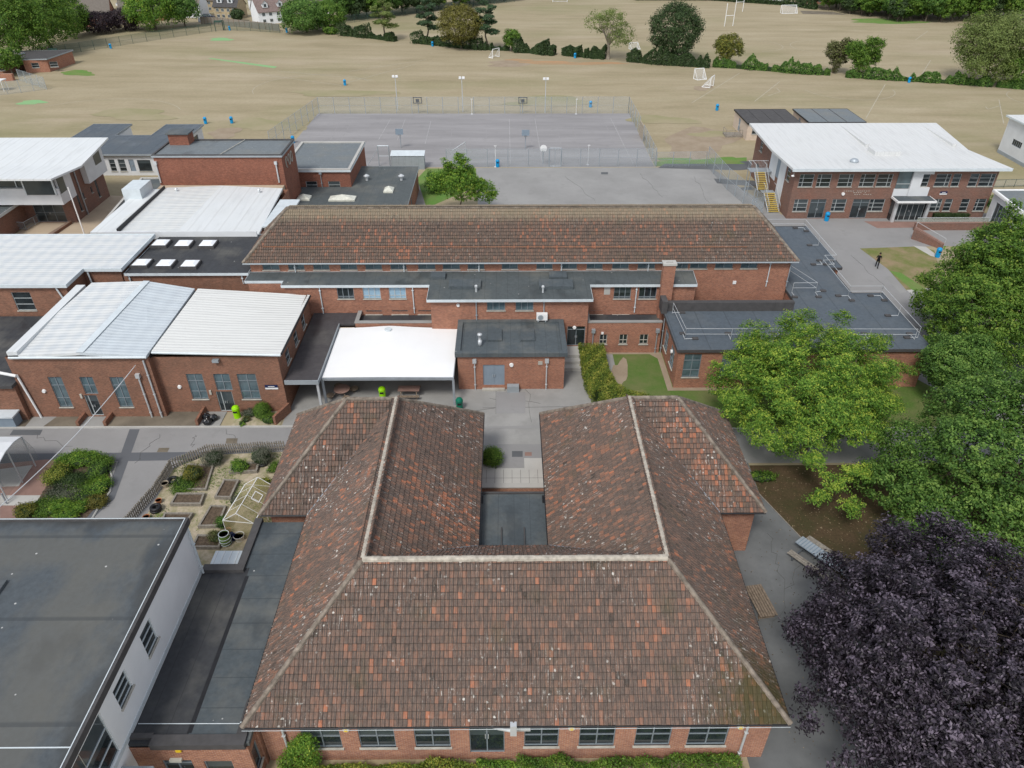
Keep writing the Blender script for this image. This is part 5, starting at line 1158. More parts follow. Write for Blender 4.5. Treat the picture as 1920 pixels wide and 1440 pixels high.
# ================================================================== B2: two-storey block on the right
B = thing('two_storey_block', 'two-storey brown brick block with white metal roof, glazed entrance and outside stair', 'school building', (48, 89, 0))
X0, X1, Y0, Y1 = 35.6, 60.7, 88.9, 105.8
U8 = lambda a, b: (1280 + a / 3, 180 + b / 3)
rows = []
for xa, xb, st in ((655, 735, 'b2'), (755, 833, 'b2'), (875, 957, 'b2r'), (997, 1080, 'b2'), (1093, 1177, 'b2r'), (1322, 1385, 'b2n'), (1420, 1503, 'b2r'), (1515, 1560, 'b2n'), (1610, 1660, 'b2n'), (1668, 1753, 'b2r')):
    p_ = U8(xa, 443); q_ = U8(xb, 513); rows.append((p_[0], p_[1], q_[0], q_[1], st))
low = []
for xa, xb, ya, yb, st in ((623, 700, 587, 652, 'b2'), (710, 797, 587, 687, 'door2'), (836, 915, 587, 652, 'b2'), (947, 1040, 587, 687, 'door2'), (1046, 1130, 587, 650, 'b2'), (1377, 1452, 585, 648, 'b2r'), (1468, 1510, 585, 648, 'b2n'), (1560, 1606, 585, 648, 'b2n'), (1640, 1700, 585, 648, 'b2')):
    p_ = U8(xa, ya); q_ = U8(xb, yb); low.append((p_[0], p_[1], q_[0], q_[1], st))
holes = FW(Y0, X0, rows, 'b2', zt=5.75, zb=4.15)
lw = FW(Y0, X0, low, 'b2')
holes += [(a, (.08 if st == 'door2' else .95), c, 2.55, st) for a, b, c, d_, st in lw]
side = [(1.2 + Y1 - Y0 - 16.9 + 12.4, 4.15, Y1 - Y0 - 2.0, 5.9, 'h3'), (1.8, 4.2, 3.3, 5.9, 'h3'), (1.6, .1, 2.7, 2.6, 'door2')]
walls(B, [(X0, Y0), (X1, Y0), (X1, Y1), (X0, Y1)], 0, 6.4, 'brick_brown', {0: holes, 3: [(a, b, min(c, 16.8), d_, st) for a, b, c, d_, st in [(14.0, 4.15, 15.2, 5.9, 'h3'), (2.2, 4.2, 3.4, 5.9, 'h3'), (2.0, .1, 3.2, 2.4, 'door2')]]})
slab(B, [(34.8, 87.9, 6.75), (61.5, 87.9, 6.75), (60.2, 95.8, 6.6), (34.6, 95.8, 6.6)], .28, 'metal_white_b2'); slab(B, [(34.6, 95.8, 6.6), (60.2, 95.8, 6.6), (61.3, 107, 7.0), (34.6, 107, 7.0)], .28, 'metal_white_b2')
MB().box(34.7, 87.8, 6.42, 61.5, 87.9, 6.78).build('gutter', 'fascia_pale', B)
MB().box(46.9, 93.3, 6.6, 50.2, 95.6, 7.15).build('roof_plant', 'metal_white_b2', B); MB().box(47.2, 97, 6.65, 47.7, 106, 6.98).build('roof_upstand', 'metal_white_b2', B); MB().box(58.7, 97, 6.65, 59.2, 106, 6.98).build('roof_upstand', 'metal_white_b2', B)
MB().lathe((43.2, 90.6, 6.7), [(.5, 0), (.55, .2), (.35, .4), (.1, .45)], 14).build('vent_cowl', 'steel', B)
a = WY(*U8(1200, 480), Y0)[0]; b = WY(*U8(1395, 480), Y0)[0]; gx = WY(*U8(1282, 480), Y0)[0]
MB().box(gx, 88.62, 2.85, b, 88.895, 4.1).box(gx, 88.62, 5.8, b, 88.895, 6.4).box(gx, 88.62, 4.1, gx + (b - gx) * .5, 88.895, 5.8).box(a, 88.78, 2.85, gx, 88.895, 3.9).build('white_bay', 'render_white', B)
MB().box(a + .1, 88.82, 3.95, gx - .05, 88.89, 6.3).build('stair_window', 'pane_mid', B); MB().box(a + .1, 88.78, 4.5, gx - .05, 88.815, 4.58).build('window_bar', 'frame_white', B)
ea = WY(*U8(1180, 640), 88.0)[0]; eb = WY(*U8(1375, 640), 88.0)[0]
MB().box(ea - .25, 86.9, 2.75, eb + .25, 88.75, 3.0).build('entrance_canopy', 'white_paint', B); MB().box(ea - .1, 87.0, 3.0, eb + .1, 88.7, 3.03).build('canopy_felt', 'felt_slate', B)
MB().box(ea, 87.55, .02, ea + .35, 87.9, 2.75).build('column', 'steel_light', B); MB().box(eb - .35, 87.55, .02, eb, 87.9, 2.75).build('column', 'steel_light', B)
add_window(B, (ea + .4, 88.2, .03), 0, eb - ea - .8, 2.7, 'ent')
MB().box(ea + .05, 87.9, .02, ea + .1, 88.88, 2.7).build('side_glazing', 'pane_dark', B); MB().box(eb - .1, 87.9, .02, eb - .05, 88.88, 2.7).build('side_glazing', 'pane_dark', B)
MB().box(X0 - .06, 92.2, 0.0, X0 - .005, 94.4, 6.4).build('white_panel', 'render_white', B); MB().box(X0 - .06, 95.6, 2.6, X0 - .005, 98.4, 6.4).build('white_panel', 'render_white', B); MB().box(X0 - .05, 94.4, 3.3, X0 - .004, 95.6, 6.2).build('stair_door', 'door_blue', B)
b_ = MB(); q = WY(*U8(902, 550), Y0 - .02); MB().tube((q[0], Y0, q[1]), (q[0], Y0 - .15, q[1]), .2, 12).build('bulkhead_lamp', 'white_paint', B)
for i, (xa, xb, yy) in enumerate(((905, 1070, 536), (960, 1045, 545), (965, 1068, 555))):
    p_ = WY(*U8(xa, yy), Y0); q_ = WY(*U8(xb, yy), Y0); n_ = int((q_[0] - p_[0]) / .28)
    for k_ in range(n_): 
        if (k_ + i) % 7 != 5: b_.box(p_[0] + k_ * .28, Y0 - .03, p_[1], p_[0] + k_ * .28 + .16, Y0 - .01, p_[1] + .07)
b_.build('wall_lettering', 'sill', B)
MB().path([(35.3, 88.7, 5.9), (35.0, 88.2, 5.8)], .04, 6).lathe((34.95, 88.1, 5.72), [(.04, 0), (.2, .08), (.12, .2)], 10).build('security_lamp', 'white_paint', B)
q0 = WY(*U8(1446, 548), Y0 - .03); q1_ = WY(*U8(1487, 548), Y0 - .03); sign_board(q0[0], q1_[0], Y0 - .01, q0[1] - .15, 'navy and white name board between the storeys, right of the glazed entrance')
# outside stair
t = thing('fire_stair', 'grey steel outside stair with yellow treads on the left end of the two-storey block', 'stairs', (34.6, 91, 0))
n_ = 10
for i in range(n_): MB().box(33.95, 90.9 + i * .29, .16 * (i + 1) - .05, 35.3, 91.2 + i * .29, .16 * (i + 1)).build('tread', 'yellow', t)
MB().box(33.6, 93.8, 1.6, 35.3, 94.6, 1.68).build('landing', 'steel', t)
for i in range(n_): MB().box(33.3, 94.6 + i * .24, 1.68 + .16 * (i + 1) - .05, 34.6, 94.85 + i * .24, 1.68 + .16 * (i + 1)).build('tread', 'yellow', t)
MB().box(32.7, 97.0, 3.28, 35.5, 98.6, 3.36).build('landing', 'steel', t)
r_ = MB()
for x in (33.9, 35.32): r_.path([(x, 90.9, 1.0), (x, 93.8, 2.65), (x, 94.6, 2.7)], .03, 5).path([(x, 90.9, .05), (x, 93.8, 1.6)], .06, 5)
for x in (33.25, 34.65): r_.path([(x, 94.6, 2.7), (x, 97.0, 4.35), (x, 98.6, 4.35)], .03, 5).path([(x, 94.6, 1.65), (x, 97.0, 3.3)], .06, 5)
r_.path([(32.7, 97.0, 4.35), (32.7, 98.6, 4.35), (35.4, 98.6, 4.35)], .03, 5)
for x in (33.9, 35.32):
    for i in range(7): r_.tube((x, 90.95 + i * .47, .05 + i * .27), (x, 90.95 + i * .47, 1.0 + i * .27), .018, 4)
for x in (33.25, 34.65):
    for i in range(6): r_.tube((x, 94.7 + i * .45, 1.7 + i * .3), (x, 94.7 + i * .45, 2.75 + i * .3), .018, 4)
for x in np.arange(32.8, 35.4, .18): r_.tube((x, 98.6, 3.36), (x, 98.6, 4.35), .014, 4)
r_.build('handrail', 'steel_light', t)
for x, y, h in ((33.3, 94.4, 1.6), (32.8, 97.2, 3.3), (32.8, 98.5, 3.3)): MB().tube((x, y, 0), (x, y, h), .05).build('post', 'steel', t)
# huts
def hut(x0, x1, y0, y1, lab, roofmat, nseam):
    t = thing('portable_classroom', lab, 'hut', ((x0 + x1) / 2, y0, 0))
    walls(t, [(x0, y0), (x1, y0), (x1, y1), (x0, y1)], .0, 2.6, 'render_cream', {0: [(.8, 1.0, 2.0, 2.1, 'h2'), (3.5, 1.0, 4.7, 2.1, 'h2')], 3: [(3, .2, 4, 2.2, 'solid1')]})
    flat_roof(t, [(x0 - .15, y0 - .2), (x1 + .15, y0 - .2), (x1 + .15, y1 + .2), (x0 - .15, y1 + .2)], 2.8, roofmat, .2, 'black_rubber')
    s_ = MB()
    for i in range(1, nseam): xx = x0 + (x1 - x0) * i / nseam; s_.box(xx - .04, y0 - .2, 2.8, xx + .04, y1 + .2, 2.84)
    s_.build('roof_batten', 'slate_roof', t); return t
h = hut(39.5, 48.0, 122.6, 131, 'cream portable classroom with dark panelled felt roof, left of the pair', 'slate_roof', 4)
MB().box(36.6, 124.2, 0, 39.4, 126.2, .35).build('deck', 'timber_grey', h); rr = MB()
for x, y in ((36.6, 124.2), (36.6, 126.2), (38, 124.2), (39.3, 124.2), (39.3, 126.2)): rr.tube((x, y, 0), (x, y, 1.2), .04, 5)
rr.path([(39.3, 124.2, 1.2), (36.6, 124.2, 1.2), (36.6, 126.2, 1.2)], .04, 5); rr.build('handrail', 'timber_grey', h)
hut(49.7, 58.8, 123.2, 131.2, 'cream portable classroom with lighter grey-green roof, right of the pair', 'felt_pale', 3)
# B3, B4
t = thing('white_block', 'white two-storey building cut off by the right edge beside the field', 'school building', (78, 108, 0))
walls(t, [(77.6, 99), (104, 99), (104, 116), (77.6, 116)], 0, 5.4, 'render_white', {3: [(2.6, 2.0, 5.0, 2.9, 'strip')]})
flat_roof(t, [(77.2, 98.5), (104, 98.5), (104, 116.4), (77.2, 116.4)], 5.6, 'metal_white_b2', .2, 'fascia_pale')
MB().box(77.55, 99, 0, 77.6, 116, .5).build('plinth', 'fascia_grey', t)
t = thing('white_annexe', 'white-walled flat-roofed annexe with dark opening, partly hidden by the tall tree at the right edge', 'school building', (60, 80, 0))
walls(t, [(58.7, 72), (84, 72), (84, 87.3), (60.0, 87.3)], 0, 4.0, 'render_white', {3: [(1.2, .3, 5.0, 3.2, 'strip'), (10.2, .2, 14.0, 2.9, 'one')]})
flat_roof(t, [(58.4, 71.8), (84, 71.8), (84, 87.5), (59.8, 87.5)], 4.2, 'felt_pale', .2, 'canopy_white', (.25, .1), 'canopy_white')
railing('green_railing', 'green handrail beside the right end of the two-storey block', [G(1862, 352), G(1920, 350)], 1.1, 'fence_green')
# brick retaining walls at the entrance ramp
t = thing('ramp_wall', 'sloping dark brick ramp wall with stone coping in front of the two-storey block', 'wall', (49.5, 82, 0))
p = [G(1708, 448), G(1752, 470)]
a = p[0]; b = G(1765, 468)
mb = MB(); w_ = .3
mb.v = [(a[0], a[1], 0), (b[0], b[1], 0), (b[0], b[1], .55), (a[0], a[1], 1.35), (a[0] + w_, a[1] + w_, 0), (b[0] + w_, b[1] + w_, 0), (b[0] + w_, b[1] + w_, .55), (a[0] + w_, a[1] + w_, 1.35)]
mb.f = [(0, 1, 2, 3), (5, 4, 7, 6), (4, 0, 3, 7), (1, 5, 6, 2), (3, 2, 6, 7)]; mb.build('wall', 'brick_brown', t)
MB().path([(a[0] + .15, a[1] + .15, 1.4), (b[0] + .15, b[1] + .15, .6)], .16, 4).build('coping', 'brick_paving', t)
t = thing('ramp_wall', 'straight brick ramp wall behind the sloping one, below a glass balustrade', 'wall', (54, 84, 0))
c = G(1713, 432); MB().box(c[0], c[1], 0, c[0] + 11, c[1] + .25, .9).build('wall', 'brick_brown', t); MB().box(c[0] - .05, c[1] - .05, .9, c[0] + 11, c[1] + .3, .98).build('coping', 'brick_paving', t)
c = G(1716, 424); MB().box(c[0], c[1], 0, c[0] + 12, c[1] + .04, 1.05).build('balustrade', 'perspex', t); MB().path([(a[0] + .35, a[1] + .35, 0), (a[0] + .35, a[1] + .35, 2.0), (b[0] + .35, b[1] + .35, 1.2), (b[0] + .35, b[1] + .35, 0)], .025, 5).path([(c[0], c[1], 1.1), (c[0] + 12, c[1], 1.1)], .035, 5).build('handrail', 'steel_light', t)

# ================================================================== STREET FURNITURE AND SMALL THINGS
def make_bin(lab, mat, x, y, hexa=False):
    t = thing('litter_bin', lab, 'litter bin', (x, y, 0), 'litter bins')
    n = 8 if hexa else 16
    MB().lathe((x, y, 0), [(.24, 0), (.27, .05), (.28, .8), (.3, .82), (.3, .88)], n).build('body', mat, t)
    MB().lathe((x, y, .88), [(.3, 0), (.3, .1), (.22, .24), (.08, .3)], n).build('lid', mat, t)
    MB().box(x - .15, y - .31, .66, x + .15, y - .26, .8).build('slot', 'black_rubber', t)
    return t
for (px, py, lab, mt) in ((386, 232, 'blue litter bin on the dry field edge, left of the pair above the brick tower', 'bin_blue'), (435, 231, 'blue litter bin on the dry field edge, right of the pair above the brick tower', 'bin_blue'),
        (647, 160, 'blue litter bin alone on the playing field left of the floodlights', 'bin_blue'), (811, 87, 'blue litter bin against the hedge below the tall pine', 'bin_blue'),
        (1078, 109, 'blue litter bin at the hedge end by the bare orange ground', 'bin_blue'), (1344, 207, 'blue litter bin on grass left of the portable classrooms', 'bin_blue'),
        (1107, 201, 'blue litter bin just beyond the far court fence', 'bin_blue'), (933, 313, 'blue litter bin inside the near court fence', 'bin_blue'),
        (1704, 155, 'blue litter bin in front of the right-hand field hedge', 'bin_blue'), (208, 91, 'blue litter bin against the green mesh fence, upper left', 'bin_blue'),
        (431, 57, 'pale blue litter bin by the timber fence below the white gabled house', 'bin_blue'), (538, 61, 'blue litter bin under the large tree right of the white gabled house', 'bin_blue'),
        (88, 113, 'blue litter bin beside the far-left brick cabins', 'bin_blue'),
        (1549, 414, 'blue litter bin beside the bench at the two-storey block', 'bin_blue'), (446, 783, 'lime green litter bin by the workshop door and round bush', 'bin_lime'),
        (718, 747, 'lime green litter bin in the shade under the white canopy', 'bin_lime'), (862, 768, 'dark green litter bin at the right canopy post', 'bin_green'),
        (550, 268, 'blue litter bin beyond the brick tower by the court corner', 'bin_blue'), (1757, 482, 'blue litter bin half hidden behind the tall tree', 'bin_blue')):
    q = G(px, py); make_bin(lab, mt, *q)
# rubbish sacks
for i, (px, py, s_) in enumerate(((390, 796, 1.0), (402, 788, .9), (388, 785, .8))):
    q = G(px, py); bm = bmesh.new(); bmesh.ops.create_icosphere(bm, subdivisions=3, radius=.36 * s_)
    for v in bm.verts:
        k_ = 1 + .16 * math.sin(v.co.x * 19 + i * 3) * math.cos(v.co.y * 17 + i) + .08 * math.sin(v.co.z * 31); v.co *= k_; v.co.z = v.co.z * .85 + .28 * s_
        if v.co.z > .5 * s_: v.co.x *= .6; v.co.y *= .6
        v.co.z = max(v.co.z, .03)
    me = bpy.data.meshes.new('rubbish_sack'); bm.to_mesh(me); bm.free(); me.materials.append(MATS['bin_bag']); ob = bpy.data.objects.new('rubbish_sack', me); COL.objects.link(ob); ob.location = (q[0], q[1], .05)
    setp(ob, ('black rubbish sack at the kerb, front of the pile', 'black rubbish sack on the right of the pile', 'black rubbish sack behind on the left of the pile')[i], 'rubbish sack', 'rubbish sacks by the wall stub')
def picnic(lab, x, y, rz, mat='timber', top=None, L=1.8):
    t = thing('picnic_table', lab, 'picnic table', (x, y, 0), rz=rz)
    def B_(nm, mt, *bs):
        mb = MB()
        for b in bs: mb.box(*b)
        return mb.build(nm, mt, t, local=True)
    B_('table_top', top or mat, *[(-L / 2, -.38 + i * .155, .72, L / 2, -.38 + i * .155 + .14, .765) for i in range(5)])
    for s_ in (-1, 1): B_('seat', mat, *[(-L / 2, s_ * .72 - .13 + i * .135, .42, L / 2, s_ * .72 - .13 + i * .135 + .125, .46) for i in range(2)])
    for sx in (-1, 1):
        m = MB(); m.path([(sx * L * .36, -.65, 0), (sx * L * .36, -.25, .72)], .045, 4).path([(sx * L * .36, .65, 0), (sx * L * .36, .25, .72)], .045, 4).path([(sx * L * .36, -.8, .4), (sx * L * .36, .8, .4)], .04, 4); m.build('leg', mat, t, local=True)
    return t
picnic('picnic table with wide wooden top in the shade under the white canopy', *G(768, 742), 0, 'timber', 'brick_paving')
t = thing('round_picnic_table', 'round wooden picnic table with curved seats at the left under the white canopy', 'picnic table', (*G(643, 742), 0))
q = G(643, 742)
MB().lathe((q[0], q[1], .68), [(.65, 0), (.68, .03), (.65, .06)], 20).build('table_top', 'brick_paving', t)
for k_ in range(4): a = k_ * math.pi / 2 + .5; MB().tube((q[0] + math.cos(a) * 1.05, q[1] + math.sin(a) * 1.05, .4), (q[0] + math.cos(a) * 1.05, q[1] + math.sin(a) * 1.05, .46), .34, 10).build('seat', 'timber', t); MB().path([(q[0] + math.cos(a) * 1.05, q[1] + math.sin(a) * 1.05, 0), (q[0] + math.cos(a) * .4, q[1] + math.sin(a) * .4, .68)], .04, 5).build('leg', 'timber', t)
ang = math.atan2(27.3 - 32.6, 21.0 - 18.6)
t = thing('long_picnic_table', 'long table with blue-grey slatted top and bench seat beside the purple tree', 'picnic table', (19.7, 31.4, 0), rz=-.92)
MB().box(-2.0, -.05, .72, 2.4, .75, .78).build('table_top', 'door_blue', t, local=True)
m = MB()
for i in range(22): m.box(-1.98 + i * .2, -.05, .78, -1.86 + i * .2, .75, .79)
m.build('slats', 'steel', t, local=True)
m = MB()
for i in range(3): m.box(-1.9, -.95 + i * .16, .42, 2.2, -.95 + i * .16 + .13, .46)
m.build('seat', 'timber_grey', t, local=True); MB().box(-1.9, 1.1, .42, 2.2, 1.5, .46).build('seat', 'timber_grey', t, local=True)
for x in (-1.5, .3, 2.0): MB().box(x - .05, -.9, 0, x + .05, -.8, .42).box(x - .05, .3, 0, x + .05, .4, .72).box(x - .05, -.9, .36, x + .05, 1.4, .42).box(x - .05, 1.3, 0, x + .05, 1.4, .42).build('leg', 'frame_dark', t, local=True)
t = thing('slatted_bench', 'weathered timber slatted bench partly under the eave of the tiled block', 'bench', (15.0, 28.6, 0), rz=-1.42)
for i in range(7): MB().box(-1.15, -.5 + i * .16, .42, 1.15, -.5 + i * .16 + .12, .47).build('slat', 'timber', t, local=True)
for x in (-.9, .9): MB().box(x - .05, -.45, 0, x + .05, .55, .42).build('leg', 'timber', t, local=True)
q = G(1570, 408); t = thing('park_bench', 'wooden bench with backrest against the two-storey block', 'bench', (q[0], q[1], 0))
MB().box(-.85, -.25, .42, .85, .2, .47).build('seat', 'timber_pale', t, local=True)
for i in range(3): MB().box(-.85, .2, .55 + i * .13, .85, .25, .64 + i * .13).build('back_slat', 'timber_pale', t, local=True)
for x in (-.8, .8): MB().box(x - .04, -.25, 0, x + .04, -.17, .42).box(x - .04, .18, 0, x + .04, .26, .95).box(x - .04, -.25, .62, x + .04, .2, .67).build('leg', 'timber_pale', t, local=True)

# --- vegetable garden
def bed(lab, pxl, h=.28, mat='timber_grey'):
    p = pxs(*pxl); a_ = sum(p[i][0] * p[(i + 1) % 4][1] - p[(i + 1) % 4][0] * p[i][1] for i in range(4))
    if a_ < 0: p = p[::-1]
    t = thing('raised_bed', lab, 'raised bed', (p[0][0], p[0][1], 0), 'raised beds in the gravel garden')
    MB().rim(p, .13, 0.02, h).build('frame', mat, t); MB().quad(*[(a[0], a[1], h - .1) for a in offset(p, .12)]).build('soil', 'soil', t); return t
bed('timber raised bed of bare soil in the middle of the garden, nearest the tyres', ((320, 950), (378, 950), (386, 929), (332, 929)))
bed('timber raised bed of bare soil standing upright in the garden centre, behind the greenhouse', ((403, 937), (434, 938), (450, 904), (421, 903)))
bed('timber raised bed of brown earth directly left of the greenhouse', ((372, 992), (411, 991), (426, 953), (396, 952)))
bed('timber raised bed partly cut off by the white hall roof', ((302, 985), (352, 985), (364, 966), (310, 966)))
bed('timber raised bed beside the green striped barrel, nearest the metal lean-to', ((360, 1031), (413, 1031), (421, 1008), (372, 1007)))
bed('timber raised bed holding a yellow shrub near the picket fence', ((430, 890), (483, 888), (488, 871), (438, 872)))
bed('timber raised bed overgrown with a golden bush at the upper left of the garden', ((325, 921), (388, 921), (402, 875), (352, 872)), .2)
# greenhouse
t = thing('greenhouse', 'small white-framed greenhouse with yellowed clear panes in the gravel garden', 'greenhouse', (-17.3, 36, 0), rz=-.13)
gw, gl_, ge, gp = 1.05, 1.75, 1.5, 2.25; fr = MB(); pn = MB()
for x in (-gw, gw):
    for y in (-gl_, 0, gl_): fr.tube((x, y, 0), (x, y, ge), .025, 4)
    fr.path([(x, -gl_, ge), (x, gl_, ge)], .035, 4)
    pn.quad((x, -gl_, 0), (x, gl_, 0), (x, gl_, ge), (x, -gl_, ge)); pn.quad((x, -gl_, ge), (x, gl_, ge), (0, gl_, gp), (0, -gl_, gp))
    for y in np.linspace(-gl_, gl_, 5): fr.path([(x, y, ge), (0, y, gp)], .014, 4)
for y in (-gl_, gl_):
    pn.quad((-gw, y, 0), (gw, y, 0), (gw, y, ge), (0, y, gp), (-gw, y, ge)); fr.path([(-gw, y, 0), (-gw, y, ge), (0, y, gp), (gw, y, ge), (gw, y, 0)], .026, 4); fr.path([(-gw, y, ge), (gw, y, ge)], .025, 4)
fr.path([(0, -gl_, gp), (0, gl_, gp)], .03, 4); pn.build('pane', 'poly_clear', t, local=True); fr.build('frame', 'white_paint', t, local=True)
MB().path([(.3, -.1, 2.06), (.3, .6, 2.06), (.75, .6, 1.75), (.75, -.1, 1.75), (.3, -.1, 2.06)], .03, 4).build('roof_vent', 'white_paint', t, local=True)
# picket fence
fp_ = [(-17.0, 43.3), (-22.6, 42.9), (-24.75, 41.2), (-24.85, 38.6), (-25.4, 36.0), (-27.0, 31.0)]
t = thing('picket_fence', 'weathered grey picket fence curving round the gravel garden', 'fence', (fp_[0][0], fp_[0][1], 0)); m = MB(); r_ = MB(); cnt = 0
for a, b in zip(fp_[:-1], fp_[1:]):
    L = math.hypot(b[0] - a[0], b[1] - a[1]); n = int(L / .17); an = math.atan2(b[1] - a[1], b[0] - a[0])
    for i in range(n):
        x = a[0] + (b[0] - a[0]) * i / n; y = a[1] + (b[1] - a[1]) * i / n; m.tube((x, y, 0), (x + rnd.uniform(-.02, .02), y, rnd.uniform(.86, .96)), .05, 4)
    for hh in (.3, .7): r_.path([(a[0], a[1], hh), (b[0], b[1], hh)], .04, 4)
o = m.build('pickets', 'timber_grey', t); o['kind'] = 'stuff'; r_.build('rail', 'timber_grey', t)
def torus(mb, c, R_, r_, z):
    b = len(mb.v); N, K_ = 18, 8
    for i in range(N):
        for j_ in range(K_):
            a = 2 * math.pi * i / N; c_ = 2 * math.pi * j_ / K_; rr = R_ + r_ * math.cos(c_); mb.v.append((c[0] + rr * math.cos(a), c[1] + rr * math.sin(a), z + r_ * math.sin(c_)))
    for i in range(N):
        for j_ in range(K_): mb.f.append((b + i * K_ + j_, b + ((i + 1) % N) * K_ + j_, b + ((i + 1) % N) * K_ + (j_ + 1) % K_, b + i * K_ + (j_ + 1) % K_))
def tyre(px, py, n, lab):
    q = G(px, py)
    for i in range(n):
        m = MB(); torus(m, (q[0] + .04 * i, q[1]), .28, .12, .12 + .22 * i); setp(m.build('old_tyre', 'black_rubber', None, True), lab if n == 1 else lab + (', bottom one', ', top one')[i], 'tyre')
tyre(325, 902, 1, 'black tyre planter by the picket fence beside the golden bush'); tyre(293, 958, 2, 'black tyre of the stack by the lower picket fence'); tyre(493, 871, 1, 'black tyre planter under the grey bush by the picket fence')
def pot(px, py, r, h, mat, lab):
    q = G(px, py); m = MB().lathe((q[0], q[1], 0), [(r * .7, 0), (r, h), (r * 1.1, h), (r * 1.1, h * .9)], 14, False); m.lathe((q[0], q[1], h * .8), [(r * .9, 0)], 14); o = m.build('plant_pot', mat, None); setp(o, lab, 'plant pot'); return q
pot(311, 913, .25, .4, 'timber_pale', 'pale basket pot by the fence next to the tyre planter'); pot(299, 943, .2, .3, 'terracotta', 'small terracotta pot against the picket fence'); pot(276, 974, .22, .3, 'terracotta', 'terracotta pot at the lowest end of the picket fence'); pot(429, 1000, .2, .35, 'terracotta', 'terracotta pot behind the green striped barrel')
q = G(425, 1020); t = thing('water_barrel', 'green and white striped barrel beside the greenhouse', 'barrel', (q[0], q[1], 0))
MB().lathe((q[0], q[1], 0), [(.3, 0), (.34, .2), (.36, .5), (.33, .8), (.3, .95)], 18, False).lathe((q[0], q[1], .85), [(.3, 0)], 18).build('body', 'bright_grass', t, True)
for z, r in ((.15, .345), (.4, .37), (.65, .36), (.95, .32)): m = MB(); torus(m, q, r, .025, z); m.build('hoop', 'fascia_pale', t)
q = G(450, 1012); t = thing('white_tub', 'round white tub of dark compost beside the greenhouse door', 'tub', (q[0], q[1], 0)); MB().lathe((q[0], q[1], 0), [(.26, 0), (.34, .45), (.36, .45), (.34, .4)], 18, False).build('body', 'white_paint', t, True); MB().lathe((q[0], q[1], .38), [(.33, 0)], 18).build('soil', 'soil', t)
q = G(438, 1012); o = MB().box(q[0] - .2, q[1] - .12, 0, q[0] + .15, q[1] + .12, .5).box(q[0] - .12, q[1] - .1, .5, q[0] + .08, q[1] + .1, .62).build('compost_sack', 'sign_navy'); setp(o, 'blue and white compost sack between the barrel and the white tub', 'sack')

# --- shelter on the left
t = thing('cycle_shelter', 'curved-roof cycle shelter with clear sides at the left edge', 'shelter', (-36, 40, 0)); rf = MB(); sd = MB(); ps = MB()
sx0, sx1 = -42.0, -35.0; prof = [(37.9, 2.35), (38.6, 2.75), (39.6, 3.0), (40.7, 3.02), (41.6, 2.8)]
for (y0, z0), (y1, z1) in zip(prof[:-1], prof[1:]): rf.quad((sx0, y0, z0), (sx1, y0, z0), (sx1, y1, z1), (sx0, y1, z1))
rf.build('roof', 'render_white', t, True)
sd.quad(*[(sx1, y, z) for y, z in prof], (sx1, 42.2, 1.2), (sx1, 42.2, .3), (sx1, 37.9, .3)); sd.quad((sx0, 41.6, 2.8), (sx1, 41.6, 2.8), (sx1, 42.2, 1.2), (sx0, 42.2, 1.2)); sd.build('clear_side', 'perspex_side', t)
for x in (sx0, (sx0 + sx1) / 2, sx1):
    for y, z in ((37.9, 2.35), (39.8, 3.0), (41.6, 2.8)): ps.tube((x, y, 0), (x, y, z), .05, 6)
    ps.path([(x, y, z) for y, z in prof], .04, 5)
ps.path([(sx0, 37.9, 2.33), (sx1, 37.9, 2.33)], .07, 5).build('post', 'steel_light', t)
for i in range(4):
    x = -41 + i * 1.6; o = MB().path([(x, 38.6, 0), (x, 38.6, .75), (x + .1, 38.9, .85), (x, 39.4, .75), (x, 39.4, 0)], .03, 6).build('cycle_hoop', 'steel'); setp(o, 'bent steel cycle hoop under the curved shelter roof', 'cycle stand', 'cycle hoops under the shelter')
for (x, y, lb) in ((-35.7, 36.9, 'nearer'), (-34.9, 37.6, 'farther')): o = MB().tube((x, y, 0), (x, y, 1.0), .06, 8).build('bollard', 'steel'); setp(o, 'grey steel bollard on brick paving in front of the cycle shelter, the %s one' % lb, 'bollard')
# overhead cable
a = Vector((-28.6, 47.5, 5.05)); b = Vector((-40.5, 30.0, 4.3)); b = Vector((*G(-40, 985, 7.1), 7.1)); m = MB()
pts = [tuple(a.lerp(b, i / 12) - Vector((0, 0, .5 * math.sin(math.pi * i / 12)))) for i in range(13)]; m.path(pts, .028, 5); setp(m.build('overhead_cable', 'render_white'), 'white overhead cable running from the workshop wall to the white hall', 'cable')

# --- court: fences, posts, hoops
def mesh_fence(name, lab, pts, h, mat='mesh_grey', pm='steel', sp=2.9, group=None):
    t = thing(name, lab, 'fence', (pts[0][0], pts[0][1], 0), group); pan = MB(); k_ = 0
    for a, b in zip(pts[:-1], pts[1:]):
        pan.quad((a[0], a[1], .05), (b[0], b[1], .05), (b[0], b[1], h), (a[0], a[1], h))
        L = math.hypot(b[0] - a[0], b[1] - a[1]); n = max(1, int(round(L / sp)))
        for i in range(n + (1 if b is pts[-1] else 0)):
            x = a[0] + (b[0] - a[0]) * i / n; y = a[1] + (b[1] - a[1]) * i / n; MB().tube((x, y, 0), (x, y, h), .05, 5).build('post', pm, t)
    pan.build('mesh_panel', mat, t)
    m = MB()
    for hh in (h, h * .5): m.path([(p[0], p[1], hh) for p in pts], .018, 4)
    m.build('rail', pm, t)
mesh_fence('court_fence', 'tall grey mesh fence along the far and left sides of the hard court', [(-37.6, 118), (-34.4, 139.7), (22.4, 139.6)], 2.9)
mesh_fence('court_fence', 'tall grey mesh fence along the right side of the hard court', [(22.4, 139.6), (22.4, 126)], 2.9)
mesh_fence('court_fence', 'tall grey mesh fence at the right near corner of the court', [(22.4, 122), (22.3, 109.4), (8.2, 109.4)], 2.7, 'mesh_near')
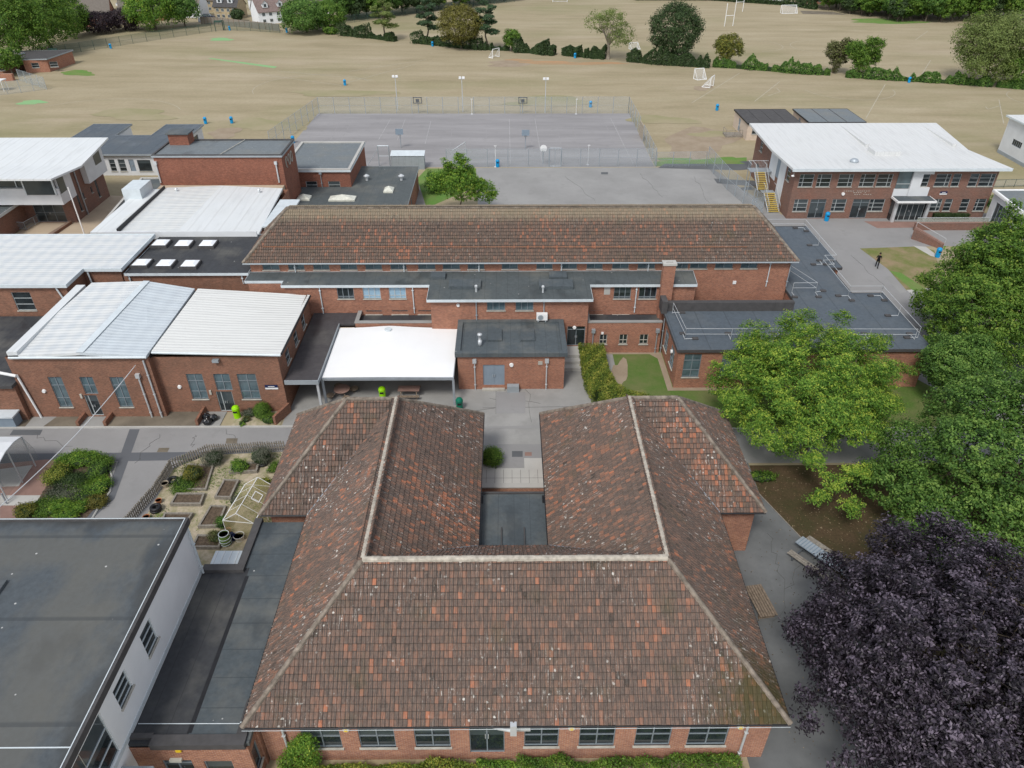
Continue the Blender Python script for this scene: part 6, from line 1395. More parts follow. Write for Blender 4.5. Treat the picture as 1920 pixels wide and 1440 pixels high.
mesh_fence('court_fence', 'tall grey mesh fence along the near side of the hard court', [(6.3, 109.4), (-9, 109.4)], 2.7, 'mesh_near')
mesh_fence('court_fence', 'grey mesh fence down the right side of the playground', [(30.1, 109.4), (30.6, 99.5), (32.3, 88.8), (30.4, 87.6)], 3.0, 'mesh_near')
mesh_fence('court_fence', 'short low mesh fence continuing right of the court', [(22.4, 109.3), (29.9, 109.5)], 2.2)
t = setp(MB().box(22.35, 122, 0, 22.45, 126, 2.4).build('timber_gate', 'timber_pale'), 'brown boarded gate in the right court fence', 'gate')
t = thing('court_gate', 'grey steel gate frame in the near court fence under the white backboard', 'gate', (6.4, 109.4, 0)); MB().path([(6.4, 109.4, 0), (6.4, 109.4, 2.8), (8.1, 109.4, 2.8), (8.1, 109.4, 0)], .06, 5).path([(6.4, 109.4, .1), (8.1, 109.4, .1)], .04, 5).path([(7.2, 109.4, 0), (7.2, 109.4, 2.8)], .04, 5).build('frame', 'steel', t); MB().quad((6.4, 109.4, .1), (8.1, 109.4, .1), (8.1, 109.4, 2.8), (6.4, 109.4, 2.8)).build('mesh_panel', 'mesh_grey', t)
t = thing('court_gate', 'grey steel gate frame with brace behind the metal store', 'gate', (-18.5, 110, 0)); MB().path([(-19.2, 110, 0), (-19.2, 110, 3), (-17.6, 110, 3), (-17.6, 110, 0)], .09, 5).path([(-21, 110, 0), (-19.2, 110, 2.6)], .04, 5).path([(-19.2, 110, 1.5), (-17.6, 110, 1.5)], .04, 5).build('frame', 'steel', t)
t = thing('goal_cage', 'leaning grey steel goal frame by the near court fence', 'goal', (-6.9, 110.5, 0)); m = MB(); m.path([(-8.2, 110.6, 0), (-8.2, 110.6, 2.1), (-6.3, 112.2, 2.9), (-6.3, 112.2, .4), (-8.2, 110.6, 0)], .06, 5)
for i in range(1, 6): f_ = i / 6; m.path([(-8.2 + 1.9 * f_, 110.6 + 1.6 * f_, .4 * f_), (-8.2 + 1.9 * f_, 110.6 + 1.6 * f_, 2.1 + .8 * f_)], .03, 4)
m.build('frame', 'steel_light', t)
def hoop(px, py, h, mat, lab, face=-1, bw=1.2):
    q = G(px, py); t = thing('basketball_post', lab, 'basketball hoop', (q[0], q[1], 0)); x, y = q
    MB().tube((x, y, 0), (x, y, h - .3), .07, 6).path([(x, y, h - .4), (x, y + face * .6, h - .2)], .05, 5).build('post', 'steel', t)
    yy = y + face * .6
    if mat == 'white_paint':
        MB().tube((x, yy, h - .1), (x, yy + face * .05, h - .1), .52, 18).build('backboard', mat, t)
    elif mat == 'frame_dark':
        MB().box(x - .8, yy - .03, h - .75, x - .68, yy + .03, h + .35).box(x + .68, yy - .03, h - .75, x + .8, yy + .03, h + .35).box(x - .8, yy - .03, h + .23, x + .8, yy + .03, h + .35).box(x - .8, yy - .03, h - .75, x + .8, yy + .03, h - .63).box(x - .3, yy - .03, h - .5, x + .3, yy + .03, h).build('backboard', mat, t)
    else: MB().box(x - bw / 2, yy - .03, h - .45, x + bw / 2, yy + .03, h + .45).build('backboard', mat, t)
    m = MB(); torus(m, (x, yy + face * .3), .24, .02, h - .45); m.build('rim', 'frame_dark', t)
hoop(985, 279, 2.7, 'door_blue', 'basketball post with blue-grey backboard in the middle of the court'); hoop(752, 277, 2.7, 'door_blue', 'basketball post with blue-grey backboard left of court centre')
hoop(785, 212, 2.6, 'frame_dark', 'black-framed backboard at the far court fence, left of two'); hoop(980, 212, 2.6, 'frame_dark', 'black-framed backboard at the far court fence, right of two'); hoop(1018, 307, 2.6, 'white_paint', 'basketball post with fan-shaped white backboard at the near court fence')
for px, py, hh, lb in ((885, 214, 2.7, 'white netball post at the far court fence, left of two'), (1080, 214, 2.7, 'white netball post at the far court fence, right of two'), (929, 313, 3.2, 'white netball post beside the blue bin at the near court fence'), (1102, 309, 3.0, 'white netball post inside the near court fence, right')):
    q = G(px, py); t = thing('netball_post', lb, 'netball post', (q[0], q[1], 0)); MB().tube((q[0], q[1], 0), (q[0], q[1], hh), .035, 6).build('post', 'white_paint', t); m = MB(); torus(m, (q[0], q[1] - .2), .18, .02, hh); m.build('ring', 'white_paint', t); MB().lathe((q[0], q[1], 0), [(.22, 0), (.18, .08)], 10).build('base', 'steel_light', t)
for px, py, Y, lb in ((746, 207, 142, 'leftmost'), (868, 210, 141, 'middle'), (1022, 212, 140.2, 'rightmost')):
    q = G(px, py); t = thing('floodlight_mast', 'slim grey floodlight mast beyond the court, %s of three' % lb, 'floodlight', (q[0], q[1], 0), 'floodlight masts'); h_ = 5.8
    MB().tube((q[0], q[1], 0), (q[0], q[1], h_), .09, 6, .06).build('pole', 'steel_light', t); MB().box(q[0] - .55, q[1] - .05, h_ - .05, q[0] + .55, q[1] + .05, h_ + .05).build('crossarm', 'steel_light', t)
    for s_ in (-1, 1): MB().box(q[0] + s_ * .3 - .22, q[1] - .25, h_ + .05, q[0] + s_ * .3 + .22, q[1] + .05, h_ + .4).build('lamp', 'white_paint', t)
a = G(735, 318); b = G(796, 318); t = thing('metal_store', 'long grey corrugated metal store with pale roof by the court corner', 'shed', (a[0], a[1], 0))
MB().box(a[0], a[1], 0, b[0], a[1] + 1.6, 2.0).build('wall', 'fascia_grey', t); MB().quad((a[0] - .1, a[1] - .1, 2.05), (b[0] + .1, a[1] - .1, 2.05), (b[0] + .1, a[1] + 1.7, 2.35), (a[0] - .1, a[1] + 1.7, 2.35)).build('roof', 'fascia_pale', t)
m = MB()
for i in range(6): x = a[0] + (b[0] - a[0]) * i / 5; m.box(x - .04, a[1] - .03, 0, x + .04, a[1] - .001, 2.0)
m.build('panel_joint', 'steel', t)
# goals
def goal(px, py, w, h, d_, rz, lab, fallen=False):
    q = G(px, py); t = thing('football_goal', lab, 'football goal', (q[0], q[1], 0), 'portable football goals', rz); m = MB()
    m.path([(-w / 2, 0, 0), (-w / 2, 0, h), (w / 2, 0, h), (w / 2, 0, 0)], .07, 6).build('frame', 'white_paint', t, local=True)
    MB().path([(-w / 2, 0, .05), (-w / 2, d_, .05), (w / 2, d_, .05), (w / 2, 0, .05)], .07, 6).path([(-w / 2, 0, h), (-w / 2, d_, .05)], .04, 5).path([(w / 2, 0, h), (w / 2, d_, .05)], .04, 5).build('base_bar', 'white_paint', t, local=True)
    MB().quad((-w / 2, 0, h), (w / 2, 0, h), (w / 2, d_, .05), (-w / 2, d_, .05)).quad((-w / 2, 0, 0), (-w / 2, 0, h), (-w / 2, d_, .05)).quad((w / 2, 0, 0), (w / 2, 0, h), (w / 2, d_, .05)).build('net', 'net', t, local=True)
goal(930, 108, 2.4, 2.0, 1.3, R(50), 'white football goal near the hedge left of the bare orange ground'); goal(1309, 147, 2.3, 2.0, 1.5, R(-160), 'white football goal standing upright below the big dark round tree')
goal(1334, 163, 2.4, 2.1, 1.7, R(60), 'white football goal turned sideways, nearest the portable classrooms'); goal(1477, 24, 5.0, 2.2, 1.8, R(185), 'white football goal at the far edge of the second field'); goal(1187, 91, 2.4, 1.4, 1.6, R(200), 'white football goal beyond the hedge between the pale tree and the dark round tree')
goal(1050, 4, 5, 2.2, 1.6, 0, 'tiny white football goal at the top edge of the second field')
def rugby(px, py, lab, rz, w=4.5, h=6):
    q = G(px, py); t = thing('rugby_posts', lab, 'rugby posts', (q[0], q[1], 0), 'rugby posts on the second field', rz)
    for s_ in (-1, 1): MB().tube((s_ * w / 2 * .6, 0, 0), (s_ * w / 2 * .6, 0, h), .09, 6).build('upright', 'white_paint', t, local=True)
    MB().tube((-w / 2 * .6, 0, 2.8), (w / 2 * .6, 0, 2.8), .07, 6).build('crossbar', 'white_paint', t, local=True)
rugby(1366, 49, 'tall white rugby posts on the second field, nearer pair', R(15)); rugby(1385, 22, 'tall white rugby posts on the second field, farther pair', R(15))

# ================================================================== PERSON (walking away along the road, dark clothes)
def skin_person(x, y, rz):
    me = bpy.data.meshes.new('person'); V = []; E_ = []; Rr = []
    def add(p, r, par=None):
        V.append(p); Rr.append(r)
        if par is not None: E_.append((par, len(V) - 1))
        return len(V) - 1
    pel = add((0, 0, .96), (.15, .11)); sp = add((0, .01, 1.12), (.14, .10), pel); ch = add((0, .02, 1.33), (.17, .11), sp); nk = add((0, .03, 1.49), (.06, .06), ch); hd0 = add((0, .05, 1.58), (.075, .08), nk); hd1 = add((0, .05, 1.70), (.08, .095), hd0); add((0, .04, 1.78), (.05, .06), hd1)
    for s_, fw in ((-1, .22), (1, -.16)):
        hp = add((s_ * .1, 0, .88), (.095, .1), pel); kn = add((s_ * .11, fw * .7, .5), (.062, .066), hp); an = add((s_ * .11, fw * 1.3 - (.08 if fw < 0 else 0), .1 + (.06 if fw < 0 else 0)), (.042, .042), kn); add((s_ * .12, fw * 1.3 + .14, .04), (.04, .03), an)
        sh = add((s_ * .19, .02, 1.41), (.06, .06), ch); el = add((s_ * .26, -.04 + fw * -.3, 1.14), (.042, .042), sh); wr = add((s_ * .25, .06 - fw * .7, .92), (.03, .03), el); add((s_ * .24, .1 - fw * .8, .83), (.028, .035), wr)
    me.from_pydata(V, E_, []); ob = bpy.data.objects.new('person', me); COL.objects.link(ob)
    sk_ = ob.modifiers.new('skin', 'SKIN'); ob.modifiers.new('sub', 'SUBSURF').levels = 2; ob.modifiers['sub'].render_levels = 2
    for v, r in zip(me.skin_vertices[0].data if me.skin_vertices else [], Rr): v.radius = r
    return ob, Rr
def person(x, y, rz):
    ob, Rr = skin_person(x, y, rz)
    if not ob.data.skin_vertices:
        bm = bmesh.new(); bm.from_mesh(ob.data); lay = bm.verts.layers.skin.verify()
        for v, r in zip(bm.verts, Rr): v[lay].radius = r
        bm.verts.ensure_lookup_table(); bm.verts[0][lay].use_root = True; bm.to_mesh(ob.data); bm.free()
    dg = bpy.context.evaluated_depsgraph_get(); me2 = bpy.data.meshes.new_from_object(ob.evaluated_get(dg)); ob.modifiers.clear(); ob.data = me2
    me2.materials.clear(); me2.materials.append(MATS['cloth_black']); me2.materials.append(MATS['skin'])
    for p in me2.polygons:
        c = p.center; p.use_smooth = True; p.material_index = 1 if (c.z > 1.5 or (abs(c.x) > .2 and .7 < c.z < 1.16)) else 0
    ob.location = (x, y, .012); ob.rotation_euler = (0, 0, rz)
    setp(ob, 'person in black t-shirt and trousers walking on the grey road', 'person'); ORG[ob.name] = Vector((0, 0, 0))
    hm = MB(); hm.lathe((0, .03, 1.64), [(.092, 0), (.108, .06), (.1, .13), (.06, .18), (.01, .2)], 14); hm.build('hair', 'hair', ob, True, local=True)
    for s_, fw in ((-1, .22), (1, -.16)): MB().box(s_ * .12 - .045, fw * 1.3 - .06, 0, s_ * .12 + .045, fw * 1.3 + .2, .08).build('shoe', 'black_rubber', ob, local=True)
q = G(1643, 502); person(q[0], q[1], R(-25))

# ================================================================== PLANTING
def shrub(lab, x, y, rx, ry, h, n, leaf, size=.09, seed=0, name='shrub', cat='shrub', z=0, group=None, nl=5):
    t = thing(name, lab, cat, (x, y, z), group)
    rg = random.Random(seed + 5); bl = [(0, 0, h * .45, rx * .85, ry * .85, h * .5)] + [(rg.uniform(-.5, .5) * rx, rg.uniform(-.5, .5) * ry, h * rg.uniform(.4, .65), rx * .5, ry * .5, h * .38) for _ in range(nl)]
    foliage('foliage', bl, n, size, leaf, seed, t, per=14, crad=min(rx, ry) * .3, shell=.25, minz=.02)
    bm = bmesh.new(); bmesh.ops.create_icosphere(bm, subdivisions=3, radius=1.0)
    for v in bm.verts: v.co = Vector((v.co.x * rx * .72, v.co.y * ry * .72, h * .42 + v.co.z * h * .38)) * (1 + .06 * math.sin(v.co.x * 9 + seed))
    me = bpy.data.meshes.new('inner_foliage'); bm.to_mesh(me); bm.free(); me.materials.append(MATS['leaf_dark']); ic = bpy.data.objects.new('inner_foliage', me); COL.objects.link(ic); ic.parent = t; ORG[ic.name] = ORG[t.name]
    m = MB()
    for i in range(5): a = i * 1.26; m.tube((0, 0, 0), (rx * .45 * math.cos(a), ry * .45 * math.sin(a), h * .6), .03, 4, .012)
    m.build('stem', 'bark', t, local=True); return t
def hedge(lab, pts, w, h, n, leaf, size, seed, name='hedge', wob=.25):
    """clipped or rough hedge along a line of points (pts: x,y)"""
    t = thing(name, lab, 'hedge', (pts[0][0], pts[0][1], 0)); rg = np.random.default_rng(seed); o = np.array([pts[0][0], pts[0][1], 0])
    P = np.array(pts, float); seg = np.diff(P, axis=0); L = np.linalg.norm(seg, axis=1); cum = np.concatenate([[0], np.cumsum(L)])
    s_ = rg.random(n) * cum[-1]; k_ = np.clip(np.searchsorted(cum, s_) - 1, 0, len(L) - 1); f_ = (s_ - cum[k_]) / L[k_]
    c = P[k_] + seg[k_] * f_[:, None]; dd = seg[k_] / L[k_][:, None]; nn = np.stack([-dd[:, 1], dd[:, 0]], 1)
    nk = int(cum[-1] / .7) + 3; kn = rg.normal(0, .5, nk); kn2 = rg.normal(0, .6, nk // 4 + 3)
    vv = 1 + wob * (np.interp(s_ / .7, np.arange(nk), kn) + np.interp(s_ / 2.8, np.arange(len(kn2)), kn2)); vv = np.clip(vv, .35, 1.9)
    u = rg.random(n); side = u < .5; a = rg.uniform(-1, 1, n); depth = 1 - np.abs(rg.normal(0, .12, n))
    off = np.where(side, np.sign(a) * w / 2 * depth, a * w / 2) * vv; z = np.where(side, rg.random(n) ** .8 * h, h * depth) * vv
    C_ = np.stack([c[:, 0] + nn[:, 0] * off, c[:, 1] + nn[:, 1] * off, z], 1) - o + rg.normal(0, .04, (n, 3)); C_[:, 2] = np.maximum(C_[:, 2], .03)
    N_ = np.stack([nn[:, 0] * np.where(side, np.sign(a), 0), nn[:, 1] * np.where(side, np.sign(a), 0), np.where(side, .3, 1)], 1) + rg.normal(0, .5, (n, 3))
    tone = .45 + .15 * np.sin(s_ * 3 + off * 4) + rg.normal(0, .2, n)
    me = leaf_mesh('foliage', C_, N_, size, tone, rg, .65); me.materials.append(MATS[leaf]); ob = bpy.data.objects.new('foliage', me); COL.objects.link(ob); ob.parent = t; ORG[ob.name] = ORG[t.name]
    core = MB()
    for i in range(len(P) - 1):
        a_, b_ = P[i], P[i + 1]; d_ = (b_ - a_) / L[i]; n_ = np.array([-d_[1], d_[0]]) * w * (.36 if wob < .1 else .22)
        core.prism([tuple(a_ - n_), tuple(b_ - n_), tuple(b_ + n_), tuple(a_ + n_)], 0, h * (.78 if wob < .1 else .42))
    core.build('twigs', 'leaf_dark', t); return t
hedge('clipped yellow-green variegated hedge between the concrete yard and the lawn', [(7.5, 56.3), (7.6, 51.5), (8.1, 49.2), (9.4, 48.0), (11.8, 46.9)], 2.2, 1.5, 24000, 'leaf_hedge', .12, 3, wob=.06)
shrub('clipped round green bush in the gap between the two tiled wings', -1.2, 41.6, .95, .95, 1.5, 9000, 'leaf_mid', .08, 2, 'round_bush', 'bush', nl=0)
shrub('clipped round green bush by the workshop door', *G(494, 781), .75, .75, 1.35, 7000, 'leaf_mid', .08, 12, 'round_bush', 'bush', nl=0)
shrub('low rounded green shrub in front of the round bush by the workshop', *G(506, 792), .8, .6, .75, 2600, 'leaf_mid', .08, 13)
shrub('bluish spreading shrub between the lime bin and the round bush', *G(470, 779), .7, .6, .6, 1600, 'leaf_grey', .09, 14)
shrub('small brownish shrub at the kerb by the lime bin', *G(462, 790), .4, .4, .45, 900, 'leaf_browning', .07, 15)
shrub('bright green small plant at the kerb corner by the lime bin', *G(455, 797), .3, .35, .35, 600, 'leaf_robinia', .08, 16)
# shrub bed, left
for (px, py, rx, ry, h, lf, lb) in ((150, 868, 1.9, 1.0, .9, 'leaf_robinia', 'broad green shrub mound at the top of the kerbed bed'), (190, 885, 1.0, 1.4, .9, 'leaf_mid', 'green shrub at the right shoulder of the kerbed bed'), (112, 893, 1.1, 1.3, .9, 'leaf_hedge', 'reddish green shrub at the left side of the kerbed bed'),
        (160, 925, 1.7, 1.2, .5, 'leaf_mid', 'low leafy ground shrub in the middle of the kerbed bed'), (120, 930, 1.6, 1.2, .55, 'leaf_grey', 'grey-green shrub in the middle left of the kerbed bed'), (190, 918, .9, 1.0, .7, 'leaf_robinia', 'bright green clump by the right kerb of the bed'), (180, 945, 1.0, .7, .6, 'leaf_olive', 'olive yellow clump at the lower right of the bed'),
        (122, 957, .9, .7, .8, 'leaf_robinia', 'feathery lime green shrub at the lower middle of the bed'), (153, 955, .75, .6, .6, 'leaf_robinia', 'small rounded lime green shrub at the lower right of the bed'), (128, 973, 1.0, .6, .7, 'leaf_robinia', 'lime green shrub touching the white hall roof line'),
        (90, 953, 1.5, 1.2, .5, 'leaf_mid', 'green spreading shrub at the lower left of the bed'), (50, 966, .9, .8, .8, 'leaf_gold', 'golden yellow shrub at the lowest left corner of the bed'), (140, 905, 1.4, 1.0, .6, 'leaf_dark', 'shaded dark shrub hollow behind the top mound')):
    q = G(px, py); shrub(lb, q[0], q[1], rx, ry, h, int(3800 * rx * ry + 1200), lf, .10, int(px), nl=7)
# garden bushes
for (px, py, rx, h, lf, lb, nm) in ((366, 898, .8, 1.1, 'leaf_gold', 'golden conical bush in the upper left garden bed'), (451, 880, .8, .7, 'leaf_robinia', 'bright yellow shrub in the garden bed near the pickets'), (407, 868, .85, 1.2, 'leaf_grey', 'grey-green bush beside the picket fence, left of two'), (493, 866, .95, 1.3, 'leaf_grey', 'grey-green bush beside the picket fence, right of two'),
        (497, 915, .7, .8, 'leaf_hedge', 'yellow-green shrub against the tiled roof eave by the greenhouse'), (515, 882, .5, .6, 'leaf_mid', 'small green shrub at the right edge of the garden'), (420, 988, .55, .9, 'leaf_deep', 'dark spiky plant left of the greenhouse'), (408, 1010, .6, .6, 'leaf_browning', 'straggly plant in the bed beside the striped barrel'), (345, 912, 1.0, .35, 'leaf_mid', 'low green plants in the upper left garden bed'), (438, 950, .5, .6, 'leaf_grey', 'greyish plant behind the greenhouse'), (418, 868, .4, .9, 'leaf_olive', 'olive upright plant between the grey bush and the golden shrub')) if False else ():
    pass
for (px, py, rx, h, lf, lb) in ((366, 898, .8, 1.1, 'leaf_gold', 'golden conical bush in the upper left garden bed'), (451, 880, .8, .7, 'leaf_robinia', 'bright yellow shrub in the garden bed near the pickets'), (405, 868, .85, 1.2, 'leaf_grey', 'grey-green bush beside the picket fence, left of two'), (493, 866, .95, 1.3, 'leaf_grey', 'grey-green bush beside the picket fence, right of two'),
        (497, 915, .7, .8, 'leaf_hedge', 'yellow-green shrub against the tiled roof eave by the greenhouse'), (515, 882, .5, .6, 'leaf_mid', 'small green shrub at the right edge of the garden'), (420, 988, .55, .9, 'leaf_deep', 'dark spiky plant left of the greenhouse'), (408, 1012, .6, .6, 'leaf_browning', 'straggly plant in the bed beside the striped barrel'), (345, 912, 1.0, .35, 'leaf_mid', 'low green plants in the upper left garden bed'), (443, 945, .45, .6, 'leaf_grey', 'greyish plant behind the greenhouse')):
    q = G(px, py); shrub(lb, q[0], q[1], rx, rx, h, int(4200 * rx), lf, .085, int(px) + 7)
# planting in front of the near wall
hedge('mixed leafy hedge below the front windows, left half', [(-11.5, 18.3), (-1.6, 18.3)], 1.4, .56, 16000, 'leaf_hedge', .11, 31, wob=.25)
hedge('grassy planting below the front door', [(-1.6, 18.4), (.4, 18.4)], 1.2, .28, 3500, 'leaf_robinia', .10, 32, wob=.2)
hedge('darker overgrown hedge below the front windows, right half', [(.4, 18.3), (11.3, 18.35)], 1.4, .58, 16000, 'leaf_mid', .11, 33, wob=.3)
t = thing('wall_climber', 'green climber growing up the brick wall left of the first front window', 'climbing plant', (-9.9, 19.0, 0)); foliage('foliage', [(0, 0, 1.2, .8, .3, 1.3), (-.3, -.1, .7, 1.0, .35, .7), (.3, 0, 2.3, .4, .25, .6)], 5000, .10, 'leaf_robinia', 41, t, per=14, crad=.22, minz=.02)
MB().path([(0, 0, 0), (.1, .1, 1.2), (0, .1, 2.6)], .03, 5).build('stem', 'bark', t, local=True)
hedge('low clipped dark hedge in front of the two-storey block, right of the entrance', [G(1746, 409), G(1812, 409)], 1.1, .75, 5000, 'leaf_dark', .14, 34, wob=.05)
hedge('low dark hedge behind the green handrail at the right end of the two-storey block', [(63, 94), (68, 91), (76, 91)], 2.0, 1.0, 5000, 'leaf_mid', .16, 35)

# --- foreground trees
def tufts(cx, cy, cz, rx, ry, rz, n, seed, r0, r1, zmin=.8, spike=0):
    rg = random.Random(seed); out = []
    for i in range(n):
        t = i * 2.39996; u = 1 - 1.55 * (i + .5) / n; s_ = math.sqrt(max(0, 1 - u * u)); f = rg.uniform(.80, 1.10); r = rg.uniform(r0, r1)
        z = cz + u * rz * f
        if z < zmin: continue
        out.append((cx + math.cos(t) * s_ * rx * f, cy + math.sin(t) * s_ * ry * f, z, r, r, r * rg.uniform(.7, 1.15)))
    return out
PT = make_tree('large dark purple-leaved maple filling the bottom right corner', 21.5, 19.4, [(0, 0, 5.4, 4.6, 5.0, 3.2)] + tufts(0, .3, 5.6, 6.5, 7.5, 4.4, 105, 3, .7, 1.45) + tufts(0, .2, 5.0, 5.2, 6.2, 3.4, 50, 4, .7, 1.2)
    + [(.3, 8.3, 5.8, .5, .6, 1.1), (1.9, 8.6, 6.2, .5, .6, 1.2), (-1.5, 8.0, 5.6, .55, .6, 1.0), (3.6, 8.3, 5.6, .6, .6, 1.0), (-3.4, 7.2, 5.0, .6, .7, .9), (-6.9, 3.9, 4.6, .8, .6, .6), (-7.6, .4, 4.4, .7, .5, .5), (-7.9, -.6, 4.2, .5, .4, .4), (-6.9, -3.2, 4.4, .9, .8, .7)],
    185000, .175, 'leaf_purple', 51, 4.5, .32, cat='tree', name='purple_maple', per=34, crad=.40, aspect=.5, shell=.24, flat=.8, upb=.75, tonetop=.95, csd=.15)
RT = make_tree('light yellow-green feathery tree overhanging the grey annexe roof', 22.2, 42.6, [(0, .5, 5.2, 3.8, 3.8, 2.0)] + tufts(.2, 1.6, 4.8, 5.9, 5.6, 3.5, 42, 21, .85, 1.5, 2.2) + tufts(.8, 1.8, 5.0, 4.4, 4.6, 3.8, 26, 22, .8, 1.4, 3)
    + [(-5.4, 2.2, 6.2, 1.3, .9, .5), (-6.6, 3.2, 5.9, .8, .6, .4), (-4.2, 4.6, 6.8, 1.2, .9, .5), (-6.0, -.4, 5.2, 1.3, .9, .5), (-7.0, -1.2, 4.6, .7, .6, .4), (-3.0, 6.0, 7.4, .9, .7, .5), (.6, 6.2, 8.4, .8, .8, .6), (3.4, 6.6, 8.0, .9, .8, .6), (6.2, 5.2, 6.8, 1.1, .9, .5), (7.0, 2.6, 5.8, 1.1, .9, .5), (-4.6, -3.8, 4.2, 1.0, .8, .5), (-1.6, -5.2, 3.6, 1.1, .9, .5), (-.6, -6.6, 3.0, 1.1, .9, .5), (-1.8, -7.6, 2.6, .9, .8, .4), (1.0, -6.0, 3.4, 1.1, .9, .5), (.2, -8.0, 2.3, 1.0, .8, .4), (4.6, -4.4, 4.0, .9, .8, .4)],
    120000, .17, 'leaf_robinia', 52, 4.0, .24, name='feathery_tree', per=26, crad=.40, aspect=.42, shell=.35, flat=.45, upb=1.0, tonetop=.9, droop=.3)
BT = make_tree('tall conical mid-green tree at the right edge behind the feathery tree', 44.0, 57.6, [(0, 0, 4.5, 3.6, 3.4, 3.6), (-1.2, .5, 9.0, 1.7, 1.6, 2.4)] + tufts(0, 0, 4.2, 6.2, 6.0, 3.6, 60, 11, .8, 1.6, 1.0) + tufts(-1.2, .5, 8.4, 2.9, 2.9, 3.6, 40, 12, .55, 1.1, 5)
    + [(-1.4, 1.0, 12.4, .7, .7, 1.2), (-2.6, .8, 11.2, .7, .7, 1.0), (.2, .6, 11.2, .9, .8, 1.0), (2.0, .5, 9.6, 1.0, .9, .8), (-4.2, 2.4, 8.2, .9, .8, .6), (-5.2, 2.0, 6.4, .9, .8, .6), (-1.6, 1.2, 13.3, .35, .35, .7)],
    100000, .21, 'leaf_mid', 53, 5, .3, per=24, crad=.5, aspect=.55, shell=.25, flat=.6, upb=.7, tonetop=.6)
make_tree('mid-green tree in the middle distance at the right edge, right of the tall conical one', 48.5, 52.5, lobes(6.5, 6.0, 1.5, 10.5, 26, 6, .27), 65000, .22, 'leaf_mid', 54, 4, .25, per=24, crad=.5, shell=.22, tonetop=.6)
CT = make_tree('broad deep green tree behind the purple maple at the right edge', 33.0, 35.6, [(0, 0, 5.2, 5.8, 5.0, 4.0), (1, 1.0, 9.0, 3.0, 2.8, 2.4)] + [(math.cos(a) * r, math.sin(a) * r * .8, z, s_, s_, s_ * .8) for a, r, z, s_ in
    ((0, 5.5, 6, 2.6), (.7, 6, 5.5, 2.6), (1.4, 5, 7, 2.6), (2.1, 5.2, 6.2, 2.5), (2.7, 6.6, 4.2, 2.4), (3.14, 7.2, 3.2, 2.2), (3.5, 7.0, 2.8, 2.3), (4.1, 6.0, 3.6, 2.6), (4.8, 5.5, 4.4, 2.8), (5.5, 5.8, 5, 2.8), (2.4, 3.4, 8.3, 2.3), (3.3, 4.2, 6.9, 2.4), (4.3, 3.6, 7.3, 2.6), (5.4, 3.0, 8.0, 2.5), (.8, 3.2, 8.5, 2.4), (3.75, 8.6, 1.9, 1.6), (2.95, 8.2, 2.6, 1.6))],
    120000, .18, 'leaf_deep', 55, 4, .35, per=26, crad=.42, aspect=.6, shell=.2, flat=.7, upb=.7, tonetop=.7)
make_tree('small dark green tree between the feathery tree and the broad one', 36.2, 49.0, lobes(3.6, 3.2, .8, 6.8, 16, 8, .3), 30000, .19, 'leaf_deep', 56, 3, .2, per=24, crad=.45, tonetop=.6)
make_tree('loose young green tree rising behind the long tiled roof', -5.9, 90.5, [(0, 0, 4.0, 2.6, 2.2, 2.2), (.3, 0, 6.3, 1.0, .9, 1.6), (-2.6, 0, 4.2, 1.6, 1.4, 1.6), (2.6, 0, 3.2, 1.9, 1.6, 1.5), (-1.3, .3, 5.8, .8, .8, 1.2), (3.8, -.2, 2.8, 1.0, 1, 1.1), (1.2, 0, 5.2, .9, .9, 1.3), (-.2, 0, 7.3, .4, .4, .8), (-1.8, 0, 6.6, .35, .35, .8)], 15000, .25, 'leaf_robinia', 57, 2.5, .12, per=9, crad=.34, shell=.35, aspect=.45, tonetop=.5)
shrub('dark evergreen bush left of the young tree behind the long roof', *G(817, 362), 1.5, 1.5, 3.0, 5000, 'leaf_deep', .2, 58, 'evergreen_bush', 'bush')
shrub('low leafy growth peeping over the ridge of the long tiled roof', -14.2, 80.5, 1.0, .8, 3.6, 1200, 'leaf_mid', .18, 59)
shrub('ground plants spreading under the feathery tree beside the path', *G(1425, 898), 1.5, .7, .6, 2500, 'leaf_mid', .14, 60)

# --- field hedge row in pieces
def pl(*l): return [G(a, b) for a, b in l]
for i, (l, w, h, lb, lf) in enumerate(((((640, 66), (690, 71), (742, 78)), 2.2, 2.0, 'rough dark hedge at the left start of the field boundary', 'leaf_dark'), (((775, 80), (830, 86), (900, 93), (955, 95)), 2.4, 1.9, 'dark hedge under the pines and the olive tree', 'leaf_dark'),
        (((965, 97), (1010, 101), (1040, 104)), 2.0, 1.8, 'dark hedge right of the small round tree', 'leaf_dark'), (((1056, 103), (1100, 108), (1135, 110)), 2.6, 2.2, 'thick dark hedge left of the pale bare tree', 'leaf_dark'),
        (((1176, 115), (1225, 120), (1290, 124), (1330, 127)), 1.8, 2.0, 'hedge under the big dark round tree', 'leaf_dark'), (((1336, 125), (1420, 131), (1500, 138), (1555, 141)), 2.0, 1.9, 'long hedge between the yellowing tree and the ivy trees', 'leaf_deep'),
        (((1585, 145), (1700, 152), (1800, 158), (1860, 163)), 1.6, 1.6, 'gappy hedge right of the ivy-clad trees', 'leaf_deep'), (((1868, 163), (1960, 170)), 1.6, 1.6, 'hedge end at the right edge under the willow', 'leaf_deep'))):
    hedge(lb, pl(*l), w, h, 9000, lf, .34, 60 + i, 'field_hedge', .55)
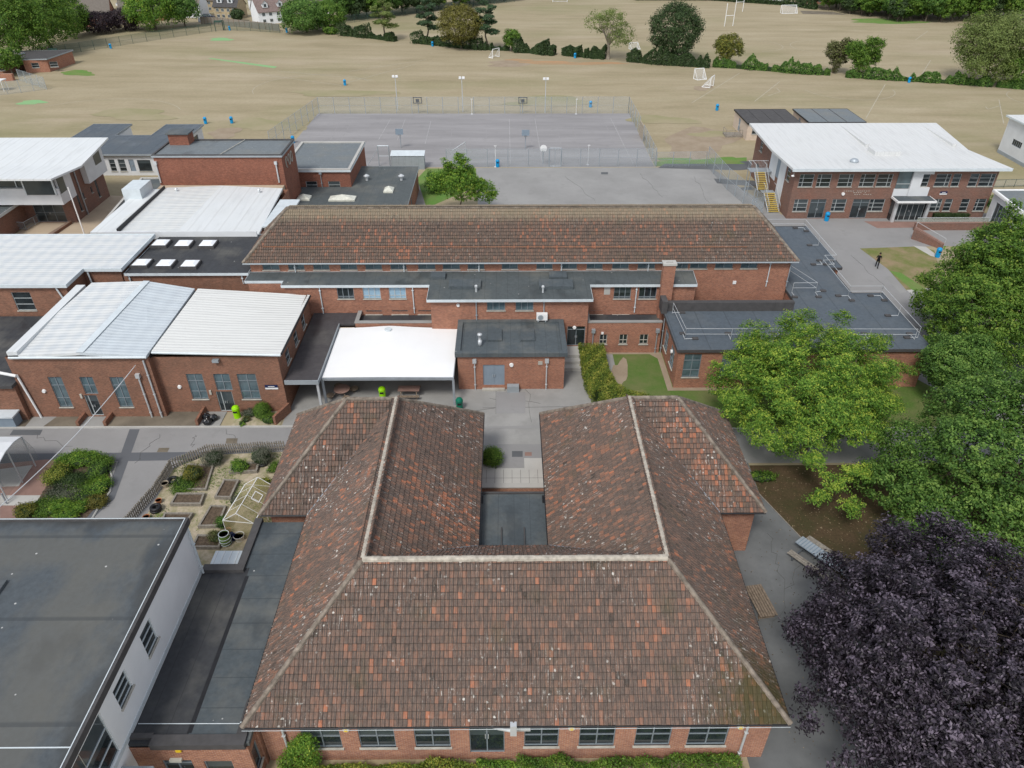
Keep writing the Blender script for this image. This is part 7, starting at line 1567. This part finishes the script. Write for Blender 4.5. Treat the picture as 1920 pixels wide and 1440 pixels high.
# --- single trees along the boundary
def ftree(lab, px, py, w, h, leaf, kind, seed, n=9000, size=.42, bark='bark', name='broadleaf_tree', tr=.25):
    q = G(px, py)
    if kind == 'round': bl = lobes(w / 2, w / 2, h * .12, h, 16, seed, .36); th = h * .35
    elif kind == 'ball': bl = [(0, 0, h * .54, w * .46, w * .46, h * .44)] + lobes(w / 2, w / 2, -h * .02, h, 14, seed, .3); th = h * .25
    elif kind == 'vase': bl = [(math.cos(a) * w * .3, math.sin(a) * w * .3, h * z, w * .2, w * .2, h * .17) for a, z in [(i * 2.4, .45 + .38 * ((i * 7) % 5) / 4) for i in range(11)]] + [(0, 0, h * .72, w * .3, w * .3, h * .24)]; th = h * .3
    elif kind == 'pine': bl = [(math.cos(i * 2.3) * w * .23, math.sin(i * 2.3) * w * .23, h * (.38 + .58 * i / 9), w * (.27 - .012 * i), w * (.27 - .012 * i), h * .055) for i in range(10)]; th = h * .6
    elif kind == 'ivy': bl = [(0, 0, h * .35, w * .25, w * .25, h * .35), (-w * .25, 0, h * .6, w * .28, w * .25, h * .22), (w * .25, 0, h * .7, w * .3, w * .25, h * .2), (w * .35, 0, h * .45, w * .15, w * .2, h * .2)]; th = h * .4
    elif kind == 'willow': bl = lobes(w / 2, w / 2, -h * .06, h, 24, seed, .3); th = h * .25
    return make_tree(lab, q[0], q[1], bl, n, size, leaf, seed, th, tr, bark, name=name, per=16 if kind != 'pine' else 26, crad=w * .055 + .2, minz=.1, shell=.28 if kind != 'ball' else .12, flat=.35 if kind == 'pine' else .7)
ftree('wispy pale yellow-green pine at the left of the field boundary', 723, 76, 7.5, 9.5, 'leaf_pale', 'pine', 71, 7000, .3, name='pine_tree'); ftree('dark green layered pine left of the olive tree', 803, 81, 6.5, 10, 'leaf_conifer', 'pine', 72, 9000, .3, name='pine_tree')
ftree('broad olive-yellow tree between the two pines', 865, 91, 12.5, 10.3, 'leaf_olive', 'ball', 73, 16000, .38); ftree('tall dark pine just right of the olive tree', 912, 93, 6.5, 10.8, 'leaf_conifer', 'pine', 74, 9000, .32, name='pine_tree')
ftree('small round bright green tree on the field boundary', 960, 96, 5.0, 5.2, 'leaf_mid', 'round', 75, 5000, .32); ftree('pale half-bare spreading tree with grey branches', 1140, 111, 12.5, 11.3, 'leaf_pale', 'vase', 76, 5500, .34, 'bark_pale', tr=.45)
ftree('very dark dense round tree on the field boundary', 1260, 113, 13.2, 12.6, 'leaf_dark', 'ball', 77, 24000, .38, tr=.35); ftree('small yellowing tree right of the dark round tree', 1362, 122, 7.6, 7.0, 'leaf_gold', 'round', 78, 8000, .36)
ftree('browning ivy-clad tree, left of the pair', 1563, 137, 5.5, 8, 'leaf_browning', 'ivy', 79, 6000, .34); ftree('dark green ivy-clad tree, right of the pair', 1608, 143, 7.5, 8.8, 'leaf_mid', 'ivy', 80, 10000, .34)
ftree('large pale green willow at the upper right edge', 1842, 156, 16.5, 14.5, 'leaf_pale', 'willow', 81, 34000, .36, 'bark', tr=.6, name='willow_tree'); ftree('smaller green tree under the willow at the right edge', 1895, 163, 7, 7.5, 'leaf_mid', 'round', 82, 7000, .34)
# upper left trees
ftree('big light green tree at the upper left corner', 45, 112, 19, 17, 'leaf_mid', 'willow', 83, 30000, .42, tr=.5); ftree('tall green tree second from the upper left corner', 95, 92, 19, 17, 'leaf_mid', 'willow', 84, 28000, .42, tr=.5); ftree('bright green small tree over the far-left brick cabins', 25, 142, 7, 6, 'leaf_mid', 'round', 85, 6000, .34)
ftree('dark copper-leaved tree left of two in front of the brick houses', 185, 62, 12, 5.4, 'leaf_copper', 'ball', 86, 12000, .4); ftree('dark copper-leaved tree right of two in front of the brick houses', 236, 57, 10, 5.6, 'leaf_copper', 'ball', 87, 10000, .4)
ftree('large drooping bright green tree beyond the green mesh fence', 292, 55, 17, 14, 'leaf_robinia', 'willow', 88, 22000, .45, tr=.4); ftree('dark green tree right of the drooping bright one', 348, 50, 11, 9, 'leaf_deep', 'round', 89, 12000, .42)
ftree('large green tree right of the white gabled house', 575, 61, 15, 8.6, 'leaf_deep', 'ball', 90, 18000, .42); ftree('green tree joined to the right of the large one by the white house', 618, 58, 11, 7.6, 'leaf_mid', 'ball', 91, 12000, .42); ftree('small dark round tree beside the stone house', 447, 40, 4.4, 3.4, 'leaf_dark', 'ball', 92, 3500, .4)
shrub('low bush at the corner of the far timber fence', *G(622, 64), 2.6, 1.6, 1.8, 2500, 'leaf_mid', .35, 93)
ftree('leafy tree behind the houses above the parked blue car', 402, 8, 8, 7, 'leaf_deep', 'ball', 95, 6000, .45); ftree('leafy tree at the top edge above the large tree right of the houses', 660, 30, 11, 8, 'leaf_deep', 'ball', 96, 8000, .45); ftree('leafy tree at the top edge between the drooping tree and the houses', 320, 30, 12, 9, 'leaf_dark', 'ball', 97, 8000, .45); ftree('green tree behind the upper left corner trees', 140, 70, 12, 11, 'leaf_mid', 'willow', 98, 12000, .45)
# --- woods: prototypes and copies
WD = []
for i, (lf, w, h) in enumerate((('leaf_deep', 9, 11), ('leaf_dark', 8, 9), ('leaf_mid', 9, 10))):
    t = thing('woodland_tree', 'leafy woodland tree in the dense belt beyond the second field', 'tree', (0, 0, 0), 'trees of the wood beyond the fields')
    foliage('crown', lobes(w / 2, w / 2, .3, h, 12, 100 + i, .38), 6500, .5, lf, 100 + i, t, per=16, crad=.7, shell=.2); limbs('trunk', h * .4, .25, [(0, 0, h * .8), (2, 1, h * .6), (-2, 0, h * .6), (0, -2, h * .5)], 'bark', t, i); WD.append(t)
spots = []
def belt(p0, p1, n, rows, gap, jit=1.6):
    for r_ in range(rows):
        for i in range(n):
            f_ = (i + .5 * (r_ % 2)) / n; x = p0[0] + (p1[0] - p0[0]) * f_; y = p0[1] + (p1[1] - p0[1]) * f_; L = math.hypot(p1[0] - p0[0], p1[1] - p0[1]); nx, ny = -(p1[1] - p0[1]) / L, (p1[0] - p0[0]) / L
            spots.append((x + nx * gap * r_ + rnd.uniform(-jit, jit), y + ny * gap * r_ + rnd.uniform(-jit, jit)))
belt(G(648, 40), G(965, 0), 13, 2, 6); belt(G(1528, 14), G(1700, 44), 8, 4, 6); belt(G(1690, 40), G(1960, 40), 8, 3, 6)
for i, (x, y) in enumerate(spots):
    s_ = rnd.uniform(.75, 1.2); k_ = rnd.randrange(3)
    wl = ('leafy tree in the dark wood above the small pines, upper middle of the photo', 'leafy tree in the wood at the top edge right of the far football goal', 'leafy tree in the wood behind the willow, upper right corner')[0 if i < 26 else 1 if i < 58 else 2]
    if i < 3: o = WD[i]; o.location = (x, y, 0); o['label'] = wl
    else: copy_tree(WD[k_], (x, y, 0), rnd.uniform(0, 6.28), wl, (s_, s_, s_ * rnd.uniform(.85, 1.15)))
hedge('long clipped boundary hedge at the top edge of the second field', [G(1190, 0), G(1330, 0), G(1480, 10), G(1530, 18)], 3.0, 2.6, 9000, 'leaf_dark', .5, 110, 'field_hedge')
sheet('worn_ground', pxs((1500, 20), (1560, 22), (1590, 28), (1505, 26)), .009, 'stained_apron')

# --- fences far left, houses
mesh_fence('green_mesh_fence', 'dark green mesh fence along the left side of the playing field', [G(100, 106), G(250, 82), G(420, 56)], 2.2, 'mesh_green', 'fence_green', 3.6)
mesh_fence('green_mesh_fence', 'dark green mesh fence in front of the timber fence below the houses', [G(420, 57), G(470, 58), G(525, 62)], 2.2, 'mesh_green', 'fence_green', 3.2)
mesh_fence('green_mesh_fence', 'dark green mesh fence along the wood at the top of the second field', [G(640, 46), G(760, 28), G(965, 3)], 2.2, 'mesh_green', 'fence_green', 4.5)
mesh_fence('pen_fence', 'pale mesh fence enclosing the yard of the far-left cabins', [G(-10, 180), G(40, 174), G(88, 168), G(38, 152)], 2.4, 'mesh_grey', 'steel', 3)
a = G(380, 46); b = G(520, 57); t = thing('timber_fence', 'long weathered timber board fence below the white and stone houses', 'fence', (a[0], a[1], 0)); m = MB(); p_ = [G(378, 45), G(410, 46), G(460, 52), G(525, 59)]
for u, v in zip(p_[:-1], p_[1:]): m.prism([(u[0], u[1]), (v[0], v[1]), (v[0], v[1] + .1), (u[0], u[1] + .1)], 0, 1.9)
m.build('boards', 'timber_grey', t); m = MB()
for u, v in zip(p_[:-1], p_[1:]):
    for i in range(5): m.box(u[0] + (v[0] - u[0]) * i / 5 - .08, u[1] + (v[1] - u[1]) * i / 5 - .1, 0, u[0] + (v[0] - u[0]) * i / 5 + .08, u[1] + (v[1] - u[1]) * i / 5, 2.0)
m.build('fence_post', 'timber', t)
setp(MB().box(G(96, 113)[0], G(96, 113)[1], 0, G(96, 113)[0] + 2.2, G(96, 113)[1] + .2, 2.6).build('green_gate', 'fence_green'), 'solid dark green gate panel at the left end of the mesh fence', 'gate')
t = thing('play_shelter', 'dark green steel shelter frame at the corner of the mesh fences', 'shelter', (*G(410, 58), 0)); q = G(405, 59); q2 = G(422, 57); MB().path([(q[0], q[1], 0), (q[0], q[1], 2.6), (q2[0], q2[1], 2.6), (q2[0], q2[1], 0)], .1, 5).path([(q[0] + 1.5, q[1] + 2, 0), (q[0] + 1.5, q[1] + 2, 2.6)], .1, 5).box(q[0], q[1] - .1, 2.3, q2[0], q[1] + .1, 2.8).build('frame', 'fence_green', t)
def house(name, lab, x, y, rz, w, l, h, rh, wm, rm, wins=(), dorm=(), chim=True, gwins=()):
    """gable ends at +-x (w along x), eaves along y; local build"""
    t = thing(name, lab, 'house', (x, y, 0), rz=rz); m = MB(); a, b = w / 2, l / 2
    m.quad((-a, -b, 0), (a, -b, 0), (a, -b, h), (-a, -b, h)).quad((a, -b, 0), (a, b, 0), (a, b, h), (a, 0, h + rh), (a, -b, h)).quad((a, b, 0), (-a, b, 0), (-a, b, h), (a, b, h)).quad((-a, b, 0), (-a, -b, 0), (-a, -b, h), (-a, 0, h + rh), (-a, b, h))
    m.build('wall', wm, t, local=True); r_ = MB(); o_ = .3
    for s_ in (-1, 1):
        e = h - o_ * rh / b; r_.quad((-a - .2, s_ * (b + o_), e), (a + .2, s_ * (b + o_), e), (a + .2, 0, h + rh + .1), (-a - .2, 0, h + rh + .1)); r_.quad((-a - .2, s_ * (b + o_), e - .15), (a + .2, s_ * (b + o_), e - .15), (a + .2, s_ * (b + o_), e), (-a - .2, s_ * (b + o_), e))
    rf = r_.build('roof', rm, t, local=True); ORG[rf.name] = Vector((0, 0, 0))
    if chim: MB().box(a * .5, -.4, h + rh - .3, a * .5 + .8, .4, h + rh + 1.1).build('chimney', 'brick_main', t, local=True)
    for (xx, z0, ww, hh) in wins:
        fr_ = MB().box(xx - ww / 2, -b - .05, z0, xx + ww / 2, -b - .003, z0 + hh).build('window', 'frame_white', t, local=True); MB().box(xx - ww / 2 + .1, -b - .06, z0 + .1, xx - .04, -b - .052, z0 + hh - .1).box(xx + .04, -b - .06, z0 + .1, xx + ww / 2 - .1, -b - .052, z0 + hh - .1).build('pane', 'pane_dark', fr_, local=True)
    for dx in dorm:
        z0 = h + rh * .25; d_ = MB(); d_.quad((dx - .8, -b * .85, z0), (dx + .8, -b * .85, z0), (dx + .8, -b * .85, z0 + 1.1), (dx, -b * .85, z0 + 1.9), (dx - .8, -b * .85, z0 + 1.1)).quad((dx - .8, -b * .85, z0), (dx - .8, -b * .85, z0 + 1.1), (dx - .8, -b * .3, z0 + 1.1)).quad((dx + .8, -b * .85, z0), (dx + .8, -b * .3, z0 + 1.1), (dx + .8, -b * .85, z0 + 1.1))
        do = d_.build('dormer', 'render_white', t, local=True); MB().quad((dx - .95, -b * .9, z0 + 1.0), (dx, -b * .9, z0 + 1.95), (dx, 0, z0 + 1.95), (dx - .95, -b * .2, z0 + 1.0)).quad((dx + .95, -b * .9, z0 + 1.0), (dx + .95, -b * .2, z0 + 1.0), (dx, 0, z0 + 1.95), (dx, -b * .9, z0 + 1.95)).build('dormer_roof', rm, do, local=True); MB().box(dx - .35, -b * .85 - .03, z0 + .2, dx + .35, -b * .85 - .005, z0 + 1.0).build('window', 'pane_dark', do, local=True)
    return t
W4 = lambda a, h=3.4: [(x, z, .9, .85) for x in (-a * .7, -a * .25, a * .25, a * .7) for z in (.5, h - 1.25)]
house('white_house', 'white rendered gabled house with pinkish tiled roof and dormers beyond the timber fence', -70.2, 243.5, R(33), 9.5, 7.2, 3.5, 3.0, 'wall_white', 'roof_pinkish', W4(4.6), (-2.2, 2.2))
house('stone_house', 'buff stone house with slate roof and two dormers left of the white gabled house', -84.5, 251, R(-8), 7.5, 6.5, 3.7, 2.8, 'stone_buff', 'slate_roof', W4(3.6), (-1.7, 1.7))
house('cream_house', 'cream rendered house half behind the dark green tree', -96, 254, R(-6), 5, 6, 3.9, 2.6, 'wall_white', 'roof_grey', W4(2.4))
house('stone_house', 'buff stone house at the top edge right of the white gabled house', -64.5, 254, R(24), 6.5, 6, 3.6, 2.6, 'stone_buff', 'roof_pinkish', W4(3), (0,)); house('white_house', 'small white house behind the buff stone one, right of the white gabled house', -60, 262, R(10), 8, 6, 4.0, 2.4, 'wall_white', 'roof_grey', W4(3.6))
house('stone_house', 'buff stone house at the very top edge behind the parked blue car', -92, 266, R(-4), 9, 6, 3.6, 2.6, 'stone_buff', 'roof_grey', W4(4)); house('white_house', 'white house at the very top edge behind the slate-roofed stone house', -80, 270, R(8), 8, 6, 3.6, 2.6, 'wall_white', 'slate_roof', W4(3.6))
house('brick_house', 'red brick house with broad grey roof behind the copper-leaved trees, left', -125, 238, R(16), 19, 9, 3.1, 3.6, 'brick_main', 'roof_grey', W4(8, 3.1)); house('brick_house', 'red brick house with grey roof behind the copper-leaved trees, right', -110, 248, R(16), 12, 8, 3.2, 3.4, 'brick_main', 'roof_grey', W4(5.4, 3.2))
house('white_house', 'distant white house behind the boundary hedge at the top edge', 92, 288, R(0), 12, 7, 3.4, 2.4, 'wall_white', 'roof_grey', W4(5)); house('brick_house', 'distant red brick house at the top edge left of the wood', 108, 283, R(0), 9, 7, 3.6, 2.4, 'brick_main', 'roof_pinkish', W4(4))
t = thing('porch', 'slate-roofed garage lean-to in front of the stone house', 'garage', (*G(425, 36), 0)); q = G(425, 36); MB().box(q[0] - 1.8, q[1], 0, q[0] + 1.8, q[1] + 2.5, 1.9).build('wall', 'stone_buff', t); MB().quad((q[0] - 2.0, q[1] - .3, 1.9), (q[0] + 2.0, q[1] - .3, 1.9), (q[0] + 2.0, q[1] + 2.6, 2.7), (q[0] - 2.0, q[1] + 2.6, 2.7)).build('roof', 'slate_roof', t)
sheet('driveway', pxs((370, 28), (412, 30), (412, 44), (372, 42)), .02, 'path_dark')
def car(lab, x, y, rz, mat):
    t = thing('parked_car', lab, 'car', (x, y, 0), rz=rz); L, w = 4.3, 1.75
    m = MB(); pr = [(-2.15, .35), (2.15, .35), (2.15, .75), (1.3, .95), (-2.1, .95)]
    b = len(m.v)
    for s_ in (-1, 1): m.v += [(px_, s_ * w / 2, pz) for px_, pz in pr]
    n = 5; m.f += [tuple(range(n)), tuple(reversed(range(n, 2 * n)))] + [(i, n + i, n + (i + 1) % n, (i + 1) % n) for i in range(n)]
    ob = m.build('body', mat, t, local=True)
    m = MB(); m.v = [(-2.0, -.8, .95), (1.0, -.8, .95), (1.0, .8, .95), (-2.0, .8, .95), (-1.5, -.62, 1.42), (.3, -.62, 1.42), (.3, .62, 1.42), (-1.5, .62, 1.42)]; m.f = [(0, 1, 5, 4), (1, 2, 6, 5), (2, 3, 7, 6), (3, 0, 4, 7)]; m.build('window', 'pane_dark', t, local=True); MB().box(-1.5, -.62, 1.42, .3, .62, 1.46).build('roof', mat, t, local=True)
    for sx in (-1.35, 1.35):
        for sy in (-.8, .8): MB().tube((sx, sy - .1, .32), (sx, sy + .1, .32), .32, 14).build('wheel', 'black_rubber', t, local=True)
q = G(392, 36); car('dark blue car parked on the drive left of the stone house', q[0], q[1], R(5), 'car_dark'); q = G(232, 12); car('white car parked at the top edge beside the brick houses', q[0], q[1], R(40), 'car_white')
# far-left cabins
t = thing('brick_cabin', 'low red brick cabin with dark flat roof at the far-left field edge', 'hut', (-108, 172, 0)); a = G(50, 137); b = G(97, 134)
walls(t, [(a[0], a[1]), (b[0], b[1] - .5), (b[0] + 1, b[1] + 9), (a[0] + 1, a[1] + 9)], 0, 2.6, 'brick_main', {0: [(1.5, 1, 3, 2, 'h2'), (5.2, 1, 6.8, 2.1, 'h2')]}); flat_roof(t, [(a[0] - 9, a[1] - .5), (b[0] + .3, b[1] - .9), (b[0] + 1.2, b[1] + 9.3), (a[0] - 8, a[1] + 9.3)], 2.8, 'slate_roof', .2, 'fascia_grey')
t = thing('brick_cabin', 'red brick cabin with grey roof cut off by the left edge', 'hut', (-116, 165, 0)); a = G(-40, 145); b = G(8, 142)
walls(t, [(a[0], a[1]), (b[0], b[1]), (b[0] + 1, b[1] + 8), (a[0], a[1] + 8)], 0, 3.0, 'brick_main', {0: [(4, 1, 5.5, 2.1, 'h2')]}); flat_roof(t, [(a[0], a[1] - .4), (b[0] + .3, b[1] - .4), (b[0] + 1.2, b[1] + 8.3), (a[0], a[1] + 8.3)], 3.2, 'roof_grey', .2, 'fascia_grey')
t = setp(MB().box(G(-10, 152)[0], G(-10, 152)[1], 0, G(28, 151)[0], G(28, 151)[1] + .3, 1.4).build('brick_yard_wall', 'brick_main'), 'low brick yard wall in front of the far-left cabins', 'wall')
t = thing('white_gazebo', 'small white table-like canopy at the left edge inside the mesh pen', 'canopy', (*G(2, 170), 0)); q = G(2, 170); MB().box(q[0] - 1.5, q[1] - 1, 2.0, q[0] + 1.3, q[1] + 1, 2.15).build('top', 'white_paint', t)
for sx in (-1.3, 1.1):
    for sy in (-.8, .8): MB().tube((q[0] + sx, q[1] + sy, 0), (q[0] + sx, q[1] + sy, 2), .06, 5).build('leg', 'white_paint', t)

# fallen leaves on the soil and the path under the trees
rg = np.random.default_rng(5); n = 9000; X_ = rg.uniform(14, 34, n); Y_ = rg.uniform(16, 41, n); soilside = X_ > 17.8 + (38.3 - Y_) * .39
kp = soilside | (rg.random(n) < .10); X_, Y_ = X_[kp], Y_[kp]; n = len(X_); kp = X_ > 13.2
C_ = np.stack([X_, Y_, np.full(n, .035)], 1); N_ = np.stack([rg.normal(0, .25, n), rg.normal(0, .25, n), np.ones(n)], 1)
leafmat('leaf_fallen', [(0, (.05, .03, .015)), (.5, (.14, .09, .045)), (1, (.32, .26, .17))], .0, .8)
me = leaf_mesh('fallen_leaves', C_, N_, .10, rg.random(n) ** 1.5, rg, .6); me.materials.append(MATS['leaf_fallen']); ob = bpy.data.objects.new('fallen_leaves', me); COL.objects.link(ob)
setp(ob, 'brown fallen leaves scattered over the bare soil under the trees', 'fallen leaves', kind='stuff')

# weeds between the raised beds
n = 5200; gx = rg.uniform(-26, -15.5, n * 3); gy = rg.uniform(33.5, 43, n * 3); f_ = np.sin(gx * 1.7 + 2) * np.cos(gy * 1.3) + np.sin(gx * .8 + gy * 1.1) + rg.normal(0, .35, n * 3)
kp = (f_ > .55) & (gx > -24.5 - (36 - np.minimum(gy, 36)) * .25); gx, gy = gx[kp][:n], gy[kp][:n]; n = len(gx)
C_ = np.stack([gx, gy, rg.uniform(.03, .14, n)], 1); N_ = rg.normal(0, .6, (n, 3)); N_[:, 2] += .8
me = leaf_mesh('garden_weeds', C_, N_, .11, rg.normal(.5, .2, n), rg, .45); me.materials.append(MATS['leaf_mid']); ob = bpy.data.objects.new('garden_weeds', me); COL.objects.link(ob)
setp(ob, 'low green weeds growing through the gravel between the raised beds', 'weeds', kind='stuff')
